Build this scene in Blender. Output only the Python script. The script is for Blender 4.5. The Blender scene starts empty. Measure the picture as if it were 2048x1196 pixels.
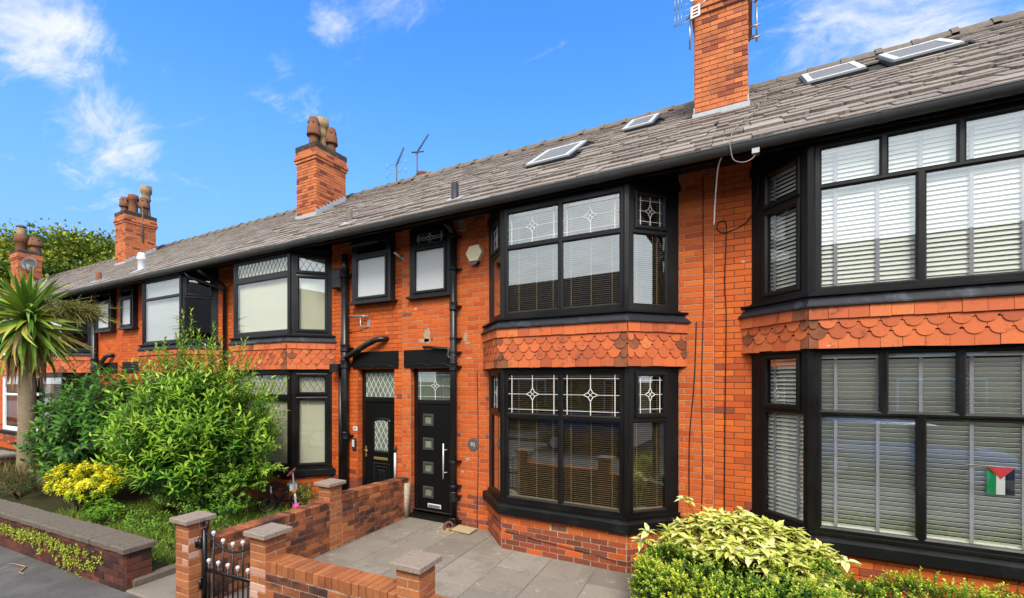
import bpy, math, random
import numpy as np
from mathutils import Matrix, Vector

R = random.Random(7)
scene = bpy.context.scene
COL = scene.collection

# ---------------------------------------------------------------- camera
CAM_F, CAM_TH, CAM_H, CAM_Y = 893.54, 0.4871, 2.634, -6.0
cam_data = bpy.data.cameras.new("camera")
cam_data.sensor_width = 36.0
cam_data.lens = CAM_F / 2048.0 * 36.0
cam_data.shift_y = (759.65 - 598.0) / 2048.0
cam_data.clip_start = 0.05
cam_data.clip_end = 3000.0
cam = bpy.data.objects.new("camera", cam_data)
cam.location = (0.0, CAM_Y, CAM_H)
cam.rotation_euler = (math.radians(90.0), 0.0, CAM_TH)
COL.objects.link(cam)
scene.camera = cam

# ---------------------------------------------------------------- light
SUN_EL, SUN_AZ = math.radians(46.0), math.radians(150.0)   # azimuth measured from +Y clockwise (seen from above)
world = bpy.data.worlds.new("World")
scene.world = world
world.use_nodes = True
sun_dir = Vector((math.sin(SUN_AZ) * math.cos(SUN_EL), math.cos(SUN_AZ) * math.cos(SUN_EL), math.sin(SUN_EL)))
sun_data = bpy.data.lights.new("sun", 'SUN')
sun_data.energy = 2.0
sun_data.angle = math.radians(20.0)
sun_data.color = (1.0, 0.93, 0.83)
sun = bpy.data.objects.new("sun", sun_data)
sun.rotation_euler = (-sun_dir).to_track_quat('-Z', 'Y').to_euler()
sun.location = (0, -20, 30)
COL.objects.link(sun)
scene.view_settings.view_transform = 'Standard'
scene.view_settings.look = 'None'
scene.view_settings.exposure = 0.95
scene.view_settings.gamma = 1.0
scene.view_settings.use_curve_mapping = False
scene.cycles.max_bounces = 6
scene.cycles.transparent_max_bounces = 16
scene.cycles.caustics_reflective = False
scene.cycles.caustics_refractive = False


def pix_dir(px, py):
    u, w = (px - 1024.0) / CAM_F, (759.65 - py) / CAM_F
    c, s = math.cos(CAM_TH), math.sin(CAM_TH)
    return Vector((-s + u * c, c + u * s, w)).normalized()


class Nodes:
    """small wrapper to write node trees in a line or two"""
    def __init__(self, tree):
        self.t = tree

    def new(self, kind, **kw):
        n = self.t.nodes.new(kind)
        for k, v in kw.items():
            setattr(n, k, v)
        return n

    def put(self, sock, v):
        if v is None:
            return
        if isinstance(v, bpy.types.NodeSocket):
            self.t.links.new(v, sock)
        else:
            if isinstance(v, (tuple, list)) and len(v) == 3 and sock.type == 'RGBA':
                v = (*v, 1.0)
            sock.default_value = v

    def math(self, op, a, b=None, clamp=False):
        n = self.new('ShaderNodeMath', operation=op, use_clamp=clamp)
        self.put(n.inputs[0], a)
        if b is not None:
            self.put(n.inputs[1], b)
        return n.outputs[0]

    def vmath(self, op, a, b=None):
        n = self.new('ShaderNodeVectorMath', operation=op)
        self.put(n.inputs[0], a)
        if b is not None:
            self.put(n.inputs[1], b)
        return n.outputs['Value'] if op in ('DOT_PRODUCT', 'LENGTH', 'DISTANCE') else n.outputs[0]

    def mix(self, f, a, b, mode='MIX'):
        n = self.new('ShaderNodeMix', data_type='RGBA', blend_type=mode)
        self.put(n.inputs[0], f)
        self.put(n.inputs[6], a)
        self.put(n.inputs[7], b)
        return n.outputs[2]

    def ramp(self, f, stops, smooth=False):
        n = self.new('ShaderNodeValToRGB')
        el = n.color_ramp.elements
        while len(el) < len(stops):
            el.new(0.5)
        for e, (p, c) in zip(el, stops):
            e.position = p
            e.color = (c, c, c, 1) if isinstance(c, (int, float)) else (*c, 1)
        if smooth:
            n.color_ramp.interpolation = 'EASE'
        self.put(n.inputs[0], f)
        return n.outputs[0]

    def range(self, v, a, b, c=0.0, d=1.0, kind='SMOOTHSTEP'):
        n = self.new('ShaderNodeMapRange', interpolation_type=kind)
        for i, x in enumerate((v, a, b, c, d)):
            self.put(n.inputs[i], x)
        return n.outputs[0]

    def pos(self, scale=None):
        p = self.new('ShaderNodeNewGeometry').outputs['Position']
        if scale is not None:
            m = self.new('ShaderNodeMapping')
            self.put(m.inputs[0], p)
            m.inputs[3].default_value = scale
            p = m.outputs[0]
        return p

    def noise(self, scale, detail=3.0, vec=None, rough=0.55, dist=0.0):
        n = self.new('ShaderNodeTexNoise')
        self.put(n.inputs['Vector'], vec if vec is not None else self.pos())
        n.inputs['Scale'].default_value = scale
        n.inputs['Detail'].default_value = detail
        n.inputs['Roughness'].default_value = rough
        n.inputs['Distortion'].default_value = dist
        return n.outputs[0]

    def piece(self):
        """a random number for every piece: per object, and per island inside a joined mesh"""
        a = self.new('ShaderNodeObjectInfo').outputs['Random']
        b = self.new('ShaderNodeNewGeometry').outputs['Random Per Island']
        return self.math('FRACT', self.math('ADD', a, b))

    def bump(self, h, strength=0.3, dist=0.01, normal=None):
        n = self.new('ShaderNodeBump')
        n.inputs['Strength'].default_value = strength
        n.inputs['Distance'].default_value = dist
        self.put(n.inputs['Height'], h)
        if normal is not None:
            self.put(n.inputs['Normal'], normal)
        return n.outputs[0]


# ---------------------------------------------------------------- sky
wn = Nodes(world.node_tree)
world.node_tree.nodes.clear()
sky = wn.new('ShaderNodeTexSky', sky_type='NISHITA', sun_disc=False)
sky.sun_elevation = SUN_EL
sky.sun_rotation = SUN_AZ
sky.altitude = 50.0
sky.air_density = 1.0
sky.dust_density = 0.7
sky.ozone_density = 2.5
d = wn.new('ShaderNodeTexCoord').outputs['Generated']
sep = wn.new('ShaderNodeSeparateXYZ')
wn.put(sep.inputs[0], d)
zz = wn.math('ADD', wn.math('MAXIMUM', sep.outputs[2], 0.0), 0.22)
comb = wn.new('ShaderNodeCombineXYZ')
wn.put(comb.inputs[0], wn.math('DIVIDE', sep.outputs[0], zz))
wn.put(comb.inputs[1], wn.math('DIVIDE', sep.outputs[1], zz))
mp = wn.new('ShaderNodeMapping')
wn.put(mp.inputs[0], comb.outputs[0])
mp.inputs[2].default_value = (0, 0, 0.9)
mp.inputs[3].default_value = (1.0, 2.1, 1.0)
n1 = wn.noise(1.6, 9.0, mp.outputs[0], 0.66, 0.7)
n2 = wn.noise(5.0, 8.0, mp.outputs[0], 0.65, 1.0)
nn = wn.math('ADD', wn.math('MULTIPLY', n1, 0.6), wn.math('MULTIPLY', n2, 0.4))
# wisps where the photograph has them, a cloudy sky behind the camera (the windows mirror it)
cover = wn.range(wn.math('MULTIPLY', sep.outputs[1], -1.0), -0.25, 0.35, 0.0, 0.50)
for px, py, rad, amt in ((-20, -30, 0.13, 0.25), (110, 25, 0.08, 0.09), (60, 112, 0.05, 0.07), (160, 285, 0.10, 0.10), (250, 330, 0.11, 0.11), (225, 255, 0.07, 0.09),
                         (720, 20, 0.07, 0.12), (830, 15, 0.08, 0.13), (1780, 50, 0.24, 0.15), (650, 50, 0.04, 0.09), (520, 178, 0.035, 0.08), (600, 212, 0.06, 0.09), (690, 222, 0.06, 0.09),
                         (565, 130, 0.03, 0.08), (725, 120, 0.04, 0.07), (520, 390, 0.2, 0.04), (40, 480, 0.12, 0.06), (1950, 10, 0.22, 0.13), (1560, 130, 0.1, 0.06), (370, 255, 0.05, 0.05)):
    c = pix_dir(px, py)
    dist = wn.vmath('DISTANCE', d, tuple(c))
    cover = wn.math('ADD', cover, wn.range(dist, rad * 1.25, rad * 0.1, 0.0, amt))
cl = wn.range(wn.math('ADD', nn, cover), 0.60, 0.86)
skyc = wn.mix(1.0, sky.outputs[0], (0.47, 1.06, 1.6), 'MULTIPLY')
low = wn.range(sep.outputs[2], 0.02, 0.62, 0.88, 0.0)
skyc = wn.mix(low, skyc, (1.3, 2.05, 4.5))
white = wn.mix(wn.range(nn, 0.35, 0.7), (0.72, 0.78, 0.86), (1.0, 1.0, 1.0))
# clouds glow near the sun and are plain white away from it
white = wn.vmath('SCALE', white)
white.node.inputs['Scale'].default_value = 1.0
wn.put(white.node.inputs['Scale'], wn.range(wn.vmath('DOT_PRODUCT', d, tuple(sun_dir)), 0.05, 0.75, 4.6, 10.5))
fin = wn.mix(wn.math('MULTIPLY', cl, wn.range(sep.outputs[1], -0.2, 0.4, 0.95, 0.85)), skyc, white)
bg = wn.new('ShaderNodeBackground')
bg.inputs[1].default_value = 0.125
wn.put(bg.inputs[0], fin)
wo = wn.new('ShaderNodeOutputWorld')
wn.put(wo.inputs[0], bg.outputs[0])


# ---------------------------------------------------------------- materials
def lin(r, g, b):
    f = lambda v: (v / 255.0) / 12.92 if v <= 10.3 else (((v / 255.0) + 0.055) / 1.055) ** 2.4
    return (f(r), f(g), f(b))


def material(name, rough=0.8, spec=0.4):
    m = bpy.data.materials.new(name)
    m.use_nodes = True
    n = Nodes(m.node_tree)
    b = m.node_tree.nodes['Principled BSDF']
    b.inputs['Roughness'].default_value = rough
    b.inputs['Specular IOR Level'].default_value = spec
    return m, n, b


def brick_material(name, stops, stain, stain_amt, sooty=0.0, rough=0.75, spots=0.0):
    m, n, b = material(name, rough, 0.25)
    r = n.piece()
    c = n.ramp(r, stops)
    g = n.noise(60.0, 4.0)
    c = n.mix(n.range(g, 0.35, 0.75, 0.0, 0.35), c, stain)
    big = n.noise(1.3, 5.0, rough=0.65)
    c = n.mix(n.range(big, 0.5, 0.72, 0.0, stain_amt), c, stain)
    if sooty:
        s = n.noise(2.6, 6.0, n.pos((1, 1, 1.6)), 0.7)
        c = n.mix(n.range(s, 0.40, 0.62, 0.0, sooty), c, (0.025, 0.018, 0.016))
    if spots:
        s = n.noise(9.0, 2.0)
        c = n.mix(n.range(s, 0.735, 0.75, 0.0, spots), c, (0.55, 0.47, 0.38))
    n.put(b.inputs['Base Color'], c)
    n.put(b.inputs['Normal'], n.bump(g, 0.25, 0.004))
    return m


M = {}
M['brick'] = brick_material('facing_brick', [(0.0, (0.40, 0.068, 0.015)), (0.2, (0.53, 0.102, 0.017)), (0.5, (0.60, 0.122, 0.018)), (0.75, (0.50, 0.088, 0.016)), (1.0, (0.65, 0.150, 0.022))],
                            (0.38, 0.075, 0.020), 0.35, spots=0.75)
M['brick_dark'] = brick_material('burnt_brick', [(0.0, (0.16, 0.048, 0.028)), (0.4, (0.30, 0.066, 0.029)), (0.7, (0.22, 0.062, 0.035)), (1.0, (0.36, 0.075, 0.028))],
                                 (0.07, 0.03, 0.025), 0.5)
M['brick_garden'] = brick_material('rustic_brick', [(0.0, (0.10, 0.04, 0.024)), (0.25, (0.33, 0.10, 0.038)), (0.5, (0.42, 0.135, 0.047)), (0.75, (0.28, 0.083, 0.034)), (1.0, (0.12, 0.045, 0.028))],
                                   (0.11, 0.045, 0.028), 0.6, sooty=0.80)
M['brick_pier'] = brick_material('pier_brick', [(0.0, (0.34, 0.105, 0.036)), (0.4, (0.44, 0.15, 0.05)), (0.75, (0.48, 0.17, 0.058)), (1.0, (0.32, 0.095, 0.036))],
                                 (0.15, 0.06, 0.03), 0.55, sooty=0.25)
M['brick_bloom'] = brick_material('salt_stained_brick', [(0.0, (0.46, 0.20, 0.13)), (0.5, (0.55, 0.32, 0.25)), (1.0, (0.48, 0.24, 0.16))], (0.62, 0.45, 0.40), 0.6)
M['brick_old'] = brick_material('old_wall_brick', [(0.0, (0.045, 0.022, 0.019)), (0.3, (0.13, 0.04, 0.026)), (0.6, (0.23, 0.062, 0.033)), (0.85, (0.10, 0.038, 0.028)), (1.0, (0.26, 0.075, 0.036))],
                                (0.05, 0.028, 0.024), 0.7, sooty=0.5)
M['brick_stack'] = brick_material('chimney_brick', [(0.0, (0.42, 0.115, 0.04)), (0.2, (0.60, 0.175, 0.055)), (0.6, (0.66, 0.20, 0.062)), (0.88, (0.56, 0.155, 0.05)), (1.0, (0.34, 0.10, 0.045))],
                                  (0.20, 0.08, 0.045), 0.45, sooty=0.25)


def mortar_material(name, col):
    m, n, b = material(name, 0.95, 0.1)
    g = n.noise(35.0, 4.0)
    c = n.mix(n.range(g, 0.3, 0.7), tuple(x * 0.7 for x in col), tuple(min(1, x * 1.15) for x in col))
    n.put(b.inputs['Base Color'], c)
    n.put(b.inputs['Normal'], n.bump(g, 0.4, 0.006))
    return m


M['mortar_pale'] = mortar_material('pale_mortar', (0.44, 0.30, 0.20))
M['mortar_dark'] = mortar_material('dark_mortar', (0.13, 0.072, 0.05))
M['mortar_garden'] = mortar_material('garden_mortar', (0.44, 0.35, 0.26))
M['mortar_old'] = mortar_material('old_mortar', (0.19, 0.155, 0.13))
M['mortar_stack'] = mortar_material('stack_mortar', (0.30, 0.22, 0.16))


def simple(name, col, rough=0.6, spec=0.4, var=0.2, scale=12.0, metal=0.0, bump=0.0, dirt=None, dirt_amt=0.0):
    m, n, b = material(name, rough, spec)
    g = n.noise(scale, 5.0, rough=0.65)
    c = n.mix(g, tuple(x * (1 - var) for x in col), tuple(min(1.0, x * (1 + var)) for x in col))
    if dirt is not None:
        q = n.noise(scale * 0.35, 6.0, rough=0.7)
        c = n.mix(n.range(q, 0.5, 0.72, 0.0, dirt_amt), c, dirt)
    n.put(b.inputs['Base Color'], c)
    b.inputs['Metallic'].default_value = metal
    if bump:
        n.put(b.inputs['Normal'], n.bump(g, bump, 0.006))
    return m


def slate_material():
    m, n, b = material('stone_slate', 0.78, 0.3)
    r = n.piece()
    c = n.ramp(r, [(0.0, (0.12, 0.10, 0.082)), (0.3, (0.20, 0.167, 0.136)), (0.55, (0.25, 0.21, 0.172)), (0.8, (0.155, 0.126, 0.106)), (1.0, (0.29, 0.245, 0.20))])
    p = n.noise(0.55, 4.0)
    c = n.mix(n.range(p, 0.5, 0.68, 0.0, 0.5), c, (0.15, 0.097, 0.085))
    g = n.noise(28.0, 6.0, rough=0.7)
    c = n.mix(n.range(g, 0.35, 0.75, 0.0, 0.55), c, (0.40, 0.345, 0.285))
    li = n.noise(11.0, 5.0, rough=0.75)
    c = n.mix(n.range(li, 0.60, 0.70, 0.0, 0.55), c, (0.36, 0.33, 0.26))
    mo = n.noise(6.0, 5.0, rough=0.8)
    c = n.mix(n.range(mo, 0.66, 0.72, 0.0, 0.7), c, (0.05, 0.055, 0.025))
    n.put(b.inputs['Base Color'], c)
    n.put(b.inputs['Normal'], n.bump(g, 0.5, 0.01))
    return m


M['slate'] = slate_material()
M['slate_bed'] = simple('slate_bed', (0.03, 0.027, 0.025), 0.95)


def tile_material():
    m, n, b = material('terracotta_tile', 0.7, 0.3)
    r = n.piece()
    c = n.ramp(r, [(0.0, (0.36, 0.078, 0.028)), (0.3, (0.52, 0.118, 0.035)), (0.6, (0.58, 0.14, 0.040)), (0.8, (0.45, 0.092, 0.030)), (0.93, (0.62, 0.18, 0.050)), (1.0, (0.34, 0.068, 0.027))])
    g = n.noise(40.0, 5.0, rough=0.7)
    c = n.mix(n.range(g, 0.35, 0.8, 0.0, 0.25), c, (0.27, 0.065, 0.03))
    s = n.noise(5.0, 6.0, rough=0.75)
    c = n.mix(n.range(s, 0.53, 0.70, 0.0, 0.75), c, (0.07, 0.035, 0.024))
    w = n.noise(17.0, 3.0)
    c = n.mix(n.range(w, 0.72, 0.76, 0.0, 0.6), c, (0.55, 0.42, 0.33))
    n.put(b.inputs['Base Color'], c)
    n.put(b.inputs['Normal'], n.bump(g, 0.25, 0.004))
    return m


M['tile'] = tile_material()
M['tile_soot'] = simple('sooty_tile', (0.22, 0.075, 0.036), 0.8, 0.2, 0.6, 9.0, dirt=(0.03, 0.022, 0.018), dirt_amt=0.8)


def frame_material(name, col, rough, grain=0.5):
    m, n, b = material(name, rough, 0.3)
    g = n.noise(30.0, 4.0, n.pos((3.0, 3.0, 0.18)))
    g2 = n.noise(2.0, 4.0)
    c = n.mix(n.range(g, 0.3, 0.7), tuple(x * 0.75 for x in col), tuple(x * 1.25 for x in col))
    c = n.mix(n.range(g2, 0.45, 0.75, 0.0, 0.4), c, tuple(x * 1.9 for x in col))
    n.put(b.inputs['Base Color'], c)
    n.put(b.inputs['Roughness'], n.range(g2, 0.3, 0.7, rough - 0.08, rough + 0.12))
    n.put(b.inputs['Normal'], n.bump(g, 0.08 * grain, 0.003))
    return m


M['frame'] = frame_material('black_window_frame', (0.0052, 0.0045, 0.004), 0.38)
M['frame_grey'] = frame_material('dark_grey_window_frame', (0.013, 0.0135, 0.0155), 0.38)
M['frame_white'] = simple('white_window_frame', (0.78, 0.78, 0.78), 0.35, 0.5, 0.04)
M['black_paint'] = simple('black_gloss_paint', (0.006, 0.0066, 0.0078), 0.34, 0.45, 0.4, 7.0, bump=0.12, dirt=(0.05, 0.05, 0.055), dirt_amt=0.5)
M['black_stone'] = simple('black_painted_stone', (0.0045, 0.0044, 0.0044), 0.5, 0.22, 0.4, 9.0, bump=0.25, dirt=(0.035, 0.035, 0.037), dirt_amt=0.35)
M['black_wood'] = simple('black_painted_wood', (0.0035, 0.0035, 0.0035), 0.5, 0.2, 0.3, 9.0)
M['gutter'] = simple('grey_black_gutter', (0.045, 0.045, 0.046), 0.42, 0.45, 0.4, 4.0, dirt=(0.075, 0.075, 0.04), dirt_amt=0.6)
M['lead'] = simple('painted_lead', (0.012, 0.0135, 0.018), 0.55, 0.35, 0.45, 8.0, bump=0.4, dirt=(0.12, 0.13, 0.16), dirt_amt=0.55)
M['flashing'] = simple('grey_lead_flashing', (0.36, 0.38, 0.41), 0.5, 0.4, 0.3, 14.0, bump=0.2)
M['ridge'] = simple('ridge_stone', (0.15, 0.125, 0.098), 0.9, 0.2, 0.45, 9.0, bump=0.5, dirt=(0.30, 0.23, 0.15), dirt_amt=0.5)
M['concrete'] = simple('cast_stone', (0.29, 0.225, 0.175), 0.92, 0.2, 0.75, 75.0, bump=0.8, dirt=(0.13, 0.10, 0.08), dirt_amt=0.7)
M['coping'] = simple('old_coping_stone', (0.15, 0.122, 0.093), 0.95, 0.15, 0.7, 55.0, bump=1.0, dirt=(0.075, 0.06, 0.05), dirt_amt=0.85)


def slab_material():
    m, n, b = material('paving_slab', 0.88, 0.25)
    r = n.piece()
    c = n.ramp(r, [(0.0, (0.23, 0.198, 0.16)), (0.4, (0.305, 0.267, 0.218)), (0.7, (0.265, 0.229, 0.185)), (1.0, (0.34, 0.30, 0.246))])
    g = n.noise(90.0, 4.0, rough=0.7)
    c = n.mix(n.range(g, 0.3, 0.7, 0.0, 0.65), c, (0.13, 0.108, 0.085))
    q = n.noise(2.6, 8.0, rough=0.75)
    c = n.mix(n.range(q, 0.44, 0.66, 0.0, 0.75), c, (0.17, 0.142, 0.108))
    w = n.noise(6.0, 4.0, rough=0.7)
    c = n.mix(n.range(w, 0.6, 0.7, 0.0, 0.4), c, (0.46, 0.415, 0.34))
    n.put(b.inputs['Base Color'], c)
    n.put(b.inputs['Normal'], n.bump(g, 0.35, 0.004))
    return m


M['slab'] = slab_material()


def asphalt_material():
    m, n, b = material('old_asphalt', 0.9, 0.25)
    g = n.noise(120.0, 3.0, rough=0.7)
    q = n.noise(1.6, 6.0, rough=0.7)
    c = n.mix(n.range(g, 0.3, 0.7), (0.055, 0.05, 0.047), (0.115, 0.106, 0.098))
    c = n.mix(n.range(q, 0.40, 0.68, 0.0, 0.7), c, (0.17, 0.158, 0.145))
    st = n.noise(0.8, 8.0, rough=0.8)
    c = n.mix(n.range(st, 0.52, 0.62, 0.0, 0.6), c, (0.05, 0.046, 0.043))
    w = n.noise(5.0, 6.0, rough=0.8, dist=1.0)
    c = n.mix(n.range(w, 0.66, 0.70, 0.0, 0.6), c, (0.28, 0.26, 0.24))
    n.put(b.inputs['Base Color'], c)
    n.put(b.inputs['Normal'], n.bump(g, 0.5, 0.006))
    return m


M['asphalt'] = asphalt_material()
M['road'] = simple('road_asphalt', (0.11, 0.112, 0.11), 0.9, 0.2, 0.3, 30.0, bump=0.3)
M['soil'] = simple('garden_soil', (0.045, 0.042, 0.02), 0.98, 0.1, 0.6, 6.0, bump=0.6, dirt=(0.04, 0.075, 0.014), dirt_amt=0.8)
M['terracotta'] = simple('chimney_pot_clay', (0.20, 0.085, 0.046), 0.9, 0.15, 0.55, 14.0, bump=0.9, dirt=(0.055, 0.042, 0.034), dirt_amt=0.95)
M['buff_pot'] = simple('buff_chimney_pot', (0.30, 0.21, 0.11), 0.9, 0.15, 0.5, 14.0, bump=0.9, dirt=(0.08, 0.06, 0.04), dirt_amt=0.9)
M['flaunch'] = simple('sooty_cap', (0.05, 0.042, 0.034), 0.95, 0.15, 0.5, 12.0, bump=0.6, dirt=(0.30, 0.22, 0.13), dirt_amt=0.45)
M['steel'] = simple('grey_metal', (0.34, 0.34, 0.34), 0.4, 0.5, 0.25, 20.0, metal=0.7)
M['alum'] = simple('pale_aluminium', (0.66, 0.66, 0.65), 0.4, 0.5, 0.1, 20.0, metal=0.15)
M['dark_metal'] = simple('dark_aerial_metal', (0.10, 0.09, 0.08), 0.6, 0.4, 0.4, 30.0)
M['white_plastic'] = simple('white_plastic', (0.72, 0.72, 0.72), 0.5, 0.4, 0.1, 10.0)
M['cream'] = simple('cream_plastic', (0.85, 0.70, 0.44), 0.45, 0.4, 0.06, 10.0)
M['blue_black'] = simple('dark_blue_lens', (0.012, 0.022, 0.05), 0.2, 0.6, 0.2)
M['charcoal'] = simple('charcoal_plastic', (0.025, 0.025, 0.027), 0.55, 0.4, 0.3)
M['gold'] = simple('worn_brass', (0.42, 0.29, 0.08), 0.35, 0.5, 0.2, 25.0, metal=0.6)
M['bronze'] = simple('weathered_plaque', (0.10, 0.085, 0.07), 0.6, 0.4, 0.35, 30.0)
M['silver_letter'] = simple('silver_lettering', (0.6, 0.58, 0.54), 0.4, 0.5, 0.1)
M['cable_white'] = simple('white_cable', (0.62, 0.60, 0.56), 0.6, 0.3, 0.15)
M['cable_black'] = simple('black_cable', (0.012, 0.011, 0.01), 0.6, 0.3, 0.2)
M['cable_grey'] = simple('grey_cable', (0.22, 0.20, 0.17), 0.7, 0.3, 0.2)
M['stone_vent'] = simple('sandy_vent', (0.40, 0.30, 0.17), 0.9, 0.2, 0.2, 20.0)
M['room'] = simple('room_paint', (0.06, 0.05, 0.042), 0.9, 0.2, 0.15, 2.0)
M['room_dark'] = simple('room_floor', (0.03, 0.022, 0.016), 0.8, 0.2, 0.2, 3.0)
M['blind_white'] = simple('white_blind', (0.84, 0.83, 0.75), 0.55, 0.35, 0.04, 6.0)
M['blind_tape'] = simple('grey_blind_tape', (0.36, 0.33, 0.37), 0.85, 0.2, 0.15, 60.0)
M['blind_wood'] = simple('wooden_blind', (0.42, 0.30, 0.16), 0.45, 0.4, 0.25, 10.0)
M['blind_cream'] = simple('cream_blind', (0.70, 0.66, 0.49), 0.85, 0.15, 0.05, 4.0)
M['blind_net'] = simple('net_curtain', (0.52, 0.525, 0.51), 0.9, 0.1, 0.05, 4.0)
M['came'] = simple('white_leading', (0.72, 0.72, 0.70), 0.45, 0.5, 0.1, 20.0)
M['came_dark'] = simple('dark_leading', (0.06, 0.06, 0.065), 0.5, 0.5, 0.2, 20.0)
M['came_grey'] = simple('grey_leading', (0.33, 0.35, 0.34), 0.5, 0.5, 0.2, 20.0)
M['frosted'] = simple('frosted_glass', (0.50, 0.52, 0.51), 0.22, 0.6, 0.06, 2.0)
M['roof_blind'] = simple('grey_roof_blind', (0.17, 0.165, 0.15), 0.6, 0.3, 0.1, 3.0)
M['frosted_green'] = simple('obscured_door_glass', (0.16, 0.19, 0.14), 0.16, 0.7, 0.7, 5.0)


def glass_material():
    m = bpy.data.materials.new('window_glass')
    m.use_nodes = True
    n = Nodes(m.node_tree)
    m.node_tree.nodes.clear()
    fr = n.new('ShaderNodeFresnel')
    fr.inputs[0].default_value = 1.5
    f = n.math('ADD', n.math('MULTIPLY', fr.outputs[0], 1.8, True), 0.14, True)
    g = n.new('ShaderNodeBsdfGlossy')
    g.inputs['Roughness'].default_value = 0.01
    g.inputs['Color'].default_value = (0.95, 1.0, 0.98, 1)
    n.put(g.inputs['Normal'], n.bump(n.noise(1.3, 0.0), 0.04, 0.02))
    f = n.math('MULTIPLY', f, n.math('SUBTRACT', 1.0, n.new('ShaderNodeNewGeometry').outputs['Backfacing']))
    t = n.new('ShaderNodeBsdfTransparent')
    t.inputs[0].default_value = (0.965, 0.98, 0.97, 1)
    mx = n.new('ShaderNodeMixShader')
    n.put(mx.inputs[0], f)
    n.put(mx.inputs[1], t.outputs[0])
    n.put(mx.inputs[2], g.outputs[0])
    o = n.new('ShaderNodeOutputMaterial')
    n.put(o.inputs[0], mx.outputs[0])
    return m


M['glass'] = glass_material()


def leaf_material(name, rough=0.5, trans=0.35, vein=None):
    m, n, b = material(name, rough, 0.2)
    a = n.new('ShaderNodeAttribute', attribute_name='tint')
    c = a.outputs['Color']
    g = n.noise(35.0, 2.0)
    c = n.mix(n.range(g, 0.3, 0.7, 0.0, 0.25), c, (0.02, 0.035, 0.006))
    if vein is not None:
        q = n.noise(vein[0], 3.0)
        c = n.mix(n.range(q, 0.57, 0.66), c, vein[1])
    n.put(b.inputs['Base Color'], c)
    tr = n.new('ShaderNodeBsdfTranslucent')
    n.put(tr.inputs[0], n.mix(0.5, c, (0.35, 0.45, 0.03), 'MIX'))
    mx = n.new('ShaderNodeMixShader')
    mx.inputs[0].default_value = trans * 0.5
    n.put(mx.inputs[1], b.outputs[0])
    n.put(mx.inputs[2], tr.outputs[0])
    out = [x for x in m.node_tree.nodes if x.type == 'OUTPUT_MATERIAL'][0]
    n.put(out.inputs[0], mx.outputs[0])
    return m


M['leaf'] = leaf_material('green_leaf')
M['leaf_aucuba'] = leaf_material('variegated_leaf', 0.35, 0.3, (28.0, (0.13, 0.26, 0.03)))
M['blade'] = leaf_material('palm_blade', 0.38, 0.25)
M['bark'] = simple('twig_bark', (0.11, 0.07, 0.04), 0.9, 0.2, 0.4, 30.0, bump=0.5)
M['palm_bark'] = simple('palm_bark', (0.27, 0.205, 0.13), 0.95, 0.15, 0.6, 45.0, bump=1.0, dirt=(0.12, 0.10, 0.085), dirt_amt=0.6)
M['straw'] = simple('dry_straw', (0.36, 0.24, 0.11), 0.95, 0.15, 0.4, 30.0)
M['panicle'] = simple('palm_flower_stalks', (0.20, 0.19, 0.05), 0.8, 0.2, 0.5, 25.0)
M['stonework'] = simple('rough_stone', (0.20, 0.15, 0.11), 0.95, 0.2, 0.5, 14.0, bump=0.8)
M['pink'] = simple('pink_plastic', (0.72, 0.06, 0.30), 0.4, 0.5, 0.1)
M['red'] = simple('red_rubber', (0.55, 0.03, 0.03), 0.5, 0.4, 0.15)
M['maroon'] = simple('maroon_grip', (0.26, 0.05, 0.06), 0.7, 0.3, 0.15)
M['teal'] = simple('teal_plastic', (0.03, 0.33, 0.42), 0.45, 0.4, 0.15)
M['tyre'] = simple('rubber_tyre', (0.012, 0.012, 0.013), 0.75, 0.3, 0.3)
M['orange'] = simple('orange_petal', (0.80, 0.24, 0.02), 0.7, 0.3, 0.1)
M['flag_red'] = simple('red_cloth', (0.72, 0.06, 0.03), 0.8, 0.2, 0.08)
M['flag_green'] = simple('green_cloth', (0.015, 0.30, 0.10), 0.8, 0.2, 0.08)
M['flag_white'] = simple('white_cloth', (0.75, 0.75, 0.72), 0.8, 0.2, 0.05)
M['flag_black'] = simple('black_cloth', (0.015, 0.015, 0.015), 0.8, 0.2, 0.1)
M['blue_ink'] = simple('blue_numeral', (0.02, 0.03, 0.12), 0.5, 0.3, 0.1)
M['car_dark'] = simple('dark_car_paint', (0.02, 0.02, 0.024), 0.2, 0.6, 0.1)
M['car_blue'] = simple('blue_car_paint', (0.04, 0.16, 0.42), 0.2, 0.6, 0.1)
M['pale_render'] = simple('plain_brick_far', (0.30, 0.09, 0.045), 0.85, 0.2, 0.3, 6.0)
M['far_slate'] = simple('dark_far_roof', (0.055, 0.045, 0.04), 0.85, 0.2, 0.3, 3.0)
M['pane_dark'] = simple('dark_far_pane', (0.02, 0.024, 0.028), 0.1, 0.7, 0.2)
# ---------------------------------------------------------------- object helpers
WORLD = {}          # world matrix of every parent


def link(o, parent=None, W=None):
    COL.objects.link(o)
    W = W if W is not None else Matrix.Identity(4)
    if parent is not None:
        o.parent = parent
        o.matrix_parent_inverse = WORLD[parent.name].inverted()
    o.matrix_basis = W
    WORLD[o.name] = W
    return o


def tag(o, label=None, cat=None, group=None, kind=None):
    for k, v in (('label', label), ('category', cat), ('group', group), ('kind', kind)):
        if v:
            o[k] = v
    return o


def thing(name, loc, label, cat, group=None):
    o = bpy.data.objects.new(name, None)
    o.empty_display_size = 0.2
    link(o, None, Matrix.Translation(Vector(loc)))
    return tag(o, label, cat, group)


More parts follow.
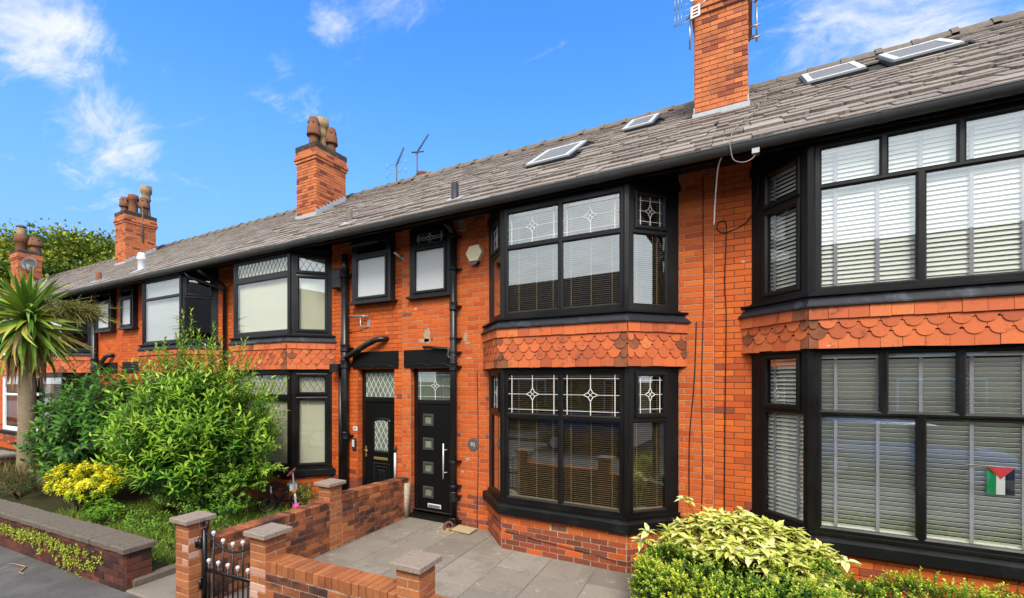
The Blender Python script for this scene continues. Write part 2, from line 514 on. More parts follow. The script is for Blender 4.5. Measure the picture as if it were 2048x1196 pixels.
class MB:
    """collects shapes (placed by the matrix T) and links them as one mesh object"""
    def __init__(self, T=None):
        self.v, self.f, self.m, self.s = [], [], [], []
        self.mats = []
        self.T = T if T is not None else Matrix.Identity(4)
        self.mat = None
        self.smooth = False

    def use(self, mat, smooth=None):
        if mat not in self.mats:
            self.mats.append(mat)
        self.mat = self.mats.index(mat)
        if smooth is not None:
            self.smooth = smooth
        return self

    def add(self, verts, faces):
        k = len(self.v)
        T = self.T
        self.v += [tuple(T @ Vector(p)) for p in verts]
        self.f += [tuple(k + i for i in f) for f in faces]
        self.m += [self.mat or 0] * len(faces)
        self.s += [self.smooth] * len(faces)
        return self

    def quad(self, a, b, c, d):
        return self.add((a, b, c, d), ((0, 1, 2, 3),))

    def box(self, x0, x1, y0, y1, z0, z1):
        v = [(x, y, z) for z in (z0, z1) for y in (y0, y1) for x in (x0, x1)]
        return self.add(v, ((0, 2, 3, 1), (4, 5, 7, 6), (0, 1, 5, 4), (2, 6, 7, 3), (0, 4, 6, 2), (1, 3, 7, 5)))

    def cham(self, x0, x1, y0, y1, z0, z1, ch):
        """box whose face at z1 has bevelled edges"""
        v = [(x0, y0, z0), (x1, y0, z0), (x1, y1, z0), (x0, y1, z0), (x0, y0, z1 - ch), (x1, y0, z1 - ch), (x1, y1, z1 - ch), (x0, y1, z1 - ch),
             (x0 + ch, y0 + ch, z1), (x1 - ch, y0 + ch, z1), (x1 - ch, y1 - ch, z1), (x0 + ch, y1 - ch, z1)]
        f = [(3, 2, 1, 0), (8, 9, 10, 11)]
        for i in range(4):
            j = (i + 1) % 4
            f += [(i, j, 4 + j, 4 + i), (4 + i, 4 + j, 8 + j, 8 + i)]
        return self.add(v, f)

    def prism(self, pts, z0, z1, top=None):
        """polygon (x, y) counter-clockwise, pulled from z0 to z1"""
        n = len(pts)
        top = top or pts
        v = [(x, y, z0) for x, y in pts] + [(x, y, z1) for x, y in top]
        f = [tuple(range(n - 1, -1, -1)), tuple(range(n, 2 * n))] + [(i, (i + 1) % n, n + (i + 1) % n, n + i) for i in range(n)]
        return self.add(v, f)

    def tube(self, pts, r, n=8, cap=True):
        pts = [Vector(p) for p in pts]
        rr = r if isinstance(r, (list, tuple)) else [r] * len(pts)
        v, f = [], []
        prev = None
        for i, p in enumerate(pts):
            t = (pts[min(i + 1, len(pts) - 1)] - pts[max(i - 1, 0)]).normalized()
            if prev is None:
                a = Vector((0, 0, 1)) if abs(t.z) < 0.9 else Vector((1, 0, 0))
                prev = t.cross(a).normalized()
            e = (prev - t * prev.dot(t)).normalized()
            prev = e
            g = t.cross(e)
            for k in range(n):
                q = 2 * math.pi * k / n
                v.append(tuple(p + (e * math.cos(q) + g * math.sin(q)) * rr[i]))
        for i in range(len(pts) - 1):
            for k in range(n):
                a, b = i * n + k, i * n + (k + 1) % n
                f.append((a, b, b + n, a + n))
        if cap:
            f.append(tuple(range(n - 1, -1, -1)))
            f.append(tuple(range(len(pts) * n - n, len(pts) * n)))
        return self.add(v, f)

    def lathe(self, prof, n=14, c=(0, 0, 0), jag=None):
        """profile [(radius, z)] turned round the z axis through c"""
        v, f = [], []
        for i, (r, z) in enumerate(prof):
            for k in range(n):
                q = 2 * math.pi * k / n
                dz = jag if (jag and i in (len(prof) - 1, len(prof) - 2) and k % 2) else 0.0
                v.append((c[0] + r * math.cos(q), c[1] + r * math.sin(q), c[2] + z - dz))
        for i in range(len(prof) - 1):
            for k in range(n):
                a, b = i * n + k, i * n + (k + 1) % n
                f.append((a, b, b + n, a + n))
        return self.add(v, f)

    def mesh(self, name):
        me = bpy.data.meshes.new(name)
        me.from_pydata(self.v, [], self.f)
        for m in self.mats:
            me.materials.append(m)
        me.polygons.foreach_set('material_index', self.m)
        me.polygons.foreach_set('use_smooth', self.s)
        me.update()
        return me

    def build(self, name, mat=None, parent=None, smooth=None):
        if mat is not None and not self.mats:
            self.mats.append(mat)
        me = self.mesh(name)
        if smooth:
            me.polygons.foreach_set('use_smooth', [True] * len(me.polygons))
        o = bpy.data.objects.new(name, me)
        return link(o, parent)


def facet(p0, p1, z=0.0):
    """frame of an upright face seen from outside: a runs from p0 to p1, b is up, c points outwards"""
    u = Vector((p1[0] - p0[0], p1[1] - p0[1], 0))
    L = u.length
    u.normalize()
    n = Vector((u.y, -u.x, 0))
    T = Matrix(((u.x, 0, n.x, p0[0]), (u.y, 0, n.y, p0[1]), (0, 1, 0, z), (0, 0, 0, 1)))
    return T, L


def cells(a0, a1, b0, b1, holes):
    """the rectangle less its holes, as rectangles"""
    ys = sorted({b0, b1, *[min(max(h[2], b0), b1) for h in holes], *[min(max(h[3], b0), b1) for h in holes]})
    out = []
    for y0, y1 in zip(ys, ys[1:]):
        if y1 - y0 < 1e-5:
            continue
        ym = (y0 + y1) / 2
        x = a0
        for h in sorted(h for h in holes if h[2] < ym < h[3]):
            if h[0] > x + 1e-5:
                out.append((x, h[0], y0, y1))
            x = max(x, h[1])
        if x < a1 - 1e-5:
            out.append((x, a1, y0, y1))
    return out


def project(p):
    c, s = math.cos(CAM_TH), math.sin(CAM_TH)
    dx, dy, dz = p[0], p[1] - CAM_Y, p[2] - CAM_H
    dd = -s * dx + c * dy
    if dd < 0.3:
        return None
    return (1024 + CAM_F * (c * dx + s * dy) / dd, 759.65 - CAM_F * dz / dd, dd)


class Pieces:
    """many alike pieces (bricks, slates, tiles): the ones that show largest become objects that share meshes, the rest one joined part"""
    def __init__(self, hide=()):
        self.items = []
        self.hide = hide
        self.cache = {}

    def add(self, key, make, W, mat, normal=None, area=0.02):
        p = W.translation
        q = project(p)
        size = 0.0
        if q and -40 < q[0] < 2090 and -40 < q[1] < 1240:
            size = area * CAM_F ** 2 / q[2] ** 2
            if normal is not None:
                w = (Vector((0, CAM_Y, CAM_H)) - p).normalized()
                size *= max(0.0, normal.dot(w))
            for x0, y0, x1, y1 in self.hide:
                if x0 < q[0] < x1 and y0 < q[1] < y1:
                    size *= 0.001
        self.items.append((size, key, make, W, mat))

    def finish(self, parent, name, limit=300, least=12.0, rest=None):
        self.items.sort(key=lambda t: -t[0])
        n = 0
        left = []
        for size, key, make, W, mat in self.items:
            if n < limit and size > least:
                k = (key, mat.name)
                if k not in self.cache:
                    b = MB()
                    b.use(mat)
                    make(b)
                    self.cache[k] = b.mesh(name)
                link(bpy.data.objects.new(name, self.cache[k]), parent, W)
                n += 1
            else:
                left.append((key, make, W, mat))
        if left:
            b = MB()
            raw = {}
            for key, make, W, mat in left:
                if key not in raw:
                    t = MB()
                    make(t)
                    raw[key] = (t.v, t.f)
                b.use(mat)
                b.T = W
                b.add(*raw[key])
            o = b.build(rest or (name + '_rest'), None, parent)
            o['kind'] = 'stuff'
        return n


def brick_piece(L, H, D=0.03, ch=0.003):
    return lambda b: b.cham(-L / 2, L / 2, -H / 2, H / 2, -D, 0.0, ch)


def lay_bricks(P, T, a0, a1, b0, b1, holes, pick, course=0.075, joint=0.010, brick=0.215, phase=0.0, proud=0.005, flip=False, anchor=0.0, jit=0.0012):
    """stretcher bond on a face frame T"""
    n = Vector((T[0][2], T[1][2], T[2][2]))
    pitch = brick + joint
    rows = int(round((b1 - b0) / course))
    for r in range(rows):
        z0 = b0 + r * course + joint * 0.5
        z1 = z0 + course - joint
        if z1 > b1 + 0.02:
            break
        zm = (z0 + z1) / 2
        spans = [(x0, x1) for x0, x1, y0, y1 in cells(a0, a1, b0, b1, holes) if y0 <= zm < y1]
        off = anchor + (pitch / 2 if (r + int(flip)) % 2 else 0.0) + phase
        for s0, s1 in spans:
            k = math.floor((s0 - off) / pitch)
            while True:
                x0, x1 = off + k * pitch, off + (k + 1) * pitch
                k += 1
                if x0 > s1 - 0.012:
                    break
                x0, x1 = max(x0, s0) + joint / 2, min(x1, s1) - joint / 2
                if x1 - x0 < 0.03:
                    continue
                L = round(x1 - x0, 2)
                H = round(z1 - z0, 3)
                W = T @ Matrix.Translation(((x0 + x1) / 2, zm, proud + R.uniform(-jit, jit)))
                P.add((L, H), brick_piece(x1 - x0 if False else L, H), W, pick(r, (x0 + x1) / 2), n, L * H)


def text_part(s, size, T, mat, parent, name='numeral'):
    """lettering as a mesh"""
    c = bpy.data.curves.new(name, 'FONT')
    c.body = s
    c.size = size
    c.align_x = 'CENTER'
    c.align_y = 'CENTER'
    c.extrude = 0.0015
    c.resolution_u = 4
    t = bpy.data.objects.new('lettering', c)
    COL.objects.link(t)
    me = bpy.data.meshes.new_from_object(t.evaluated_get(bpy.context.evaluated_depsgraph_get()))
    bpy.data.objects.remove(t)
    me.materials.clear()
    me.materials.append(mat)
    return link(bpy.data.objects.new(name, me), parent, T)


# ---------------------------------------------------------------- ground
GPHI = 0.05
GC, GS = math.cos(GPHI), math.sin(GPHI)


def gw(x, y, z=0.0):
    """garden frame (turned a little against the houses) to world"""
    return (x * GC - y * GS, x * GS + y * GC, z)


def gmat(x, y, z=0.0, turn=0.0):
    return Matrix.Translation(Vector(gw(x, y, z))) @ Matrix.Rotation(GPHI + turn, 4, 'Z')


GZ, PZ = 0.28, 0.235       # forecourt and pavement level

g = MB()
g.quad((-400, -400, 0.03), (400, -400, 0.03), (400, 400, 0.03), (-400, 400, 0.03))
o = g.build('ground', M['soil'])
tag(o, kind='structure')
g = MB(gmat(0, 0))
g.box(-80, 30, -11.2, -5.55, 0.04, 0.11)
tag(g.build('road', M['road']), kind='structure')
g = MB(gmat(0, 0))
g.box(-80, 30, -5.4, -3.2, 0.04, PZ)
tag(g.build('pavement', M['asphalt']), kind='structure')
g = MB(gmat(0, 0))
g.cham(-80, 30, -5.55, -5.4, 0.04, PZ + 0.004, 0.02)
tag(g.build('kerb', M['concrete']), kind='structure')
g = MB(gmat(0, 0))
g.box(-80, 30, -13.4, -11.2, 0.04, PZ)
tag(g.build('far_pavement', M['asphalt']), kind='structure')
# garden soil of the two houses on the left
g = MB(gmat(0, 0))
N = 60
vv, ff = [], []
for i in range(N + 1):
    for j in range(17):
        x = -16.0 + (16.0 - 5.35) * i / N
        y = -2.95 + (3.7) * j / 16
        vv.append((x, y, 0.25 + 0.05 * math.sin(x * 2.1 + y) * math.sin(y * 2.7) + 0.03 * math.sin(x * 7 + y * 5)))
for i in range(N):
    for j in range(16):
        k = i * 17 + j
        ff.append((k, k + 17, k + 18, k + 1))
g.add(vv, ff)
tag(g.build('garden_soil', M['soil'], smooth=True), kind='structure')

# forecourt: bed and slabs
fore = MB(gmat(0, 0))
fore.use(M['mortar_old']).box(-5.3, 0.4, -3.0, 0.6, 0.06, GZ - 0.009)
fore = tag(fore.build('forecourt'), kind='structure')
P = Pieces()
xs = [-5.14, -4.58, -4.015, -3.45, -2.88, -2.31, -1.71, -1.12, -0.55, 0.05]
ys = [-2.92, -2.23, -1.59, -0.945, -0.335, 0.27]
for i in range(len(xs) - 1):
    for j in range(len(ys) - 1):
        L, H = xs[i + 1] - xs[i] - 0.010, ys[j + 1] - ys[j] - 0.010
        cx, cy = (xs[i] + xs[i + 1]) / 2, (ys[j] + ys[j + 1]) / 2
        W = gmat(cx, cy, GZ + R.uniform(-0.002, 0.002), 0) @ Matrix.Rotation(R.uniform(-0.002, 0.002), 4, 'X') @ Matrix.Rotation(R.uniform(-0.002, 0.002), 4, 'Y')
        P.add((round(L, 3), round(H, 3)), (lambda L, H: lambda b: b.cham(-L / 2, L / 2, -H / 2, H / 2, -0.04, 0, 0.004))(L, H), W, M['slab'], Vector((0, 0, 1)), L * H)
P.finish(fore, 'slab', 300, 0.0)
# ---------------------------------------------------------------- houses
AD, AX = -5.35, -0.376            # door axis and chimney axis of the house in the middle
PARTY = [AX, AD, -10.30, -15.27, -20.25, -25.2, -30.2, -35.2]
FW, FY, WW = 0.87, 0.53, 1.40     # bay: half front, depth, half width at the wall
EAVE_Y, EAVE_Z, PITCH, RIDGE_Y = -0.62, 5.14, 0.7225, 3.2
RIDGE_Z = EAVE_Z + PITCH * (RIDGE_Y - EAVE_Y)
SL = math.sqrt(1 + PITCH * PITCH)


def bay_pts(cx, d):
    h = FW + d * 0.4142
    return [(cx - WW - d * 1.4142, 0.0), (cx - h, -(FY + d)), (cx + h, -(FY + d)), (cx + WW + d * 1.4142, 0.0)]


def bay_band(b, cx, prof):
    """profile [(offset, z)] swept round the bay"""
    rows = [[(x, y, z) for x, y in bay_pts(cx, dd)] for dd, z in prof]
    for r0, r1 in zip(rows, rows[1:]):
        for i in range(3):
            b.quad(r0[i], r0[i + 1], r1[i + 1], r1[i])


def frame_facet(b, T, L, z0, z1, lights, bead=0.018, deep=0.045):
    """window frame with bevelled beads round every light; lights = (a0, a1, b0, b1)"""
    b.T = T
    holes = [(l[0] - bead, l[1] + bead, l[2] - bead, l[3] + bead) for l in lights]
    for x0, x1, y0, y1 in cells(0, L, z0, z1, holes):
        b.quad((x0, y0, 0), (x1, y0, 0), (x1, y1, 0), (x0, y1, 0))
    for (x0, x1, y0, y1), h in zip(lights, holes):
        rings = [[(h[0], h[2], 0), (h[1], h[2], 0), (h[1], h[3], 0), (h[0], h[3], 0)],
                 [(x0, y0, -0.014), (x1, y0, -0.014), (x1, y1, -0.014), (x0, y1, -0.014)],
                 [(x0, y0, -deep), (x1, y0, -deep), (x1, y1, -deep), (x0, y1, -deep)]]
        for r0, r1 in zip(rings, rings[1:]):
            for i in range(4):
                j = (i + 1) % 4
                b.quad(r0[i], r0[j], r1[j], r1[i])


def sash_ring(b, T, x0, x1, y0, y1, w=0.055, out=0.022):
    """raised opening light round a pane"""
    b.T = T
    o = [(x0 - w, y0 - w), (x1 + w, y0 - w), (x1 + w, y1 + w), (x0 - w, y1 + w)]
    i1 = [(x0, y0), (x1, y0), (x1, y1), (x0, y1)]
    o2 = [(x0 - w + 0.012, y0 - w + 0.012), (x1 + w - 0.012, y0 - w + 0.012), (x1 + w - 0.012, y1 + w - 0.012), (x0 - w + 0.012, y1 + w - 0.012)]
    i2 = [(x0 - 0.016, y0 - 0.016), (x1 + 0.016, y0 - 0.016), (x1 + 0.016, y1 + 0.016), (x0 - 0.016, y1 + 0.016)]
    rings = [[(*p, 0.0) for p in o], [(*p, out - 0.004) for p in o], [(*p, out) for p in o2], [(*p, out) for p in i2], [(*p, 0.002) for p in i1], [(*p, -0.03) for p in i1]]
    for r0, r1 in zip(rings, rings[1:]):
        for k in range(4):
            j = (k + 1) % 4
            b.quad(r0[k], r0[j], r1[j], r1[k])


def pane(T, x0, x1, y0, y1, parent, c=-0.030, mat='glass'):
    b = MB(T)
    b.box(x0 - 0.004, x1 + 0.004, y0 - 0.004, y1 + 0.004, c - 0.006, c)
    return b.build('pane', M[mat], parent)


def bar(b, p, q, w, c0, c1):
    """flat strip between two points of a face"""
    p, q = Vector(p), Vector(q)
    t = (q - p).normalized()
    s = Vector((-t.y, t.x)) * (w / 2)
    a = [p - s, q - s, q + s, p + s]
    b.prism([(v.x, v.y) for v in a], c0, c1)


def leading(T, x0, x1, y0, y1, style, parent, c=-0.028, light=True):
    b = MB(T)
    if style == 'star':
        cx, cy, w = (x0 + x1) / 2, (y0 + y1) / 2, 0.0092
        ix = 0.055 if x1 - x0 > 0.45 else 0.035
        for x in (x0 + ix, x1 - ix):
            bar(b, (x, y0), (x, y1), w, c, c + 0.004)
        for y in (y0 + 0.05, y1 - 0.05):
            bar(b, (x0, y), (x1, y), w * 0.55, c, c + 0.0035)
        rx = 0.095 if x1 - x0 > 0.45 else 0.07
        rz = 0.085
        bar(b, (cx, y0), (cx, cy - rz), w, c, c + 0.004)
        bar(b, (cx, cy + rz), (cx, y1), w, c, c + 0.004)
        bar(b, (x0, cy), (cx - rx, cy), w * 0.55, c, c + 0.004)
        bar(b, (cx + rx, cy), (x1, cy), w * 0.55, c, c + 0.004)
        tips = [(cx + rx, cy), (cx, cy + rz), (cx - rx, cy), (cx, cy - rz)]
        ins = [(cx + rx * 0.34, cy + rz * 0.34), (cx - rx * 0.34, cy + rz * 0.34), (cx - rx * 0.34, cy - rz * 0.34), (cx + rx * 0.34, cy - rz * 0.34)]
        for i in range(4):
            bar(b, tips[i], ins[i], 0.008, c, c + 0.005)
            bar(b, ins[i], tips[(i + 1) % 4], 0.008, c, c + 0.005)
        bar(b, ins[0], ins[2], 0.006, c, c + 0.005)
        bar(b, ins[1], ins[3], 0.006, c, c + 0.0045)
        return b.build('leading', M['came'] if light else M['came_grey'], parent)
    # diamonds
    px, pz = 0.115, 0.19
    k = -int((y1 - y0) / pz) - 2
    w = 0.007
    while True:
        xa = x0 + k * px
        if xa > x1 + 0.01:
            break
        for sgn in (1, -1):
            # line rising right (or falling right) through (xa, y0 or y1)
            ya, yb = (y0, y1) if sgn > 0 else (y1, y0)
            xb = xa + (y1 - y0) / pz * px
            p, q = Vector((xa, ya)), Vector((xb, yb))
            t0, t1 = 0.0, 1.0
            dx = q.x - p.x
            t0 = max(t0, (x0 - p.x) / dx)
            t1 = min(t1, (x1 - p.x) / dx)
            if t1 > t0 + 0.02:
                bar(b, p.lerp(q, t0), p.lerp(q, t1), w, c, c + 0.003 + 0.0008 * sgn)
        k += 1
    return b.build('leading', M['came'] if light else M['came_dark'], parent)


def venetian(name, runs, z0, z1, gauge, depth, tilt, mats, label, tapes, parts, group, tape_w=0.028):
    """blind of slats hung behind the glass; runs = [(T, a0, a1)]"""
    T0, a0, a1 = runs[0]
    base = T0 @ Vector(((a0 + a1) / 2, z0, -0.1))
    t = thing(name, base, label, 'blind', group)
    n = int((z1 - z0 - 0.05) / gauge)
    joined = MB()
    for T, a0, a1 in runs:
        L = a1 - a0
        me = None
        for k in range(n):
            z = z0 + 0.03 + gauge * k
            W = T @ Matrix.Translation(((a0 + a1) / 2, z, -0.085)) @ Matrix.Rotation(tilt + R.uniform(-0.04, 0.04), 4, 'X')
            if parts:
                if me is None:
                    b = MB()
                    b.box(-L / 2, L / 2, -0.0015, 0.0015, -depth / 2, depth / 2)
                    b.use(mats[0])
                    me = b.mesh('slat')
                link(bpy.data.objects.new('slat', me), t, W)
            else:
                joined.T = W
                joined.box(-L / 2, L / 2, -0.001, 0.001, -depth / 2, depth / 2)
        b = MB(T)
        b.box(a0, a1, z0 + 0.002, z0 + 0.022, -0.085 - depth / 2, -0.085 + depth / 2)
        b.build('bottom_rail', mats[0], t)
        b = MB(T)
        b.box(a0, a1, z1 - 0.05, z1, -0.115, -0.055)
        b.build('head_rail', mats[0], t)
        for q in tapes:
            x = a0 + (a1 - a0) * q
            b = MB(T)
            b.box(x - tape_w / 2, x + tape_w / 2, z0, z1 - 0.02, -0.085 + depth / 2 + 0.002, -0.085 + depth / 2 + 0.0035)
            b.build('ladder_tape', mats[1], t)
    if not parts:
        o = joined.build('slats', mats[0], t)
        o['kind'] = 'stuff'
    return t


def vertical_blind(name, runs, z0, z1, mat, label, group):
    T0, a0, a1 = runs[0]
    t = thing(name, T0 @ Vector(((a0 + a1) / 2, z0, -0.1)), label, 'blind', group)
    for T, a0, a1 in runs:
        n = max(1, int((a1 - a0) / 0.089))
        w = (a1 - a0) / n
        b = MB()
        b.box(-w * 0.53, w * 0.53, 0, z1 - z0, -0.0008, 0.0008)
        b.use(mat)
        me = b.mesh('slat')
        for k in range(n):
            W = T @ Matrix.Translation((a0 + w * (k + 0.5), z0, -0.09)) @ Matrix.Rotation(0.12 + R.uniform(-0.03, 0.03), 4, 'Y')
            link(bpy.data.objects.new('slat', me), t, W)
    return t


def tile_piece(w, h, scallop):
    def f(b):
        x = w / 2 - 0.002
        if scallop:
            r = x * 0.84
            pts = [(-x, h), (-x, r * 0.92), (-r, r * 0.92)] + [(r * math.cos(q), r * 0.92 + r * 0.92 * math.sin(q)) for q in [math.pi + math.pi * k / 8 for k in range(1, 8)]] + [(r, r * 0.92), (x, r * 0.92), (x, h)]
        else:
            pts = [(-x, 0), (x, 0), (x, h), (-x, h)]
        b.prism(pts, -0.012, 0.0)
    return f


def small_window(house, x0, x1, z0, z1, out, kind, mats):
    """small window over a door, standing a little proud of the wall"""
    fm = M[mats]
    b = MB()
    T, L = facet((x0, -out), (x1, -out), 0.0)
    b.use(fm)
    lights = [(0.13, L - 0.13, z0 + 0.11, z0 + 0.78), (0.13, L - 0.13, z0 + 0.90, z1 - 0.12)]
    frame_facet(b, T, L, z0 + 0.02, z1, lights)
    b.T = Matrix.Identity(4)
    for x, s in ((x0, 1), (x1, -1)):
        b.quad((x, 0.03, z0 + 0.02), (x, -out, z0 + 0.02), (x, -out, z1), (x, 0.03, z1))
    b.box(x0 - 0.05, x1 + 0.05, -out - 0.04, 0.02, z0 - 0.022, z0 + 0.019)
    sash_ring(b, T, *lights[0], w=0.05)
    if kind == 'star':
        sash_ring(b, T, *lights[1], w=0.045)
    w = b.build('window', None, house)
    pane(T, *lights[0], w, -0.02, 'frosted')
    if kind == 'star':
        pane(T, *lights[1], w, -0.012)
        leading(T, *lights[1], 'star', w, -0.011)
    elif kind == 'open':
        # the top light hangs open, hinged at its head
        a0, a1, b0, b1 = lights[1]
        H = T @ Matrix.Translation((0, b1 + 0.04, 0.012)) @ Matrix.Rotation(math.radians(-58), 4, 'X') @ Matrix.Translation((0, -(b1 + 0.04), 0))
        s = MB(H)
        s.use(fm)
        for q in cells(a0 - 0.05, a1 + 0.05, b0 - 0.05, b1 + 0.04, [(a0 + 0.01, a1 - 0.01, b0 + 0.01, b1 - 0.02)]):
            s.box(q[0], q[1], q[2], q[3], -0.02, 0.022)
        sash = s.build('open_sash', None, w)
        pane(H, a0, a1, b0, b1, w, 0.004)
        leading(H, a0, a1, b0, b1, 'diamond', w, 0.005, False)
    elif kind == 'plain':
        pane(T, *lights[1], w, -0.02)
    # dark room behind
    return w


def roof(house, x0, x1, parts, windows=(), seed=1, holes=()):
    """slates in diminishing courses on the street side, a plain slope behind"""
    rr = random.Random(seed)
    b = MB()
    b.use(M['slate_bed'])
    b.quad((x0, EAVE_Y + 0.02, EAVE_Z - 0.012), (x1, EAVE_Y + 0.02, EAVE_Z - 0.012), (x1, RIDGE_Y, RIDGE_Z - 0.028), (x0, RIDGE_Y, RIDGE_Z - 0.028))
    yb = RIDGE_Y + 4.2
    b.use(M['far_slate'])
    b.quad((x1, yb, RIDGE_Z - 4.2 * PITCH), (x0, yb, RIDGE_Z - 4.2 * PITCH), (x0, RIDGE_Y, RIDGE_Z - 0.028), (x1, RIDGE_Y, RIDGE_Z - 0.028))
    b.use(M['black_wood'])
    b.quad((x0, EAVE_Y + 0.03, 5.055), (x0, 0.12, 5.27), (x1, 0.12, 5.27), (x1, EAVE_Y + 0.03, 5.055))
    b.box(x0, x1, EAVE_Y, EAVE_Y + 0.028, 5.03, 5.128)
    ro = b.build('roof', None, house)
    P = Pieces()
    total = (RIDGE_Y - EAVE_Y) * SL
    rows = 25
    gs = [0.265 - 0.125 * k / (rows - 1) for k in range(rows)]
    f = (total + 0.02) / sum(gs)
    a = -0.05
    T = Matrix(((1, 0, 0, 0), (0, 1 / SL, -PITCH / SL, EAVE_Y), (0, PITCH / SL, 1 / SL, EAVE_Z), (0, 0, 0, 1)))
    nrm = Vector((0, -PITCH / SL, 1 / SL))
    for k in range(rows):
        gz = gs[k] * f
        x = x0 - (0.0 if k % 2 else rr.uniform(0.1, 0.2))
        while x < x1:
            w = rr.uniform(0.8, 1.35) * (0.20 + gz * 0.62)
            q0, q1 = max(x, x0), min(x + w, x1)
            x += w
            if q1 - q0 < 0.05:
                continue
            mx, ma = (q0 + q1) / 2, a + gz * 0.5
            if any(h[0] < mx < h[1] and h[2] < ma < h[3] for h in holes):
                continue
            L = round((q1 - q0 - 0.007) / 0.02) * 0.02
            v = rr.randrange(3)
            if not parts:
                v = 0
            th = rr.choice((0.018, 0.024, 0.034)) if parts else 0.024
            rot = rr.gauss(0, 0.012) if parts else 0.0
            sag = rr.gauss(0, 0.012) if parts else 0.0
            if rr.random() < 0.02 and parts:
                rot, sag = rr.uniform(-0.09, 0.09), -rr.uniform(0.02, 0.06)
            W = T @ Matrix.Translation((mx, a + sag, 0.006)) @ Matrix.Rotation(rot, 4, 'Z') @ Matrix.Rotation(-0.075 + rr.gauss(0, 0.012), 4, 'X')

            def make(bb, L=L, H=gz * 1.22, v=v, th=th):
                c = min(0.05, L * 0.2)
                h = L / 2
                lo = [(-h, c * (0.9, 0.4, 0.15)[v]), (-h + c * (0.8, 0.35, 0.5)[v], 0.004), (0.0, (-0.006, 0.004, 0.0)[v]), (h - c * (0.35, 0.9, 0.3)[v], 0.0), (h, c * (0.4, 1.0, 0.2)[v])]
                bb.prism(lo + [(h, H), (-h, H)], -0.002, th)
            P.add((L, round(gz, 3), v, th), make, W, M['slate'], nrm, L * gz)
        a += gz
    P.finish(ro, 'slate', 300 if parts else 0, 10.0, 'slates')
    # ridge
    n = int((x1 - x0) / 0.45)
    w = (x1 - x0) / n
    rb = MB()
    rb.use(M['ridge'])
    prof = [(-0.17, -0.10), (-0.15, -0.045), (-0.085, 0.03), (0, 0.055), (0.085, 0.03), (0.15, -0.045), (0.17, -0.10)]
    def rt(bb, w=w):
        for q0, q1, ex in ((-w / 2, w / 2 - 0.09, 0.0), (w / 2 - 0.09, w / 2, 0.018)):
            v = [(q, y * (1 + ex * 4), z + ex) for q in (q0, q1) for y, z in prof]
            m = len(prof)
            fs = [(i + m, i + m + 1, i + 1, i) for i in range(m - 1)] + [tuple(range(m)), tuple(range(2 * m - 1, m - 1, -1))]
            bb.add(v, fs)
    P = Pieces()
    for k in range(n):
        W = Matrix.Translation((x0 + w * (k + 0.5), RIDGE_Y, RIDGE_Z + 0.012 + rr.uniform(-0.012, 0.012))) @ Matrix.Rotation(rr.uniform(-0.02, 0.02), 4, 'Y')
        P.add('r', rt, W, M['ridge'], nrm, 0.1)
    P.finish(ro, 'ridge_tile', 300 if parts else 0, 1.0, 'ridge_tiles')
    # gutter
    gb = MB()
    gb.use(M['gutter'], True)
    pr = [(-0.062, 0.03), (-0.058, 0.0), (-0.047, -0.026), (-0.026, -0.047), (0, -0.055), (0.03, -0.045), (0.05, -0.02), (0.055, 0.03)]
    v = []
    m = len(pr)
    for q in (x0, x1):
        v += [(q, -0.675 + y, 5.10 + z) for y, z in pr]
    for q in (x0, x1):
        v += [(q, -0.675 + y * 0.9, 5.104 + z * 0.92) for y, z in pr]
    fs = [(i, i + 1, i + m + 1, i + m) for i in range(m - 1)] + [(2 * m + i + 1, 2 * m + i, 3 * m + i, 3 * m + i + 1) for i in range(m - 1)]
    gb.add(v, fs)
    gb.smooth = False
    gb.box(x0, x1, -0.741, -0.729, 5.122, 5.136)
    gu = gb.build('gutter', None, house)
    for k in range(2):
        x = x0 + (x1 - x0) * (0.3 + 0.45 * k)
        cb = MB()
        cb.use(M['gutter'], True)
        vv = []
        for q in (x - 0.035, x + 0.035):
            vv += [(q, -0.675 + y * 1.09, 5.10 + z * 1.1) for y, z in pr]
        cb.add(vv, [(i, i + 1, i + m + 1, i + m) for i in range(m - 1)])
        cb.build('gutter_joint', None, gu)
    return ro


def roof_window(house, x0, x1, y0, y1):
    """roof window lying on the slope between two depths"""
    T = Matrix(((1, 0, 0, 0), (0, 1 / SL, -PITCH / SL, EAVE_Y), (0, PITCH / SL, 1 / SL, EAVE_Z), (0, 0, 0, 1)))
    a0, a1 = (y0 - EAVE_Y) * SL, (y1 - EAVE_Y) * SL
    b = MB(T)
    b.use(M['alum'])
    w = 0.075
    for q in ((x0, x0 + w, a0, a1), (x1 - w, x1, a0, a1), (x0 + w, x1 - w, a0, a0 + w * 1.2), (x0 + w, x1 - w, a1 - w * 1.4, a1)):
        b.box(q[0], q[1], q[2], q[3], 0.0, 0.072)
    b.use(M['gutter'])
    b.box(x0 - 0.03, x1 + 0.03, a0 - 0.04, a1 + 0.05, 0.0, 0.046)
    o = b.build('roof_window', None, house)
    p = MB(T)
    p.use(M['roof_blind'])
    p.box(x0 + w, x1 - w, a0 + w * 1.2, a1 - w * 1.4, 0.05, 0.062)
    p.build('pane', None, o)
    return o


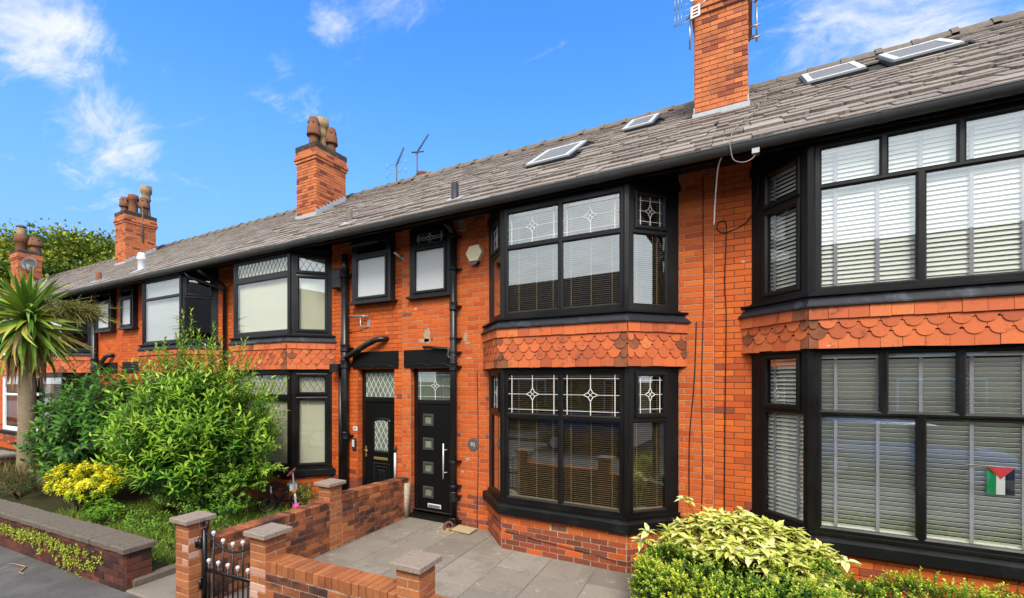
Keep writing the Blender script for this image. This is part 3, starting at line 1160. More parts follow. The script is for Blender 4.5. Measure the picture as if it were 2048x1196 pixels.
def vent_pipe(house, x, y, h, r, mat, cap=False):
    z = EAVE_Z + PITCH * (y - EAVE_Y)
    b = MB()
    b.use(mat, True)
    b.lathe([(r, -0.1), (r, h), (r * 0.75, h), (r * 0.75, h - 0.1)] if not cap else [(r, -0.1), (r, h * 0.55), (r * 1.25, h * 0.58), (r * 1.25, h * 0.74), (r, h * 0.76), (r, h * 0.95), (r * 0.6, h), (0.001, h)], 14, (x, y, z))
    b.smooth = False
    b.use(M['flashing'])
    b.T = Matrix.Translation((x, y, z)) @ Matrix.Rotation(math.atan(PITCH), 4, 'X')
    b.box(-r * 2.2, r * 2.2, -r * 3, r * 2, 0.0, 0.03)
    return b.build('vent_pipe', None, house)


def chimney(house, x0, x1, y0, y1, ztop, pots, pick, corbel=True, seed=3):
    zb = EAVE_Z + PITCH * (y0 - EAVE_Y) - 0.15
    b = MB()
    b.use(M['mortar_stack'])
    b.box(x0 + 0.006, x1 - 0.006, y0 + 0.006, y1 - 0.006, zb - 0.1, ztop - 0.02)
    ch = b.build('chimney', None, house)
    P = Pieces()
    course = 0.076
    zc = ztop - (6 * course if corbel else 0)
    n = int((zc - zb) / course)
    zs = zc - n * course
    for sgn, (p0, p1) in enumerate((((x0, y0), (x1, y0)), ((x1, y0), (x1, y1)), ((x0, y1), (x0, y0)))):
        T, L = facet(p0, p1, 0.0)
        lay_bricks(P, T, 0, L, zs, zc, [], pick, course, 0.009, flip=bool(sgn % 2), jit=0.002)
    if corbel:
        for k, e in enumerate((0.03, 0.055, 0.03, 0.015)):
            for sgn, (p0, p1) in enumerate((((x0 - e, y0 - e), (x1 + e, y0 - e)), ((x1 + e, y0 - e), (x1 + e, y1 + e)), ((x0 - e, y1 + e), (x0 - e, y0 - e)))):
                T, L = facet(p0, p1, 0.0)
                lay_bricks(P, T, 0, L, zc + k * course, zc + (k + 1) * course, [], pick, course, 0.009, flip=bool((sgn + k) % 2))
    P.finish(ch, 'brick', 300, 14.0, 'bricks')
    if corbel:
        b = MB()
        b.use(M['mortar_stack'])
        for k, e in enumerate((0.03, 0.055, 0.03, 0.015)):
            e -= 0.004
            b.box(x0 - e, x1 + e, y0 - e, y1 + e, zc + k * course + 0.002, zc + (k + 1) * course - 0.001)
        b.build('corbel', None, ch)
        c = MB()
        c.use(M['flaunch'])
        e = 0.02
        c.prism([(x0 - e, y0 - e), (x1 + e, y0 - e), (x1 + e, y1 + e), (x0 - e, y1 + e)], zc + 4 * course, zc + 6 * course - 0.02,
                [(x0 - e, y0 - e), (x1 + e, y0 - e), (x1 + e, y1 + e), (x0 - e, y1 + e)])
        c.prism([(x0 - e, y0 - e), (x1 + e, y0 - e), (x1 + e, y1 + e), (x0 - e, y1 + e)], zc + 6 * course - 0.018, zc + 6 * course + 0.05,
                [(x0 + 0.15, y0 + 0.15), (x1 - 0.15, y0 + 0.15), (x1 - 0.15, y1 - 0.15), (x0 + 0.15, y1 - 0.15)])
        c.build('cap', None, ch)
    # lead apron and stepped side flashing
    zf = EAVE_Z + PITCH * (y0 - EAVE_Y)
    f = MB()
    f.use(M['flashing'])
    f.box(x0 - 0.03, x1 + 0.03, y0 - 0.018, y0 + 0.01, zf - 0.06, zf + 0.085)
    k = 0
    y = y0
    while y < y1 - 0.02:
        z = EAVE_Z + PITCH * (y - EAVE_Y)
        f.box(x1 - 0.01, x1 + 0.014 + 0.002 * (k % 2), y, min(y + 0.12, y1), z - 0.05, z + 0.185)
        f.box(x0 - 0.014 - 0.002 * (k % 2), x0 + 0.01, y, min(y + 0.12, y1), z - 0.05, z + 0.185)
        y += 0.105
        k += 1
    f.build('flashing', None, ch)
    for kind, px, py, h, r in pots:
        b = MB()
        z = ztop + 0.005
        if kind == 'hood':       # louvred hood
            b.use(M['terracotta'], True)
            prof = [(r * 0.80, 0), (r * 0.70, h * 0.30), (r * 0.70, h * 0.44), (r * 1.0, h * 0.41), (r * 1.08, h * 0.44), (r * 1.0, h * 0.52), (r * 0.96, h * 0.70), (r * 0.88, h * 0.72), (r * 0.74, h * 0.95), (r * 0.66, h), (r * 0.45, h), (r * 0.45, h - 0.1)]
        elif kind == 'crown':
            b.use(M['buff_pot'], True)
            prof = [(r * 0.95, 0), (r * 0.8, h * 0.2), (r * 0.72, h * 0.5), (r * 0.95, h * 0.55), (r * 0.8, h * 0.62), (r * 0.85, h * 0.74), (r * 1.1, h * 0.78), (r * 1.1, h), (r * 0.9, h), (r * 0.8, h * 0.7)]
        elif kind == 'cowl':
            b.use(M['terracotta'], True)
            b.lathe([(r * 0.8, 0), (r * 0.8, h * 0.35), (r * 1.05, h * 0.38), (r * 0.9, h * 0.6), (r * 0.6, h * 0.66)], 14, (px, py, z))
            b.use(M['buff_pot'], True)
            b.lathe([(r * 0.6, h * 0.66), (r * 0.6, h * 0.93), (r * 0.45, h * 0.93)], 14, (px, py, z))
            b.use(M['dark_metal'], True)
            prof = [(r * 0.75, h * 0.95), (r * 0.72, h * 0.98), (r * 0.4, h * 1.03), (0.001, h * 1.05)]
        else:
            b.use(M['terracotta'], True)
            prof = [(r * 0.9, 0), (r * 0.82, h * 0.3), (r * 0.8, h * 0.7), (r, h * 0.74), (r, h * 0.88), (r * 0.9, h), (r * 0.7, h), (r * 0.7, h * 0.8)]
        b.lathe(prof, 16, (px, py, z), jag=0.09 if kind == 'crown' else None)
        if kind == 'hood':
            b.use(M['charcoal'])
            b.smooth = False
            for q in range(6):
                an = q * math.pi / 3 + 0.3
                b.T = Matrix.Translation((px + math.cos(an) * r * 0.82, py + math.sin(an) * r * 0.82, z + h * 0.80)) @ Matrix.Rotation(an, 4, 'Z')
                b.box(-0.02, 0.016, -0.022, 0.022, -0.02, 0.022)
                b.T = Matrix.Identity(4)
        b.build('chimney_pot', None, ch)
    return ch
def ext(x0, x1, d=0.0):
    return facet((x0, d), (x1, d), 0.0)


def pick_house(low=0.75):
    def f(r, x):
        z = 0.28 + r * 0.075
        q = 0.7 if z < low else (0.15 if z < low + 0.25 else 0.008)
        return M['brick_dark'] if R.random() < q else M['brick']
    return f


def pick_stack(r, x):
    return M['brick_dark'] if R.random() < 0.12 else M['brick_stack']


def build_wall(house, x0, x1, holes, mortar, parts, hide=(), extra=(), anchor=0.0, joint=0.010, plinth=None, brick=0.215):
    """front wall: mortar sheet with openings, bricks on it"""
    T, L = ext(x0, x1, 0.0)
    b = MB(T)
    b.use(M[mortar])
    hs = [(h[0] - x0, h[1] - x0, h[2], h[3]) for h in holes]
    for q in cells(0, L, 0.05, 5.27, hs):
        b.quad((q[0], q[2], 0), (q[1], q[2], 0), (q[1], q[3], 0), (q[0], q[3], 0))
    for h in holes:                               # reveals
        d = 0.30
        for x in (h[0], h[1]):
            b.T = Matrix.Identity(4)
            b.quad((x, 0, h[2]), (x, d, h[2]), (x, d, h[3]), (x, 0, h[3]))
        b.quad((h[0], 0, h[3]), (h[0], d, h[3]), (h[1], d, h[3]), (h[1], 0, h[3]))
        b.T = T
    if not parts:
        b = MB()
        b.use(M['brick'])
        b.T = T
        for q in cells(0, L, 0.05, 5.27, hs):
            b.quad((q[0], q[2], 0), (q[1], q[2], 0), (q[1], q[3], 0), (q[0], q[3], 0))
    w = b.build('wall', None, house)
    P = Pieces(hide)
    lay_bricks(P, T, 0.002, L - 0.002, GZ - 0.004, 5.25, hs, pick_house(), joint=joint, anchor=anchor - x0, brick=brick)
    for TT, a1, z0, z1, fl in extra:
        lay_bricks(P, TT, 0.0, a1, z0, z1, [], pick_house(), joint=joint, flip=fl)
    if plinth:
        cx, ztop = plinth
        pts = bay_pts(cx, 0.006)
        pb = MB()
        pb.use(M[mortar])
        bay_band(pb, cx, [(0.006, ztop), (0.006, 0.05)])
        pb.build('bay_plinth', None, w)
        for k in range(3):
            TT, LL = facet(pts[k], pts[k + 1], 0.0)
            n = int(round((ztop - GZ) / 0.075))
            lay_bricks(P, TT, 0.0, LL, GZ - 0.004, ztop + 0.02, [(0.75, 0.975, 0.655, 0.73)] if k == 1 and parts == 2 else [], pick_house(0.62), joint=joint, flip=k % 2 == 1, anchor=0.06, course=(ztop - GZ) / n)
    P.finish(w, 'brick', 300 if parts else 0, 8.0, 'bricks')
    return w


def build_bay(house, cx, lo, up, fr, fr_lo, spec, rows, parts, seed):
    """two-storey bay: stone sill, window, tiled apron, lead, window"""
    rr = random.Random(seed)
    pts = bay_pts(cx, 0.0)
    out = {}
    for level in ('lower', 'upper'):
        f = M[fr_lo if level == 'lower' else fr]
        b = MB()
        b.use(f)
        z0, z1 = (0.92 + lo, 2.83 + lo) if level == 'lower' else (3.47 + up, 5.12)
        s = spec[level]
        panes = []
        for k in range(3):
            T, L = facet(pts[k], pts[k + 1], 0.0)
            if k == 1:
                lights = s['front']
            else:
                lights = s['splay'] if k == 2 else [(L - a1, L - a0, b0, b1, *m) for a0, a1, b0, b1, *m in s['splay']]
            frame_facet(b, T, L, z0, z1, [l[:4] for l in lights])
            for l in lights:
                if 'sash' in l[4:]:
                    sash_ring(b, T, *l[:4])
            panes += [(T, l) for l in lights]
        b.T = Matrix.Identity(4)
        for x, y in pts[1:3]:                     # corner posts
            n = Vector((1 if x > cx else -1, -2.414, 0)).normalized()
            t = Vector((-n.y, n.x, 0)) * 0.036
            c = Vector((x, y, 0))
            p = [c - t + n * -0.02, c + t + n * -0.02, c + t * 0.75 + n * 0.013, c - t * 0.75 + n * 0.013]
            p = [(v.x, v.y) for v in p]
            area = sum(p[i][0] * p[(i + 1) % 4][1] - p[(i + 1) % 4][0] * p[i][1] for i in range(4))
            b.prism(p if area > 0 else p[::-1], z0, z1 - 0.002)
        bay_band(b, cx, [(-0.01, z1), (0.022, z1), (0.022, z1 - (0.05 if level == 'lower' else 0.10)), (0.0, z1 - (0.055 if level == 'lower' else 0.105))])
        bay_band(b, cx, [(0.0, z0 + 0.035), (0.02, z0 + 0.03), (0.02, z0), (-0.02, z0)])
        w = b.build('bay_window', None, house)
        for T, l in panes:
            pane(T, *l[:4], w, -0.022)
            for kind in ('star', 'diamond'):
                if kind in l[4:]:
                    leading(T, *l[:4], kind, w, -0.0205, 'dark' not in l[4:])
        out[level] = w
    # stone sill
    b = MB()
    b.use(M['black_stone'])
    zs = 0.897 + lo
    bay_band(b, cx, [(-0.06, zs + 0.028), (0.0, zs + 0.022), (0.06, zs + 0.004), (0.083, zs - 0.012), (0.085, zs - 0.112), (0.068, zs - 0.128), (0.004, zs - 0.13)])
    b.build('stone_sill', None, house)
    # upper sill board and lead
    b = MB()
    b.use(M['black_wood'])
    zd = 3.478 + up
    bay_band(b, cx, [(-0.03, zd + 0.016), (0.088, zd), (0.088, zd - 0.022), (0.03, zd - 0.026)])
    b.build('window_sill', None, house)
    b = MB()
    b.use(M['lead'])
    zl = 3.35 + up
    bay_band(b, cx, [(0.05, zd - 0.022), (0.058, zd - 0.05), (0.108, zl + 0.01), (0.108, zl - 0.006), (0.09, zl - 0.006)])
    lead = b.build('lead_flashing', None, house)
    # tiled apron
    zb = 2.80 + lo
    b = MB()
    b.use(M['tile_soot'])
    bay_band(b, cx, [(0.05, zl), (0.058, zb + 0.02), (0.0, zb + 0.012)])
    ap = b.build('tiled_apron', None, house)
    P = Pieces()
    e = (zl - zb - 0.13) / (rows + 1)
    bots = [(zl - 0.13, 0.14, False)] + [(zl - 0.13 - e * (k + 1), e + 0.055, True) for k in range(rows)] + [(zb, e + 0.05, False)]
    apts = bay_pts(cx, 0.072)
    for k in range(3):
        T, L = facet(apts[k], apts[k + 1], 0.0)
        n = Vector((T[0][2], T[1][2], 0))
        m = int(round(L / 0.162))
        w = L / m
        for r, (z, h, sc) in enumerate(bots):
            a = 0.0 if r % 2 == 0 else -w / 2
            while a < L - 0.01:
                q0, q1 = max(a, 0.0), min(a + w, L)
                a += w
                if q1 - q0 < 0.02:
                    continue
                edge = q0 < 0.02 or q1 > L - 0.02
                soot = edge and rr.random() < (0.7 if k == 1 else 0.3) and r > 0 or rr.random() < 0.02
                W = T @ Matrix.Translation(((q0 + q1) / 2, z + rr.gauss(0, 0.0025), 0.012 + (0.010 if r == 0 else 0) + rr.gauss(0, 0.0015))) @ Matrix.Rotation(-0.10, 4, 'X') @ Matrix.Rotation(rr.gauss(0, 0.012) + (rr.uniform(-0.06, 0.06) if rr.random() < 0.06 else 0), 4, 'Z')
                ww = round(q1 - q0, 3)
                P.add((ww, round(h, 3), sc), tile_piece(ww, h, sc), W, M['tile_soot'] if soot else M['tile'], n, ww * h)
    P.finish(ap, 'tile', 300 if parts else 0, 6.0, 'tiles')
    return out


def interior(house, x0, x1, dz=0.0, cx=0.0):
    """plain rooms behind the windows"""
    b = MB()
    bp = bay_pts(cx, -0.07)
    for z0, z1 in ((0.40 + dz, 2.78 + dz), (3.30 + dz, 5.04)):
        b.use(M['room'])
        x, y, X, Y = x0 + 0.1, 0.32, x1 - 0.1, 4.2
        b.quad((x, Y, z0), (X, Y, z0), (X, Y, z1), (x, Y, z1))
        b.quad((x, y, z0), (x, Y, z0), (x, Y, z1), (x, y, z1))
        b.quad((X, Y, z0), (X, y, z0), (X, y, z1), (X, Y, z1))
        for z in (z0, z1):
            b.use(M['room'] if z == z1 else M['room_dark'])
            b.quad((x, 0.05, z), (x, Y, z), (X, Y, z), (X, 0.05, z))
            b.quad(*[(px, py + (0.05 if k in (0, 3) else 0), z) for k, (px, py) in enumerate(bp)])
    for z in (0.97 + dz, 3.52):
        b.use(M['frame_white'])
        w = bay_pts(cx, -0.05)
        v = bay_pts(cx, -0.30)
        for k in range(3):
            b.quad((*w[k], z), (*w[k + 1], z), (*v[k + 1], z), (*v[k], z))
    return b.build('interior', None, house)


def soil_pipe(house, x, r, z0, z1, y, collars, mat='black_paint', bend=None):
    b = MB()
    b.use(M[mat], True)
    b.tube([(x, y, z0), (x, y, z1)], r, 12)
    if bend:
        b.tube([(x, y, z1 - 0.01)] + bend, [r] + [r * 0.9] * len(bend), 12)
    p = b.build('drain_pipe', None, house)
    for z, h, k in collars:
        c = MB()
        c.use(M[mat], True)
        c.lathe([(r, -h / 2), (r * k, -h / 2), (r * k, -h / 2 + 0.015), (r * (k - 0.07), -h / 4), (r * (k - 0.07), h / 4), (r * k, h / 2 - 0.015), (r * k, h / 2), (r, h / 2)], 14, (x, y, z))
        c.smooth = False
        c.box(x - r * 1.0, x + r * 2.0, y + r * 0.3, -0.002, z - 0.012, z + 0.012)
        c.build('pipe_collar', None, p)
    return p


def lintel(house, x0, x1, z0, z1):
    b = MB()
    b.use(M['black_wood'])
    b.box(x0, x1, -0.032, 0.01, z0, z1)
    o = b.build('lintel', None, house)
    w = MB()
    w.use(M['black_paint'], True)
    n = 24
    pts = []
    for k in range(n + 1):
        t = k / n
        s = abs(math.sin(t * math.pi * 2))
        pts.append((x0 + 0.12 + (x1 - x0 - 0.24) * t, -0.036, z0 + 0.012 + 0.05 * (s ** 0.7 if True else 0) * (1 - 0.0)))
    w.tube(pts, 0.008, 6)
    w.build('moulding', None, o)
    return o


def door_hole_frame(b, T, L, z0, z1, zt, w):
    """jambs, head and transom of a doorway"""
    b.T = T
    b.cham(0, w, z0, z1, -0.05, 0.0, 0.008)
    b.cham(L - w, L, z0, z1, -0.05, 0.0, 0.008)
    b.cham(w, L - w, z1 - w, z1, -0.05, 0.0, 0.008)
    b.cham(w, L - w, zt - 0.035, zt + 0.035, -0.05, 0.004, 0.008)


# ---- the house in the middle, number 92 -------------------------------------------------
GR_H = 'brick terrace houses of the row'
CX92, CX90, CX94, CX96, CX98, CX100 = -2.186, 1.434, -8.514, -12.32, -18.85, -22.1
X94, X96, X98, X100 = -10.42, -15.70, -20.4, -25.6

h92 = thing('terrace_house', ((AD + AX) / 2, 0, GZ), 'orange brick terraced house with black plank door and wooden venetian blinds, paved forecourt in front', 'house', GR_H)
door92 = (-5.17, -4.255, 0.30, 2.845)
win92 = (-5.11, -4.30, 4.03, 5.26)
bay92 = (CX92 - WW, CX92 + WW, 0.04, 5.28)
T1, _ = facet((-5.17, 0.0), (-5.17, 0.30), 0.0)
T2, _ = facet((-4.255, 0.30), (-4.255, 0.0), 0.0)
# left reveal faces right: walk it front to back
Tl, _ = facet((-5.17, 0.006), (-5.17, 0.12), 0.0)
build_wall(h92, AD, AX, [door92, win92, bay92], 'mortar_pale', 2, extra=[(Tl, 0.11, GZ, 2.83, False)], anchor=-5.35, plinth=(CX92, 0.79), joint=0.0085, brick=(AX - AD) / 22 - 0.0085)
S92 = {
    'lower': {'front': [(0.093, 0.833, 1.02, 2.10), (0.908, 1.648, 1.02, 2.10), (0.093, 0.833, 2.18, 2.70, 'star'), (0.908, 1.648, 2.18, 2.70, 'star')],
              'splay': [(0.106, 0.561, 1.02, 2.10), (0.17, 0.52, 2.22, 2.68, 'star', 'sash')]},
    'upper': {'front': [(0.093, 0.833, 3.58, 4.432), (0.908, 1.648, 3.58, 4.432), (0.093, 0.833, 4.509, 4.936, 'star'), (0.908, 1.648, 4.509, 4.936, 'star')],
              'splay': [(0.106, 0.561, 3.58, 4.43), (0.17, 0.52, 4.55, 4.905, 'star', 'sash')]}}
build_bay(h92, CX92, 0.0, 0.0, 'frame', 'frame', S92, 3, True, 11)
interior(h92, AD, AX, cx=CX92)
small_window(h92, -5.13, -4.285, 4.03, 5.20, 0.06, 'star', 'frame')
lintel(h92, -5.285, -4.19, 2.846, 3.145)
# door
Td, Ld = facet((-5.17, 0.10), (-4.255, 0.10), 0.0)
b = MB()
b.use(M['frame'])
door_hole_frame(b, Td, Ld, 0.33, 2.845, 2.255, 0.075)
b.T = Matrix.Identity(4)
b.box(-5.22, -4.235, -0.045, 0.12, 0.276, 0.335)
b.box(-5.17, -4.255, 0.04, 0.12, 0.336, 0.352)
df = b.build('door_frame', None, h92)
pane(Td, 0.088, Ld - 0.088, 2.295, 2.765, df, -0.02, 'frosted_green')
pane(Td, 0.088, Ld - 0.088, 2.295, 2.765, df, -0.010)
leading(Td, 0.088, Ld - 0.088, 2.295, 2.765, 'star', df, -0.0095)
b = MB(Td)
b.use(M['black_wood'])
wins = [(0.215, 0.40, 1.86, 2.03), (0.215, 0.40, 1.45, 1.62), (0.215, 0.40, 1.04, 1.205), (0.215, 0.40, 0.625, 0.785)]
DX0, DX1, DZ0, DZ1 = 0.085, Ld - 0.085, 0.365, 2.215
for q in cells(DX0, DX1, DZ0, DZ1, [(a0 + .02, a1 - .02, b0 + .02, b1 - .02) for a0, a1, b0, b1 in wins]):
    b.box(q[0], q[1], q[2], q[3], -0.045, -0.012)
for k in range(1, 6):
    x = DX0 + (DX1 - DX0) * k / 6
    for z0, z1 in ((DZ0, 0.6), (2.06, DZ1)):
        b.box(x - 0.003, x + 0.003, z0 + 0.03, z1 - 0.02, -0.0115, -0.0105)
dr = b.build('door', None, h92)
for a0, a1, b0, b1 in wins:
    w = MB(Td)
    w.use(M['gutter'])
    frame_o = (a0 - 0.02, a1 + 0.02, b0 - 0.02, b1 + 0.02)
    for q in cells(*frame_o, [(a0 + 0.022, a1 - 0.022, b0 + 0.022, b1 - 0.022)]):
        w.cham(q[0], q[1], q[2], q[3], -0.02, 0.004, 0.006)
    w = w.build('door_window', None, dr)
    pane(Td, a0 + 0.02, a1 - 0.02, b0 + 0.02, b1 - 0.02, dr, -0.018, 'frosted_green')
w = MB(Td)
w.use(M['alum'], True)
w.tube([(0.665, 0.975, 0.045), (0.665, 1.57, 0.045)], 0.0125, 10)
for z in (1.08, 1.46):
    w.tube([(0.665, z, 0.045), (0.70, z, -0.02)], 0.008, 8)
w.build('handle', None, dr)
w = MB(Td)
w.use(M['alum'])
w.cham(0.295, 0.575, 0.445, 0.515, -0.02, -0.004, 0.006)
w.use(M['steel'])
w.cham(0.315, 0.555, 0.458, 0.502, -0.004, 0.002, 0.004)
w.build('letterbox', None, dr)
# pipes
soil_pipe(h92, -4.20, 0.055, GZ, 5.0, -0.085, [(4.93, 0.03, 1.25), (4.42, 0.03, 1.22), (3.82, 0.14, 1.28), (3.08, 0.03, 1.22), (3.30, 0.03, 1.22), (2.85, 0.14, 1.25), (1.32, 0.04, 1.25), (0.93, 0.03, 1.25), (0.76, 0.16, 1.28), (0.36, 0.12, 1.32)],
          bend=[(-4.20, -0.12, 5.03), (-4.20, -0.3, 5.10)])
b = MB()
b.use(M['black_paint'], True)
b.tube([(-4.84, 0.0, 3.19), (-4.82, -0.075, 3.185), (-4.32, -0.085, 3.14), (-4.29, -0.085, 3.12), (-4.31, -0.085, 3.03), (-4.28, -0.085, 2.99), (-4.22, -0.085, 2.98)], 0.024, 8)
b.build('waste_pipe', None, h92)
b = MB()
b.use(M['stone_vent'])
for q in cells(-4.16, -4.0, 5.03, 5.20, [(-4.145, -4.015, 5.05, 5.185)]):
    b.box(q[0], q[1], -0.03, 0.01, q[2], q[3])
for k in range(6):
    b.box(-4.145, -4.015, -0.02, 0.01, 5.05 + k * 0.023, 5.062 + k * 0.023)
b.build('wall_vent', None, h92)
# air brick in the plinth, metal strip studs
TT, LL = facet(bay_pts(CX92, 0.006)[1], bay_pts(CX92, 0.006)[2], 0.0)
b = MB(TT)
b.use(M['terracotta'])
for q in cells(0.76, 0.965, 0.66, 0.725, [(0.772, 0.953, 0.669, 0.716)]):
    b.box(q[0], q[1], q[2], q[3], -0.02, 0.009)
for k in range(4):
    b.box(0.772, 0.953, 0.669 + k * 0.0125, 0.674 + k * 0.0125, -0.02, 0.007)
b.use(M['room_dark'])
b.box(0.772, 0.953, 0.669, 0.716, -0.03, -0.012)
b.build('air_brick', None, h92)
for px, pz, w_, h_ in ((-4.80, 3.36, 0.10, 0.16), (-4.86, 3.30, 0.16, 0.05), (-4.02, 3.33, 0.05, 0.10), (-3.98, 3.22, 0.07, 0.03), (-3.95, 2.98, 0.10, 0.02), (-3.98, 1.36, 0.06, 0.03)):
    b = MB(facet((px, 0.0), (px + 1, 0.0), pz)[0])
    b.use(M['mortar_pale'])
    k = 11
    pts = [(w_ * R.uniform(0.55, 1.1) * math.cos(q), h_ * R.uniform(0.55, 1.1) * math.sin(q)) for q in [2 * math.pi * i / k for i in range(k)]]
    b.prism(pts, -0.005, 0.0075, [(x * 0.9, y * 0.9) for x, y in pts])
    b.build('mortar_patch', None, h92)
R92 = [(-3.45, -2.61, 0.82, 2.05), (-2.05, -1.46, 1.95, 3.0), (0.755, 1.50, 1.85, 2.90), (1.74, 2.52, 1.80, 2.82)]


def wh(q):
    return (q[0] - 0.02, q[1] + 0.02, (q[2] - EAVE_Y) * SL - 0.03, (q[3] - EAVE_Y) * SL + 0.03)


def ch_hole(x0, x1, y0, y1):
    return (x0, x1, (y0 - EAVE_Y) * SL - 0.02, (y1 - EAVE_Y) * SL)


roof(h92, AD, AX + 0.0, True, seed=5, holes=[wh(q) for q in R92[:2]] + [ch_hole(-0.758, 0, 1.62, 2.55)])
for q in ((-3.42, -2.64, 0.98, 1.95), (-2.02, -1.50, 2.07, 2.88)):
    roof_window(h92, *q)
vent_pipe(h92, -4.16, -0.10, 0.27, 0.06, M['charcoal'])
chimney(h92, -0.758, -0.010, 1.60, 2.55, 8.82, [], pick_stack)

# ---- the house on the right, number 90 --------------------------------------------------
h90 = thing('terrace_house', (2.0, 0, GZ), 'terraced house at the right with white slatted blinds and two roof windows by the ridge', 'house', GR_H)
build_wall(h90, AX, 4.6, [(CX90 - WW, CX90 + WW, 0.04, 5.28)], 'mortar_dark', 2, anchor=-0.376, joint=0.007, plinth=(CX90, 0.935))
S90 = {
    'lower': {'front': [(0.092, 0.824, 1.153, 2.272), (0.901, 1.648, 1.153, 2.272), (0.092, 0.554, 2.328, 2.886), (0.624, 1.108, 2.328, 2.886), (1.174, 1.648, 2.328, 2.886)],
              'splay': [(0.10, 0.56, 1.153, 2.272), (0.17, 0.53, 2.37, 2.86, 'sash')]},
    'upper': {'front': [(0.092, 0.824, 3.58, 4.563), (0.901, 1.648, 3.58, 4.563), (0.092, 0.554, 4.622, 4.969), (0.624, 1.108, 4.622, 4.969), (1.174, 1.648, 4.622, 4.969)],
              'splay': [(0.17, 0.53, 3.63, 4.49, 'sash'), (0.17, 0.53, 4.63, 4.93, 'sash')]}}
build_bay(h90, CX90, 0.145, 0.02, 'frame', 'frame', S90, 2, True, 12)
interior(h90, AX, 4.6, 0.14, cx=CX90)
roof(h90, AX, 4.6, True, seed=6, holes=[wh(q) for q in R92[2:]] + [ch_hole(-0.758, 0, 1.62, 2.55)])
for q in ((0.775, 1.47, 1.97, 2.83), (1.765, 2.48, 1.92, 2.76)):
    roof_window(h90, *q)

# ---- number 94 ---------------------------------------------------------------------------
h94 = thing('terrace_house', ((X94 + AD) / 2, 0, GZ), 'terraced house with black panelled door, diamond leaded windows and cream vertical blinds', 'house', GR_H)
door94 = (-6.42, -5.529, 0.30, 2.845)
win94 = (-6.42, -5.52, 4.03, 5.26)
bay94 = (CX94 - WW, CX94 + WW, 0.04, 5.28)
Tl, _ = facet((-6.42, 0.006), (-6.42, 0.12), 0.0)
Tr, _ = facet((-5.529, 0.12), (-5.529, 0.006), 0.0)
build_wall(h94, X94, AD, [door94, win94, bay94], 'mortar_dark', 1, hide=[(90, 640, 540, 1080)], extra=[(Tl, 0.11, GZ, 2.83, False)], anchor=-5.35, joint=0.007, plinth=(CX94, 0.83))
S94 = {
    'lower': {'front': [(0.076, 1.664, 1.05, 2.252), (0.076, 1.664, 2.36, 2.72, 'diamond', 'dark')],
              'splay': [(0.17, 0.62, 1.05, 2.252, 'sash'), (0.17, 0.62, 2.40, 2.70, 'diamond', 'dark', 'sash')]},
    'upper': {'front': [(0.076, 1.664, 3.596, 4.575), (0.076, 1.664, 4.71, 4.968, 'diamond', 'dark')],
              'splay': [(0.17, 0.62, 3.60, 4.57, 'sash'), (0.17, 0.62, 4.71, 4.96, 'diamond', 'dark', 'sash')]}}
build_bay(h94, CX94, 0.035, 0.0, 'frame_grey', 'frame', S94, 3, True, 13)
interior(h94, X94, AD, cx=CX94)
small_window(h94, -6.43, -5.50, 4.03, 5.20, 0.13, 'open', 'frame_grey')
lintel(h94, -6.52, -5.425, 2.846, 3.145)
Td, Ld = facet((-6.42, 0.10), (-5.529, 0.10), 0.0)
b = MB()
b.use(M['frame'])
door_hole_frame(b, Td, Ld, 0.33, 2.845, 2.26, 0.075)
b.T = Matrix.Identity(4)
b.box(-6.46, -5.51, -0.045, 0.12, 0.276, 0.335)
df = b.build('door_frame', None, h94)
pane(Td, 0.088, Ld - 0.088, 2.32, 2.765, df, -0.02, 'frosted_green')
leading(Td, 0.088, Ld - 0.088, 2.32, 2.765, 'diamond', df, -0.019)
b = MB(Td)
b.use(M['black_wood'])
b.cham(0.085, Ld - 0.085, 0.36, 2.215, -0.045, -0.010, 0.008)
dr = b.build('door', None, h94)
arch = [(0.275, 1.29), (0.69, 1.29), (0.69, 1.885)] + [(0.4825 + 0.2075 * math.cos(q), 1.885 + 0.06 * math.sin(q)) for q in [math.pi * k / 10 for k in range(1, 10)]] + [(0.275, 1.885)]
ins = [(0.4825 + (x - 0.4825) * 0.78, 1.60 + (z - 1.60) * 0.86) for x, z in arch]
w = MB(Td)
w.use(M['black_paint'])
nA = len(arch)
rings = [[(*p, -0.009) for p in arch], [(0.4825 + (x - 0.4825) * 0.95, 1.6 + (z - 1.6) * 0.965, 0.006) for x, z in arch], [(*p, -0.004) for p in ins]]
for r0, r1 in zip(rings, rings[1:]):
    for k in range(nA):
        w.quad(r0[k], r0[(k + 1) % nA], r1[(k + 1) % nA], r1[k])
w.build('door_moulding', None, dr)
w = MB(Td)
w.use(M['frosted_green'])
w.prism(ins, -0.012, -0.005)
w.build('door_window', None, dr)
leading(Td, 0.325, 0.64, 1.36, 1.875, 'diamond', dr, -0.0045)
w = MB(Td)
w.use(M['black_paint'])
for e, c in ((0.0, 0.004), (0.055, 0.008)):
    for q in cells(0.28 + e, 0.69 - e, 0.46 + e, 1.11 - e, [(0.31 + e, 0.66 - e, 0.49 + e, 1.08 - e)]):
        w.cham(q[0], q[1], q[2], q[3], -0.012, c, 0.008)
w.cham(0.40, 0.57, 0.58, 0.99, -0.012, 0.006, 0.012)
w.build('door_panel', None, dr)
w = MB(Td)
w.use(M['gold'])
w.cham(0.295, 0.635, 1.165, 1.215, -0.012, 0.001, 0.006)
w.build('letterbox', None, dr)
w = MB(Td)
w.use(M['gold'])
w.cham(0.088, 0.118, 1.20, 1.40, -0.012, 0.004, 0.004)
w.use(M['gold'], True)
w.tube([(0.103, 1.33, 0.0), (0.103, 1.33, 0.045), (0.19, 1.325, 0.048)], 0.010, 8)
w.build('handle', None, dr)
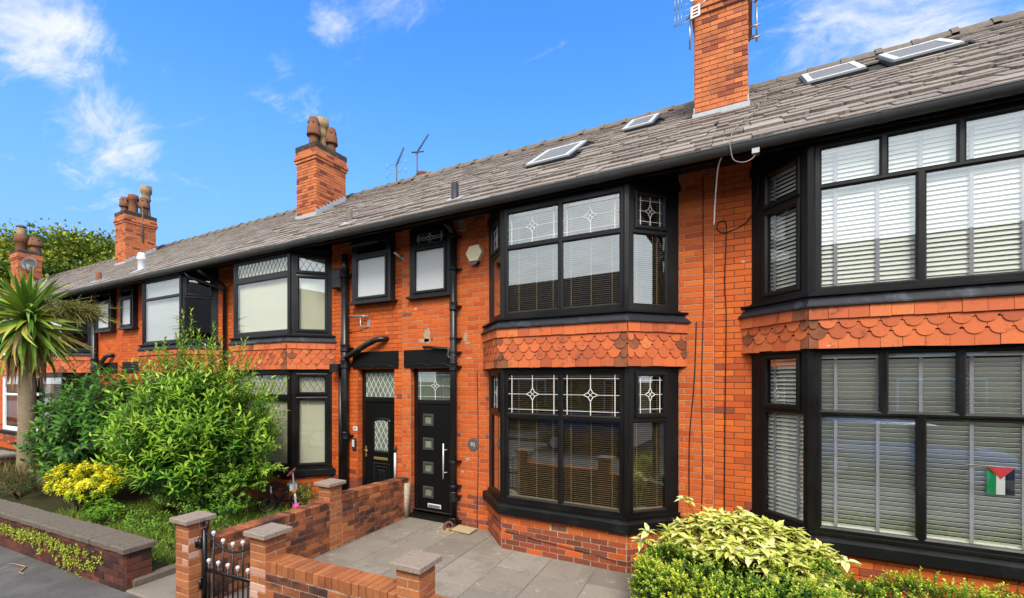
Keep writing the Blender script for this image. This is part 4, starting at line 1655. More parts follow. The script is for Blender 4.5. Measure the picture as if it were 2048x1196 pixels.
soil_pipe(h94, -6.655, 0.068, GZ, 4.62, -0.095, [(4.60, 0.03, 1.25), (4.57, 0.05, 1.35), (3.23, 0.14, 1.25), (2.93, 0.16, 1.28), (1.60, 0.14, 1.25)], bend=[(-6.655, -0.095, 4.75), (-6.655, -0.095, 4.97)])
b = MB()
b.use(M['black_paint'], True)
b.tube([(-6.655, -0.10, 3.0), (-6.55, -0.13, 3.06), (-6.05, -0.14, 3.27), (-5.86, -0.13, 3.34), (-5.74, -0.08, 3.36), (-5.69, 0.02, 3.36)], 0.052, 12)
b.build('branch_pipe', None, h94)
b = MB()
b.use(M['black_paint'], True)
b.tube([(-6.80, -0.07, GZ), (-6.80, -0.07, 2.75)], 0.036, 10)
b.smooth = False
b.prism([(-6.95, -0.20), (-6.72, -0.20), (-6.72, 0.0), (-6.95, 0.0)], 2.78, 2.93)
b.build('hopper_pipe', None, h94)
roof(h94, X94, AD, True, seed=7, holes=[ch_hole(-10.44, -9.69, 1.7, 2.62)])
vent_pipe(h94, -6.62, -0.02, 0.26, 0.055, M['ridge'])
chimney(h94, -10.44, -9.69, 1.68, 2.63, 8.70, [('hood', -10.12, 1.95, 0.82, 0.165), ('hood', -10.02, 2.42, 0.74, 0.165), ('crown', -10.16, 2.24, 0.93, 0.16)], pick_stack)

# ---- farther houses ----------------------------------------------------------------------
h96 = thing('terrace_house', ((X96 + X94) / 2, 0, GZ), 'terraced house with net curtains and white roof flue, behind the big shrubs', 'house', GR_H)
build_wall(h96, X96, X94, [(-15.45, -14.75, 4.03, 5.26), (CX96 - WW, CX96 + WW, 0.04, 5.28)], 'mortar_dark', 1, hide=[(0, 700, 540, 1080)], joint=0.007, plinth=(CX96, 0.83))
S96 = {
    'lower': S94['lower'] if False else {'front': [(0.076, 1.664, 1.05, 2.10), (0.076, 1.664, 2.18, 2.70)], 'splay': [(0.14, 0.60, 1.05, 2.10), (0.14, 0.60, 2.2, 2.70)]},
    'upper': {'front': [(0.076, 1.664, 3.57, 4.55), (0.076, 1.664, 4.62, 4.99)],
              'splay': [(0.10, 0.60, 3.57, 4.50), (0.15, 0.58, 4.62, 4.93, 'sash')]}}
build_bay(h96, CX96, 0.0, 0.0, 'frame_grey', 'frame_grey', S96, 2, True, 14)
interior(h96, X96, X94, cx=CX96)
small_window(h96, -15.49, -14.72, 4.05, 5.20, 0.12, 'dark', 'frame_grey')
lintel(h96, -15.55, -14.6, 2.83, 3.13)
b = MB()
b.use(M['black_paint'], True)
b.tube([(-10.55, -0.62, 5.02), (-10.55, -0.45, 4.93), (-10.55, -0.12, 4.80), (-10.55, -0.07, 4.75), (-10.55, -0.07, GZ)], 0.04, 10)
b.tube([(-11.10, -0.60, 5.03), (-11.06, -0.55, 4.93), (-10.62, -0.10, 4.72), (-10.55, -0.07, 4.68)], 0.035, 8)
b.build('drain_pipe', None, h96)
roof(h96, X96, X94, False, seed=8)
vent_pipe(h96, -14.78, 0.10, 0.47, 0.085, M['white_plastic'], True)

h98 = thing('terrace_house', ((X98 + X96) / 2, 0, GZ), 'terraced house seen between palm and shrubs, with white slatted blind downstairs', 'house', GR_H)
build_wall(h98, X98, X96, [(-16.95, -15.98, 4.03, 5.26), (CX98 - WW, CX98 + WW, 0.04, 5.28)], 'mortar_dark', 0, plinth=None)
build_bay(h98, CX98, 0.05, 0.0, 'frame_grey', 'frame', S96, 3, True, 15)
interior(h98, X98, X96, cx=CX98)
small_window(h98, -16.95, -15.98, 4.03, 5.20, 0.13, 'open', 'frame_grey')
lintel(h98, -16.9, -15.9, 2.83, 3.13)
soil_pipe(h98, -17.15, 0.075, GZ, 4.9, -0.09, [(3.2, 0.14, 1.25), (2.95, 0.16, 1.28)])
b = MB()
b.use(M['black_paint'], True)
b.tube([(-17.1, -0.10, 2.9), (-16.7, -0.13, 3.07), (-16.3, -0.13, 3.30), (-16.15, -0.1, 3.33), (-16.12, 0.02, 3.33)], 0.055, 10)
b.build('branch_pipe', None, h98)
roof(h98, X98, X96, False, seed=9)
vent_pipe(h98, -17.03, -0.03, 0.25, 0.07, M['terracotta'])
chimney(h98, -20.56, -19.80, 1.68, 2.63, 8.76, [('hood', -20.42, 1.9, 0.62, 0.15), ('plain', -20.2, 2.08, 0.72, 0.17), ('crown', -20.05, 2.42, 1.15, 0.16), ('hood', -19.98, 2.32, 0.66, 0.17)], pick_stack)

h100 = thing('terrace_house', ((X100 + X98) / 2, 0, GZ), 'far terraced house with white framed bay window beside the palm trunk', 'house', GR_H)
build_wall(h100, X100, X98, [(CX100 - WW, CX100 + WW, 0.04, 5.28)], 'mortar_dark', 0)
build_bay(h100, CX100, 0.0, 0.0, 'frame_white', 'frame_white', S96, 2, True, 16)
interior(h100, X100, X98, cx=CX100)
roof(h100, X100, X98, False, seed=10)
h102 = thing('terrace_house', (-30.6, 0, GZ), 'farthest terraced house of the row, hidden by the palm crown below its roof', 'house', GR_H)
build_wall(h102, -35.6, X100, [(-29.8, -27.0, 0.04, 5.28)], 'mortar_dark', 0)
build_bay(h102, -28.4, 0.0, 0.0, 'frame_white', 'frame_white', S96, 2, True, 17)
interior(h102, -35.6, X100, cx=-28.4)
roof(h102, -35.6, X100, False, seed=20)
chimney(h102, -31.25, -30.35, 1.68, 2.5, 8.79, [('cowl', -30.95, 1.95, 1.25, 0.26), ('hood', -30.65, 2.35, 0.75, 0.26)], pick_stack)

# ---- blinds ---------------------------------------------------------------------------------
def runs(cx, which, d=0.0):
    pts = bay_pts(cx, d)
    r = []
    for k, e0, e1 in which:
        T, L = facet(pts[k], pts[k + 1], 0.0)
        r.append((T, e0, L - e1))
    return r


W_, T_ = M['blind_white'], M['blind_tape']
GB = 'white slatted blinds in the right bay'
for lv, z0, z1, tilt in (('upper', 3.56, 4.99, 1.12), ('lower', 1.135, 2.90, -0.88)):
    nm = 'first floor' if lv == 'upper' else 'ground floor'
    venetian('venetian_blind', runs(CX90, [(1, 0.07, 0.07)]), z0, z1, 0.0445, 0.05, tilt, (W_, T_), 'wide white slatted blind with grey tapes in the %s bay front at the right' % nm, (0.09, 0.30, 0.50, 0.72, 0.93), True, GB)
    venetian('venetian_blind', runs(CX90, [(0, 0.13, 0.09)]), z0, z1, 0.0445, 0.05, abs(tilt) * 0.8, (W_, T_), 'narrow white slatted blind in the %s bay side at the right' % nm, (0.25, 0.8), True, GB)
GB = 'wooden slatted blinds of the middle house'
for lv, z0, z1, tilt in (('upper', 3.565, 4.95, 0.16), ('lower', 1.0, 2.72, -0.12)):
    nm = 'upstairs' if lv == 'upper' else 'downstairs'
    venetian('venetian_blind', runs(CX92, [(1, 0.07, 0.07)]), z0, z1, 0.0258, 0.016, tilt, (M['blind_wood'], M['blind_wood']), 'wide brown wooden slatted blind in the %s bay front, open slats' % nm, (0.10, 0.27, 0.42, 0.58, 0.75, 0.92), False, GB, 0.004)
    venetian('venetian_blind', runs(CX92, [(2, 0.09, 0.17)]), z0, z1, 0.0258, 0.016, tilt, (M['blind_wood'], M['blind_wood']), 'narrow brown wooden slatted blind in the %s bay side next to the orange wall' % nm, (0.2, 0.8), False, GB, 0.004)
    venetian('venetian_blind', runs(CX92, [(0, 0.17, 0.09)]), z0, z1, 0.0258, 0.016, tilt, (M['blind_wood'], M['blind_wood']), 'narrow brown wooden slatted blind in the %s bay side towards the front door' % nm, (0.2, 0.8), False, GB, 0.004)
GB = 'cream vertical blinds'
for lv, z0, z1 in (('upstairs', 3.56, 4.99), ('downstairs', 1.0, 2.74)):
    vertical_blind('vertical_blind', runs(CX94, [(1, 0.06, 0.06)]), z0, z1, M['blind_cream'], 'cream vertical blind filling the wide %s bay window behind the shrub tips' % lv if lv == 'upstairs' else 'cream vertical blind in the wide downstairs bay window behind the shrub', GB)
    vertical_blind('vertical_blind', runs(CX94, [(2, 0.09, 0.1)]), z0, z1, M['blind_cream'], 'cream vertical blind in the narrow %s bay side beside the black drain pipes' % lv, GB)
GB = 'pale net curtains'
vertical_blind('net_curtain', runs(CX96, [(1, 0.06, 0.06)]), 3.55, 4.96, M['blind_net'], 'pale net curtain in the wide bay window of the house behind the shrubs', GB)
vertical_blind('net_curtain', runs(CX98, [(1, 0.06, 0.06)]), 3.55, 4.96, M['blind_net'], 'pale net curtain in the bay window right above the palm trunk', GB)
venetian('venetian_blind', runs(CX98, [(1, 0.06, 0.06)]), 1.0, 2.75, 0.05, 0.05, -0.2, (W_, T_), 'white slatted blind behind the dark ground floor window beside the palm', (0.1, 0.5, 0.9), False, None)
# ---------------------------------------------------------------- garden walls
def gfacet(p0, p1, z=0.0, slope=0.0):
    """face frame between two points of the garden frame"""
    a, c = gw(*p0), gw(*p1)
    T, L = facet(a, c, z)
    if slope:
        T = T.copy()
        T[2][0] = slope
    return T, L


def pick_garden(p_pier=0.0):
    return lambda r, x: M['brick_pier'] if R.random() < p_pier else M['brick_garden']


def coping_bricks(P, p0, p1, width, z0, h, mat, slope=0.0, side=1):
    """bricks on edge across the top of a wall; p0-p1 is the centre line"""
    T, L = gfacet(p0, p1, z0, slope)
    n = int(L / 0.075)
    w = L / n
    for k in range(n):
        W = T @ Matrix.Translation((w * (k + 0.5), R.uniform(-0.003, 0.003), R.uniform(-0.004, 0.004))) @ Matrix.Rotation(R.uniform(-0.02, 0.02), 4, 'Y')

        def make(b, w=round(w, 4), h=h, width=width):
            b.T = b.T @ Matrix.Rotation(-math.pi / 2, 4, 'X')
            b.cham(-w / 2 + 0.004, w / 2 - 0.004, -width / 2, width / 2, 0.0, h, 0.006)
            b.T = b.T @ Matrix.Rotation(math.pi / 2, 4, 'X')
        P.add(('cope', round(w, 4), h, width), make, W, mat, None, w * 0.2)


def pier(parent, x, y, z0, z1, size, mats, mortar, name='pier', cap=0.30, capz=0.048):
    b = MB(gmat(x, y))
    h = size / 2 - 0.005
    b.use(M[mortar]).box(-h, h, -h, h, z0, z1)
    p = b.build(name, None, parent)
    P = Pieces()
    s = size / 2
    cor = [(x - s, y - s), (x + s, y - s), (x + s, y + s), (x - s, y + s)]
    n = int(round((z1 - z0) / 0.075))
    c = (z1 - z0) / n
    for k in range(4):
        T, L = gfacet(cor[k], cor[(k + 1) % 4])
        nn = Vector((T[0][2], T[1][2], 0))
        for r in range(n):
            split = (r + k) % 2
            for q0, q1 in (((0.0, L / 2), (L / 2, L)) if split else ((0.0, L),)):
                Lb, H = round(q1 - q0 - 0.006 - (0.004 if split else 0), 3), round(c - 0.010, 3)
                W = T @ Matrix.Translation(((q0 + q1) / 2, z0 + c * (r + 0.5), 0.001 + R.uniform(-0.002, 0.002)))
                P.add((Lb, H), brick_piece(Lb, H), W, mats(k, r, q0, L), nn, Lb * H)
    P.finish(p, 'brick', 120, 6.0, 'bricks')
    cb = MB(gmat(x, y, z1, R.uniform(-0.03, 0.03)))
    e = cap / 2
    cb.use(M['concrete']).cham(-e, e, -e, e, 0.004, capz, 0.006)
    cb.build('pier_cap', None, p if parent is not None else p)
    return p


def bloom_front(k, r, q0, L):
    return M['brick_bloom'] if k == 0 and r < 9 and R.random() < 0.75 - 0.06 * r else M['brick_pier']


def bloom_edge(k, r, q0, L):
    return M['brick_bloom'] if 4 < r < 11 and ((k == 0 and q0 > 0.05) or (k == 1 and q0 < 0.05 and (r + k) % 2)) and R.random() < 0.45 else M['brick_pier']


# party wall between the forecourt and the left garden
pw = thing('garden_wall', gw(-5.31, -1.3, PZ), 'tall stained brick wall running from the front doors to the gate, soldier course on top', 'wall')
b = MB(gmat(0, 0))
b.use(M['mortar_garden']).box(-5.415, -5.205, -3.03, 0.24, 0.05, 0.842)
core = b.build('wall_core', None, pw)
P = Pieces()
T, L = gfacet((-5.2, -3.03), (-5.2, -1.46))
lay_bricks(P, T, 0, L, PZ, PZ + 0.60, [], pick_garden(0.12), phase=0.05)
T, L = gfacet((-5.2, -1.24), (-5.2, 0.245), 0.055, -0.040)
lay_bricks(P, T, 0, L, PZ, PZ + 0.60, [], pick_garden(0.15))
coping_bricks(P, (-5.308, -3.03), (-5.308, -1.46), 0.215, 0.838, 0.104, M['brick_garden'])
coping_bricks(P, (-5.308, -1.24), (-5.308, 0.245), 0.215, 0.893, 0.104, M['brick_garden'], -0.040)
P.finish(core, 'brick', 300, 6.0, 'bricks')
pier(pw, -5.307, -1.353, PZ, 1.152, 0.222, lambda *q: M['brick_pier'], 'mortar_garden')
b = MB(gmat(0, 0))
b.use(M['mortar_garden'], True)
b.prism([(-5.205, 0.13), (-5.16, 0.16), (-5.15, 0.25), (-5.205, 0.26)], GZ, 0.86)
b.build('mortar_fillet', None, pw)

# low front wall with two piers
fw = thing('garden_wall', gw(-3.4, -3.08, PZ), 'low brick front wall of the paved forecourt between two capped piers', 'wall')
b = MB(gmat(0, 0))
b.use(M['mortar_garden'])
b.box(-4.14, -2.62, -3.19, -2.985, 0.05, 0.846)
b.box(-2.41, -1.0, -3.19, -2.985, 0.05, 0.80)
core = b.build('wall_core', None, fw)
P = Pieces()
for x0, x1, zt in ((-4.14, -2.62, 0.0), (-2.41, -1.0, -0.046)):
    T, L = gfacet((x0, -3.193), (x1, -3.193))
    lay_bricks(P, T, 0, L, PZ + zt, PZ + 0.605 + zt, [], pick_garden(0.1))
    T, L = gfacet((x1, -2.982), (x0, -2.982))
    lay_bricks(P, T, 0, L, PZ + zt, PZ + 0.605 + zt, [], pick_garden(0.1))
    coping_bricks(P, (x0, -3.087), (x1, -3.087), 0.22, 0.844 + zt, 0.105, M['brick_pier'])
P.finish(core, 'brick', 300, 6.0, 'bricks')
pier(fw, -4.25, -3.087, PZ - 0.03, 1.152, 0.222, bloom_front, 'mortar_garden')
pier(fw, -2.516, -3.07, PZ - 0.03, 1.152, 0.222, lambda *q: M['brick_pier'], 'mortar_garden')

gp = thing('gate_pier', gw(-5.345, -3.144, PZ), 'brick gate pier with flat stone cap and whitish streak, gate hinged to it', 'gate pier')
pier(gp, -5.345, -3.144, PZ - 0.03, 1.152, 0.222, bloom_edge, 'mortar_garden', 'pier')

# old wall on the left
ow = thing('garden_wall', gw(-8.5, -3.13, PZ), 'old dark brick wall with thick stone coping beside the pavement at the left', 'wall')
b = MB(gmat(0, 0))
b.use(M['mortar_old']).box(-14.2, -6.405, -3.263, -3.005, 0.05, 0.664)
core = b.build('wall_core', None, ow)
P = Pieces()
pk = lambda r, x: M['brick_old']
T, L = gfacet((-14.2, -3.27), (-6.40, -3.27))
lay_bricks(P, T, 0, L, PZ - 0.02, 0.67, [], pk, 0.0765, 0.008, 0.205, jit=0.003)
T, L = gfacet((-6.40, -3.27), (-6.40, -3.0))
lay_bricks(P, T, 0, L, PZ - 0.02, 0.67, [], pk, 0.0765, 0.008, 0.205, jit=0.003, flip=True, anchor=0.045)
P.finish(core, 'brick', 300, 6.0, 'bricks')
x = -6.36
k = 0
while x > -14.0:
    L = R.uniform(0.58, 0.78)
    c = MB(gmat(x - L / 2, -3.135, 0.672, R.uniform(-0.006, 0.006)))
    h = L / 2 - 0.003
    top = 0.062 + R.uniform(-0.005, 0.005)
    pts = [(-h + 2 * h * k / 9, -0.165 + R.uniform(-0.008, 0.008)) for k in range(10)] + [(h - 2 * h * k / 9, 0.165 + R.uniform(-0.008, 0.008)) for k in range(10)]
    cx_, n_ = 0.0, len(pts)
    inn = [(px_ * (1 - 0.02 / h * R.uniform(0.4, 1.1)), py_ - (0.011 if py_ > 0 else -0.011) * R.uniform(0.5, 1.6)) for px_, py_ in pts]
    c.use(M['coping'])
    c.add([(*p_, 0.0) for p_ in pts] + [(*p_, top - 0.012 + R.uniform(-0.004, 0.003)) for p_ in pts] + [(*p_, top + R.uniform(-0.002, 0.002)) for p_ in inn],
          [tuple(range(n_ - 1, -1, -1)), tuple(range(2 * n_, 3 * n_))] + [(i_, (i_ + 1) % n_, n_ + (i_ + 1) % n_, n_ + i_) for i_ in range(n_)] + [(n_ + i_, n_ + (i_ + 1) % n_, 2 * n_ + (i_ + 1) % n_, 2 * n_ + i_) for i_ in range(n_)])
    c.build('coping_stone', None, ow)
    x -= L
# low wall of the neighbour further left, with planters of its yard
fwall = thing('garden_wall', gw(-15.6, -1.4, PZ), 'short brick garden wall behind the palm trunk', 'wall')
b = MB(gmat(0, 0))
b.use(M['mortar_old']).box(-15.79, -15.605, -2.6, 0.6, 0.05, 0.80)
core = b.build('wall_core', None, fwall)
P = Pieces()
T, L = gfacet((-15.6, -2.6), (-15.6, 0.6))
lay_bricks(P, T, 0, L, PZ, 0.80, [], pk, 0.078, 0.010)
P.finish(core, 'brick', 300, 8.0, 'bricks')
c = MB(gmat(-15.7, -1.0, 0.802))
c.use(M['coping']).cham(-0.14, 0.14, -1.62, 1.62, 0.0, 0.05, 0.01)
c.build('coping_stone', None, fwall)
b = MB(gmat(0, 0))
b.use(M['slab']).box(-22, -15.8, -3.0, 0.3, 0.05, 0.30)
tag(b.build('far_path', M['slab']), kind='structure')
b = MB(gmat(0, 0))
b.use(M['slab']).cham(-15.6, -14.2, -3.25, 1.0, 0.05, 0.30, 0.01)
tag(b.build('neighbour_path', M['slab']), kind='structure')
b = MB(gmat(0, 0))
b.use(M['slab'])
b.cham(-6.38, -5.47, -3.27, -2.55, 0.05, 0.262, 0.01)
b.cham(-6.36, -5.47, -2.54, -1.8, 0.05, 0.30, 0.01)
tag(b.build('garden_path', M['slab']), kind='structure')

# ---------------------------------------------------------------- gate
gate = thing('garden_gate', (-5.0, -3.40, 0.3), 'black iron garden gate with silver ball finials and a dipped top rail', 'gate')
gT = Matrix.Translation((-4.995, -3.395, 0.0)) @ Matrix.Rotation(0.07, 4, 'Z')
GL_ = 0.80


def gbar(name, fn, parent=gate, mat='black_paint'):
    b = MB(gT)
    b.use(M[mat], True)
    fn(b)
    return b.build(name, None, parent)


gbar('hinge_post', lambda b: b.box(-0.018, 0.018, -0.018, 0.018, 0.28, 1.08))
gbar('latch_post', lambda b: b.box(GL_ - 0.012, GL_ + 0.012, -0.012, 0.012, 0.28, 0.98))
sc = [(0.0, 0, 1.08)] + [(0.02 + 0.038 * math.sin(q) - 0.0, 0, 1.125 - 0.045 * math.cos(q) * 1.0) for q in [k * 0.55 for k in range(-1, 10)]]
gbar('scroll', lambda b: b.tube(sc, 0.013, 6))
dip = lambda x: 1.075 - 0.155 * math.sin(math.pi * min(1.0, max(0.0, (x + 0.02) / (GL_ + 0.04)))) ** 1.1 - 0.02 * x
gbar('top_rail', lambda b: b.tube([(GL_ * k / 16, 0, dip(GL_ * k / 16)) for k in range(17)], 0.012, 6))
gbar('middle_rail', lambda b: b.box(0, GL_, -0.008, 0.008, 0.655, 0.69))
gbar('bottom_rail', lambda b: b.box(0, GL_, -0.008, 0.008, 0.33, 0.36))
ball = [(0.006, 0.0), (0.011, 0.006), (0.008, 0.012), (0.017, 0.02), (0.0215, 0.034), (0.017, 0.048), (0.001, 0.056)]
xs_ = [0.15 + 0.149 * k for k in range(5)]
for k, x in enumerate(xs_):
    top = dip(x) + 0.055
    o = gbar('bar', lambda b: b.tube([(x, 0, 0.34), (x, 0, top)], 0.0085, 6))
    gbar('finial', lambda b: b.lathe(ball, 10, (x, 0, top - 0.006)), o, 'alum')
for k in range(5):
    x = 0.075 + 0.149 * k
    o = gbar('bar', lambda b: b.tube([(x, 0, 0.34), (x, 0, 0.745)], 0.0075, 6))
    gbar('finial', lambda b: b.lathe(ball, 10, (x, 0, 0.738)), o, 'alum')
for z in (0.94, 0.52):
    gbar('hinge', lambda b: (b.box(-0.06, -0.016, -0.02, 0.03, z - 0.035, z + 0.035), b.tube([(-0.02, -0.03, z - 0.05), (-0.02, -0.03, z + 0.05)], 0.014, 8)))
gbar('hinge_bracket', lambda b: b.box(-0.085, -0.06, -0.05, 0.05, 0.90, 0.98))

# ---------------------------------------------------------------- things on the walls
al = thing('alarm_box', (-3.81, -0.03, 4.6), 'cream six-sided burglar alarm box with dark blue base on the orange wall', 'alarm box')
T, _ = facet((-3.81, 0.0), (-2.81, 0.0), 4.60)
hexa = [(-0.165, 0.03), (-0.09, -0.10), (0.07, -0.10), (0.155, 0.03), (0.085, 0.155), (-0.095, 0.145)]
b = MB(T)
b.use(M['cream']).prism(hexa, 0.0, 0.085, [(x * 0.93, y * 0.95) for x, y in hexa])
b.build('cover', None, al)
b = MB(T)
b.use(M['blue_black']).prism([(-0.092, -0.103), (-0.045, -0.155), (0.03, -0.155), (0.072, -0.103)], 0.005, 0.08)
b.build('lamp', None, al)

bx = thing('alarm_box', (-6.88, -0.1, 4.35), 'boxy charcoal alarm box under the eaves next to the grey bay', 'alarm box')
b = MB()
b.use(M['charcoal'])
b.T = facet((-6.99, 0.0), (-6.0, 0.0), 0.0)[0]
b.cham(0.0, 0.235, 4.36, 4.72, 0.0, 0.13, 0.02)
b.build('case', None, bx)
b = MB(b.T)
b.use(M['gutter'])
for k in range(5):
    b.box(0.02, 0.215, 4.56 + k * 0.025, 4.57 + k * 0.025, 0.128, 0.134)
b.build('louvre', None, bx)

pl = thing('number_plaque', (-3.872, -0.01, 1.605), 'eight-sided brown slate plaque with the house number 92', 'number plaque')
T, _ = facet((-3.872, 0.0), (-2.8, 0.0), 1.605)
octo = [(0.108 * math.cos(math.pi / 8 + k * math.pi / 4), 0.108 * math.sin(math.pi / 8 + k * math.pi / 4)) for k in range(8)]
b = MB(T)
b.use(M['bronze']).prism(octo, 0.002, 0.018, [(x * 0.95, y * 0.95) for x, y in octo])
b.build('plate', None, pl)
text_part('92', 0.085, T @ Matrix.Translation((0, 0, 0.0195)), M['silver_letter'], pl)

nt = thing('number_tile', (-6.48, -0.01, 1.725), 'small white tile with blue house number beside the panelled door', 'number plaque')
T, _ = facet((-6.48, 0.0), (-5.8, 0.0), 1.725)
b = MB(T)
b.use(M['white_plastic']).cham(-0.05, 0.05, -0.038, 0.038, 0.002, 0.014, 0.003)
b.build('plate', None, nt)
text_part('94', 0.065, T @ Matrix.Translation((0, 0, 0.0152)), M['blue_ink'], nt)

ks = thing('door_bell', (-6.49, -0.02, 1.5), 'grey and black key box on the brick jamb under the small number tile', 'key box')
b = MB(facet((-6.49, 0.0), (-5.9, 0.0), 1.46)[0])
b.use(M['charcoal']).cham(-0.04, 0.045, -0.13, 0.08, 0.006, 0.045, 0.01)
b.use(M['alum']).cham(-0.02, 0.025, -0.07, 0.06, 0.045, 0.065, 0.008)
b.build('case', None, ks)

rod = thing('handrail', (-5.45, -0.05, 0.95), 'upright pale metal rail with dark top between the two front doors', 'handrail')
b = MB()
b.use(M['alum'], True)
b.tube([(-5.475, -0.04, 0.86), (-5.475, -0.04, 1.36)], 0.021, 10)
b.use(M['charcoal'], True)
b.tube([(-5.475, -0.04, 1.36), (-5.475, -0.04, 1.47)], 0.024, 10)
b.tube([(-5.475, -0.04, 1.43), (-5.475, 0.0, 1.43)], 0.012, 8)
b.build('rail', None, rod)

br = thing('aerial_bracket', (-5.47, -0.1, 4.75), 'small white bracket stub on the bricks between the two small windows', 'bracket')
b = MB()
b.use(M['white_plastic'], True)
b.tube([(-5.36, 0.0, 4.76), (-5.38, -0.16, 4.82)], 0.018, 8)
b.use(M['steel'])
b.box(-5.41, -5.31, -0.012, 0.0, 4.71, 4.81)
b.build('arm', None, br)

ar = thing('wall_aerial', (-6.35, -0.1, 3.75), 'little grey aerial on a bracket under the open small window', 'aerial')
b = MB()
b.use(M['steel'], True)
b.tube([(-6.47, -0.14, 3.80), (-6.10, -0.05, 3.79)], 0.012, 8)
for k in range(5):
    x = -6.44 + k * 0.07
    b.tube([(x, -0.19 + k * 0.02, 3.80), (x, -0.07 + k * 0.02, 3.81)], 0.006, 6)
b.build('aerial_rods', None, ar)
b = MB()
b.use(M['steel'])
b.box(-6.17, -6.10, -0.01, 0.0, 3.60, 3.74)
b.use(M['steel'], True)
b.tube([(-6.27, -0.08, 3.79), (-6.27, -0.08, 3.62), (-6.14, -0.005, 3.60)], 0.011, 8)
b.build('mast', None, ar)


def cable(label, pts, r, mat, group=None):
    b = MB()
    b.use(M[mat], True)
    P_ = [Vector(p) for p in pts]
    out = []
    for i in range(len(P_) - 1):
        p0, p1, p2, p3 = P_[max(i - 1, 0)], P_[i], P_[i + 1], P_[min(i + 2, len(P_) - 1)]
        for k in range(6):
            t = k / 6
            out.append(0.5 * ((2 * p1) + (p2 - p0) * t + (2 * p0 - 5 * p1 + 4 * p2 - p3) * t * t + (3 * p1 - p0 - 3 * p2 + p3) * t ** 3))
    out.append(P_[-1])
    b.tube(out, r, 6)
    o = b.build('cable', None)
    return tag(o, label, 'cable', group)


cable('thin black cable straight down the bricks from eaves to hedge', [(-0.50, -0.008, 5.18), (-0.497, -0.008, 4.5), (-0.49, -0.008, 3.7), (-0.515, -0.008, 2.6), (-0.505, -0.008, 1.6), (-0.515, -0.008, 1.0)], 0.006, 'cable_black')
cable('black cable that curls into a loop high on the wall by the right bay', [(0.10, -0.12, 5.05), (0.09, -0.10, 4.75), (0.0, -0.02, 4.53), (-0.15, -0.01, 4.44), (-0.28, -0.01, 4.42), (-0.345, -0.01, 4.49), (-0.31, -0.01, 4.56), (-0.245, -0.01, 4.53), (-0.24, -0.01, 4.35), (-0.255, -0.01, 3.8), (-0.24, -0.01, 3.4), (-0.25, -0.01, 2.4), (-0.26, -0.01, 1.2), (-0.26, -0.01, 0.9)], 0.0065, 'cable_black')
cable('short black cable running down the bricks beside the tiled apron of the bay', [(-0.575, -0.008, 3.35), (-0.60, -0.008, 2.6), (-0.655, -0.008, 1.9), (-0.66, -0.008, 1.1)], 0.007, 'cable_black')
cable('stiff white cable end hanging below the gutter', [(-0.26, -0.66, 5.04), (-0.30, -0.55, 4.98), (-0.34, -0.35, 4.72), (-0.36, -0.25, 4.45)], 0.0075, 'cable_white')
rz = lambda y: EAVE_Z + PITCH * (y - EAVE_Y) + 0.05
cable('pale cable running down the slates from the chimney and over the gutter', [(0.03, 1.50, rz(1.5)), (0.12, 1.25, rz(1.25)), (0.10, 0.9, rz(0.9)), (-0.05, 0.45, rz(0.45)), (-0.16, 0.0, rz(0.0)), (-0.18, -0.45, rz(-0.45)), (-0.18, -0.72, 5.16), (-0.17, -0.755, 5.08), (-0.14, -0.73, 4.96), (-0.04, -0.70, 4.925), (0.05, -0.68, 4.97), (0.07, -0.68, 5.06)], 0.006, 'cable_grey')
cable('black cable across the plinth bricks under the middle bay', [(-3.0, -0.553, 0.53), (-2.6, -0.556, 0.50), (-2.2, -0.556, 0.47), (-1.9, -0.556, 0.45), (-1.6, -0.556, 0.425), (-1.29, -0.556, 0.41), (-1.1, -0.37, 0.47)], 0.004, 'cable_black')
cable('thin black cable down the bricks between plaque and middle bay', [(-3.80, -0.008, 2.78), (-3.785, -0.008, 2.2), (-3.78, -0.008, 1.2), (-3.80, -0.008, 0.6), (-3.79, -0.008, 0.30)], 0.006, 'cable_black')
cable('black cable looping from the wide drain pipe past the tiled bay', [(-6.3, -0.01, 3.55), (-6.55, -0.01, 3.53), (-6.80, -0.01, 3.50), (-6.86, -0.01, 3.35), (-6.85, -0.01, 2.95)], 0.006, 'cable_black')
jb = MB()
jb.use(M['steel']).box(0.03, 0.10, -0.70, -0.62, 5.0, 5.07)
tag(jb.build('junction_box', None), 'small pale junction box hanging under the gutter by the right bay', 'junction box')

# ---------------------------------------------------------------- aerials
def aerial(name, base, mast, boom, n, el, label, mat='dark_metal', reflector=False, r=0.012):
    """mast from base upwards, a boom with cross rods on top"""
    t = thing(name, base, label, 'aerial', 'television aerials on the roofs')
    p = Vector(base)
    b = MB()
    b.use(M[mat], True)
    top = p + Vector(mast)
    b.tube([p, top], r * 1.2, 8)
    b.build('mast', None, t)
    q = top + Vector(boom)
    b = MB()
    b.use(M[mat], True)
    b.tube([top - Vector(boom) * 0.12, q], r, 8)
    d = Vector(boom).normalized()
    s = d.cross(Vector((0, 0, 1))).normalized()
    for k in range(n):
        c = top.lerp(q, k / max(1, n - 1))
        l = el * (1 - 0.25 * k / n)
        b.tube([c - s * l, c + s * l], r * 0.5, 5)
    b.build('rods', None, t)
    if reflector:
        f = MB()
        f.use(M['white_plastic'])
        up = s.cross(d).normalized()
        c = top - d * 0.05
        for k in range(4):
            z = -0.14 + 0.093 * k
            a = c + up * z
            f.tube([a - s * 0.16, a + s * 0.16], 0.013, 6)
        for x in (-0.16, 0.16):
            f.tube([c + s * x - up * 0.14, c + s * x + up * 0.14], 0.013, 6)
        f.build('reflector', None, t)
    return t


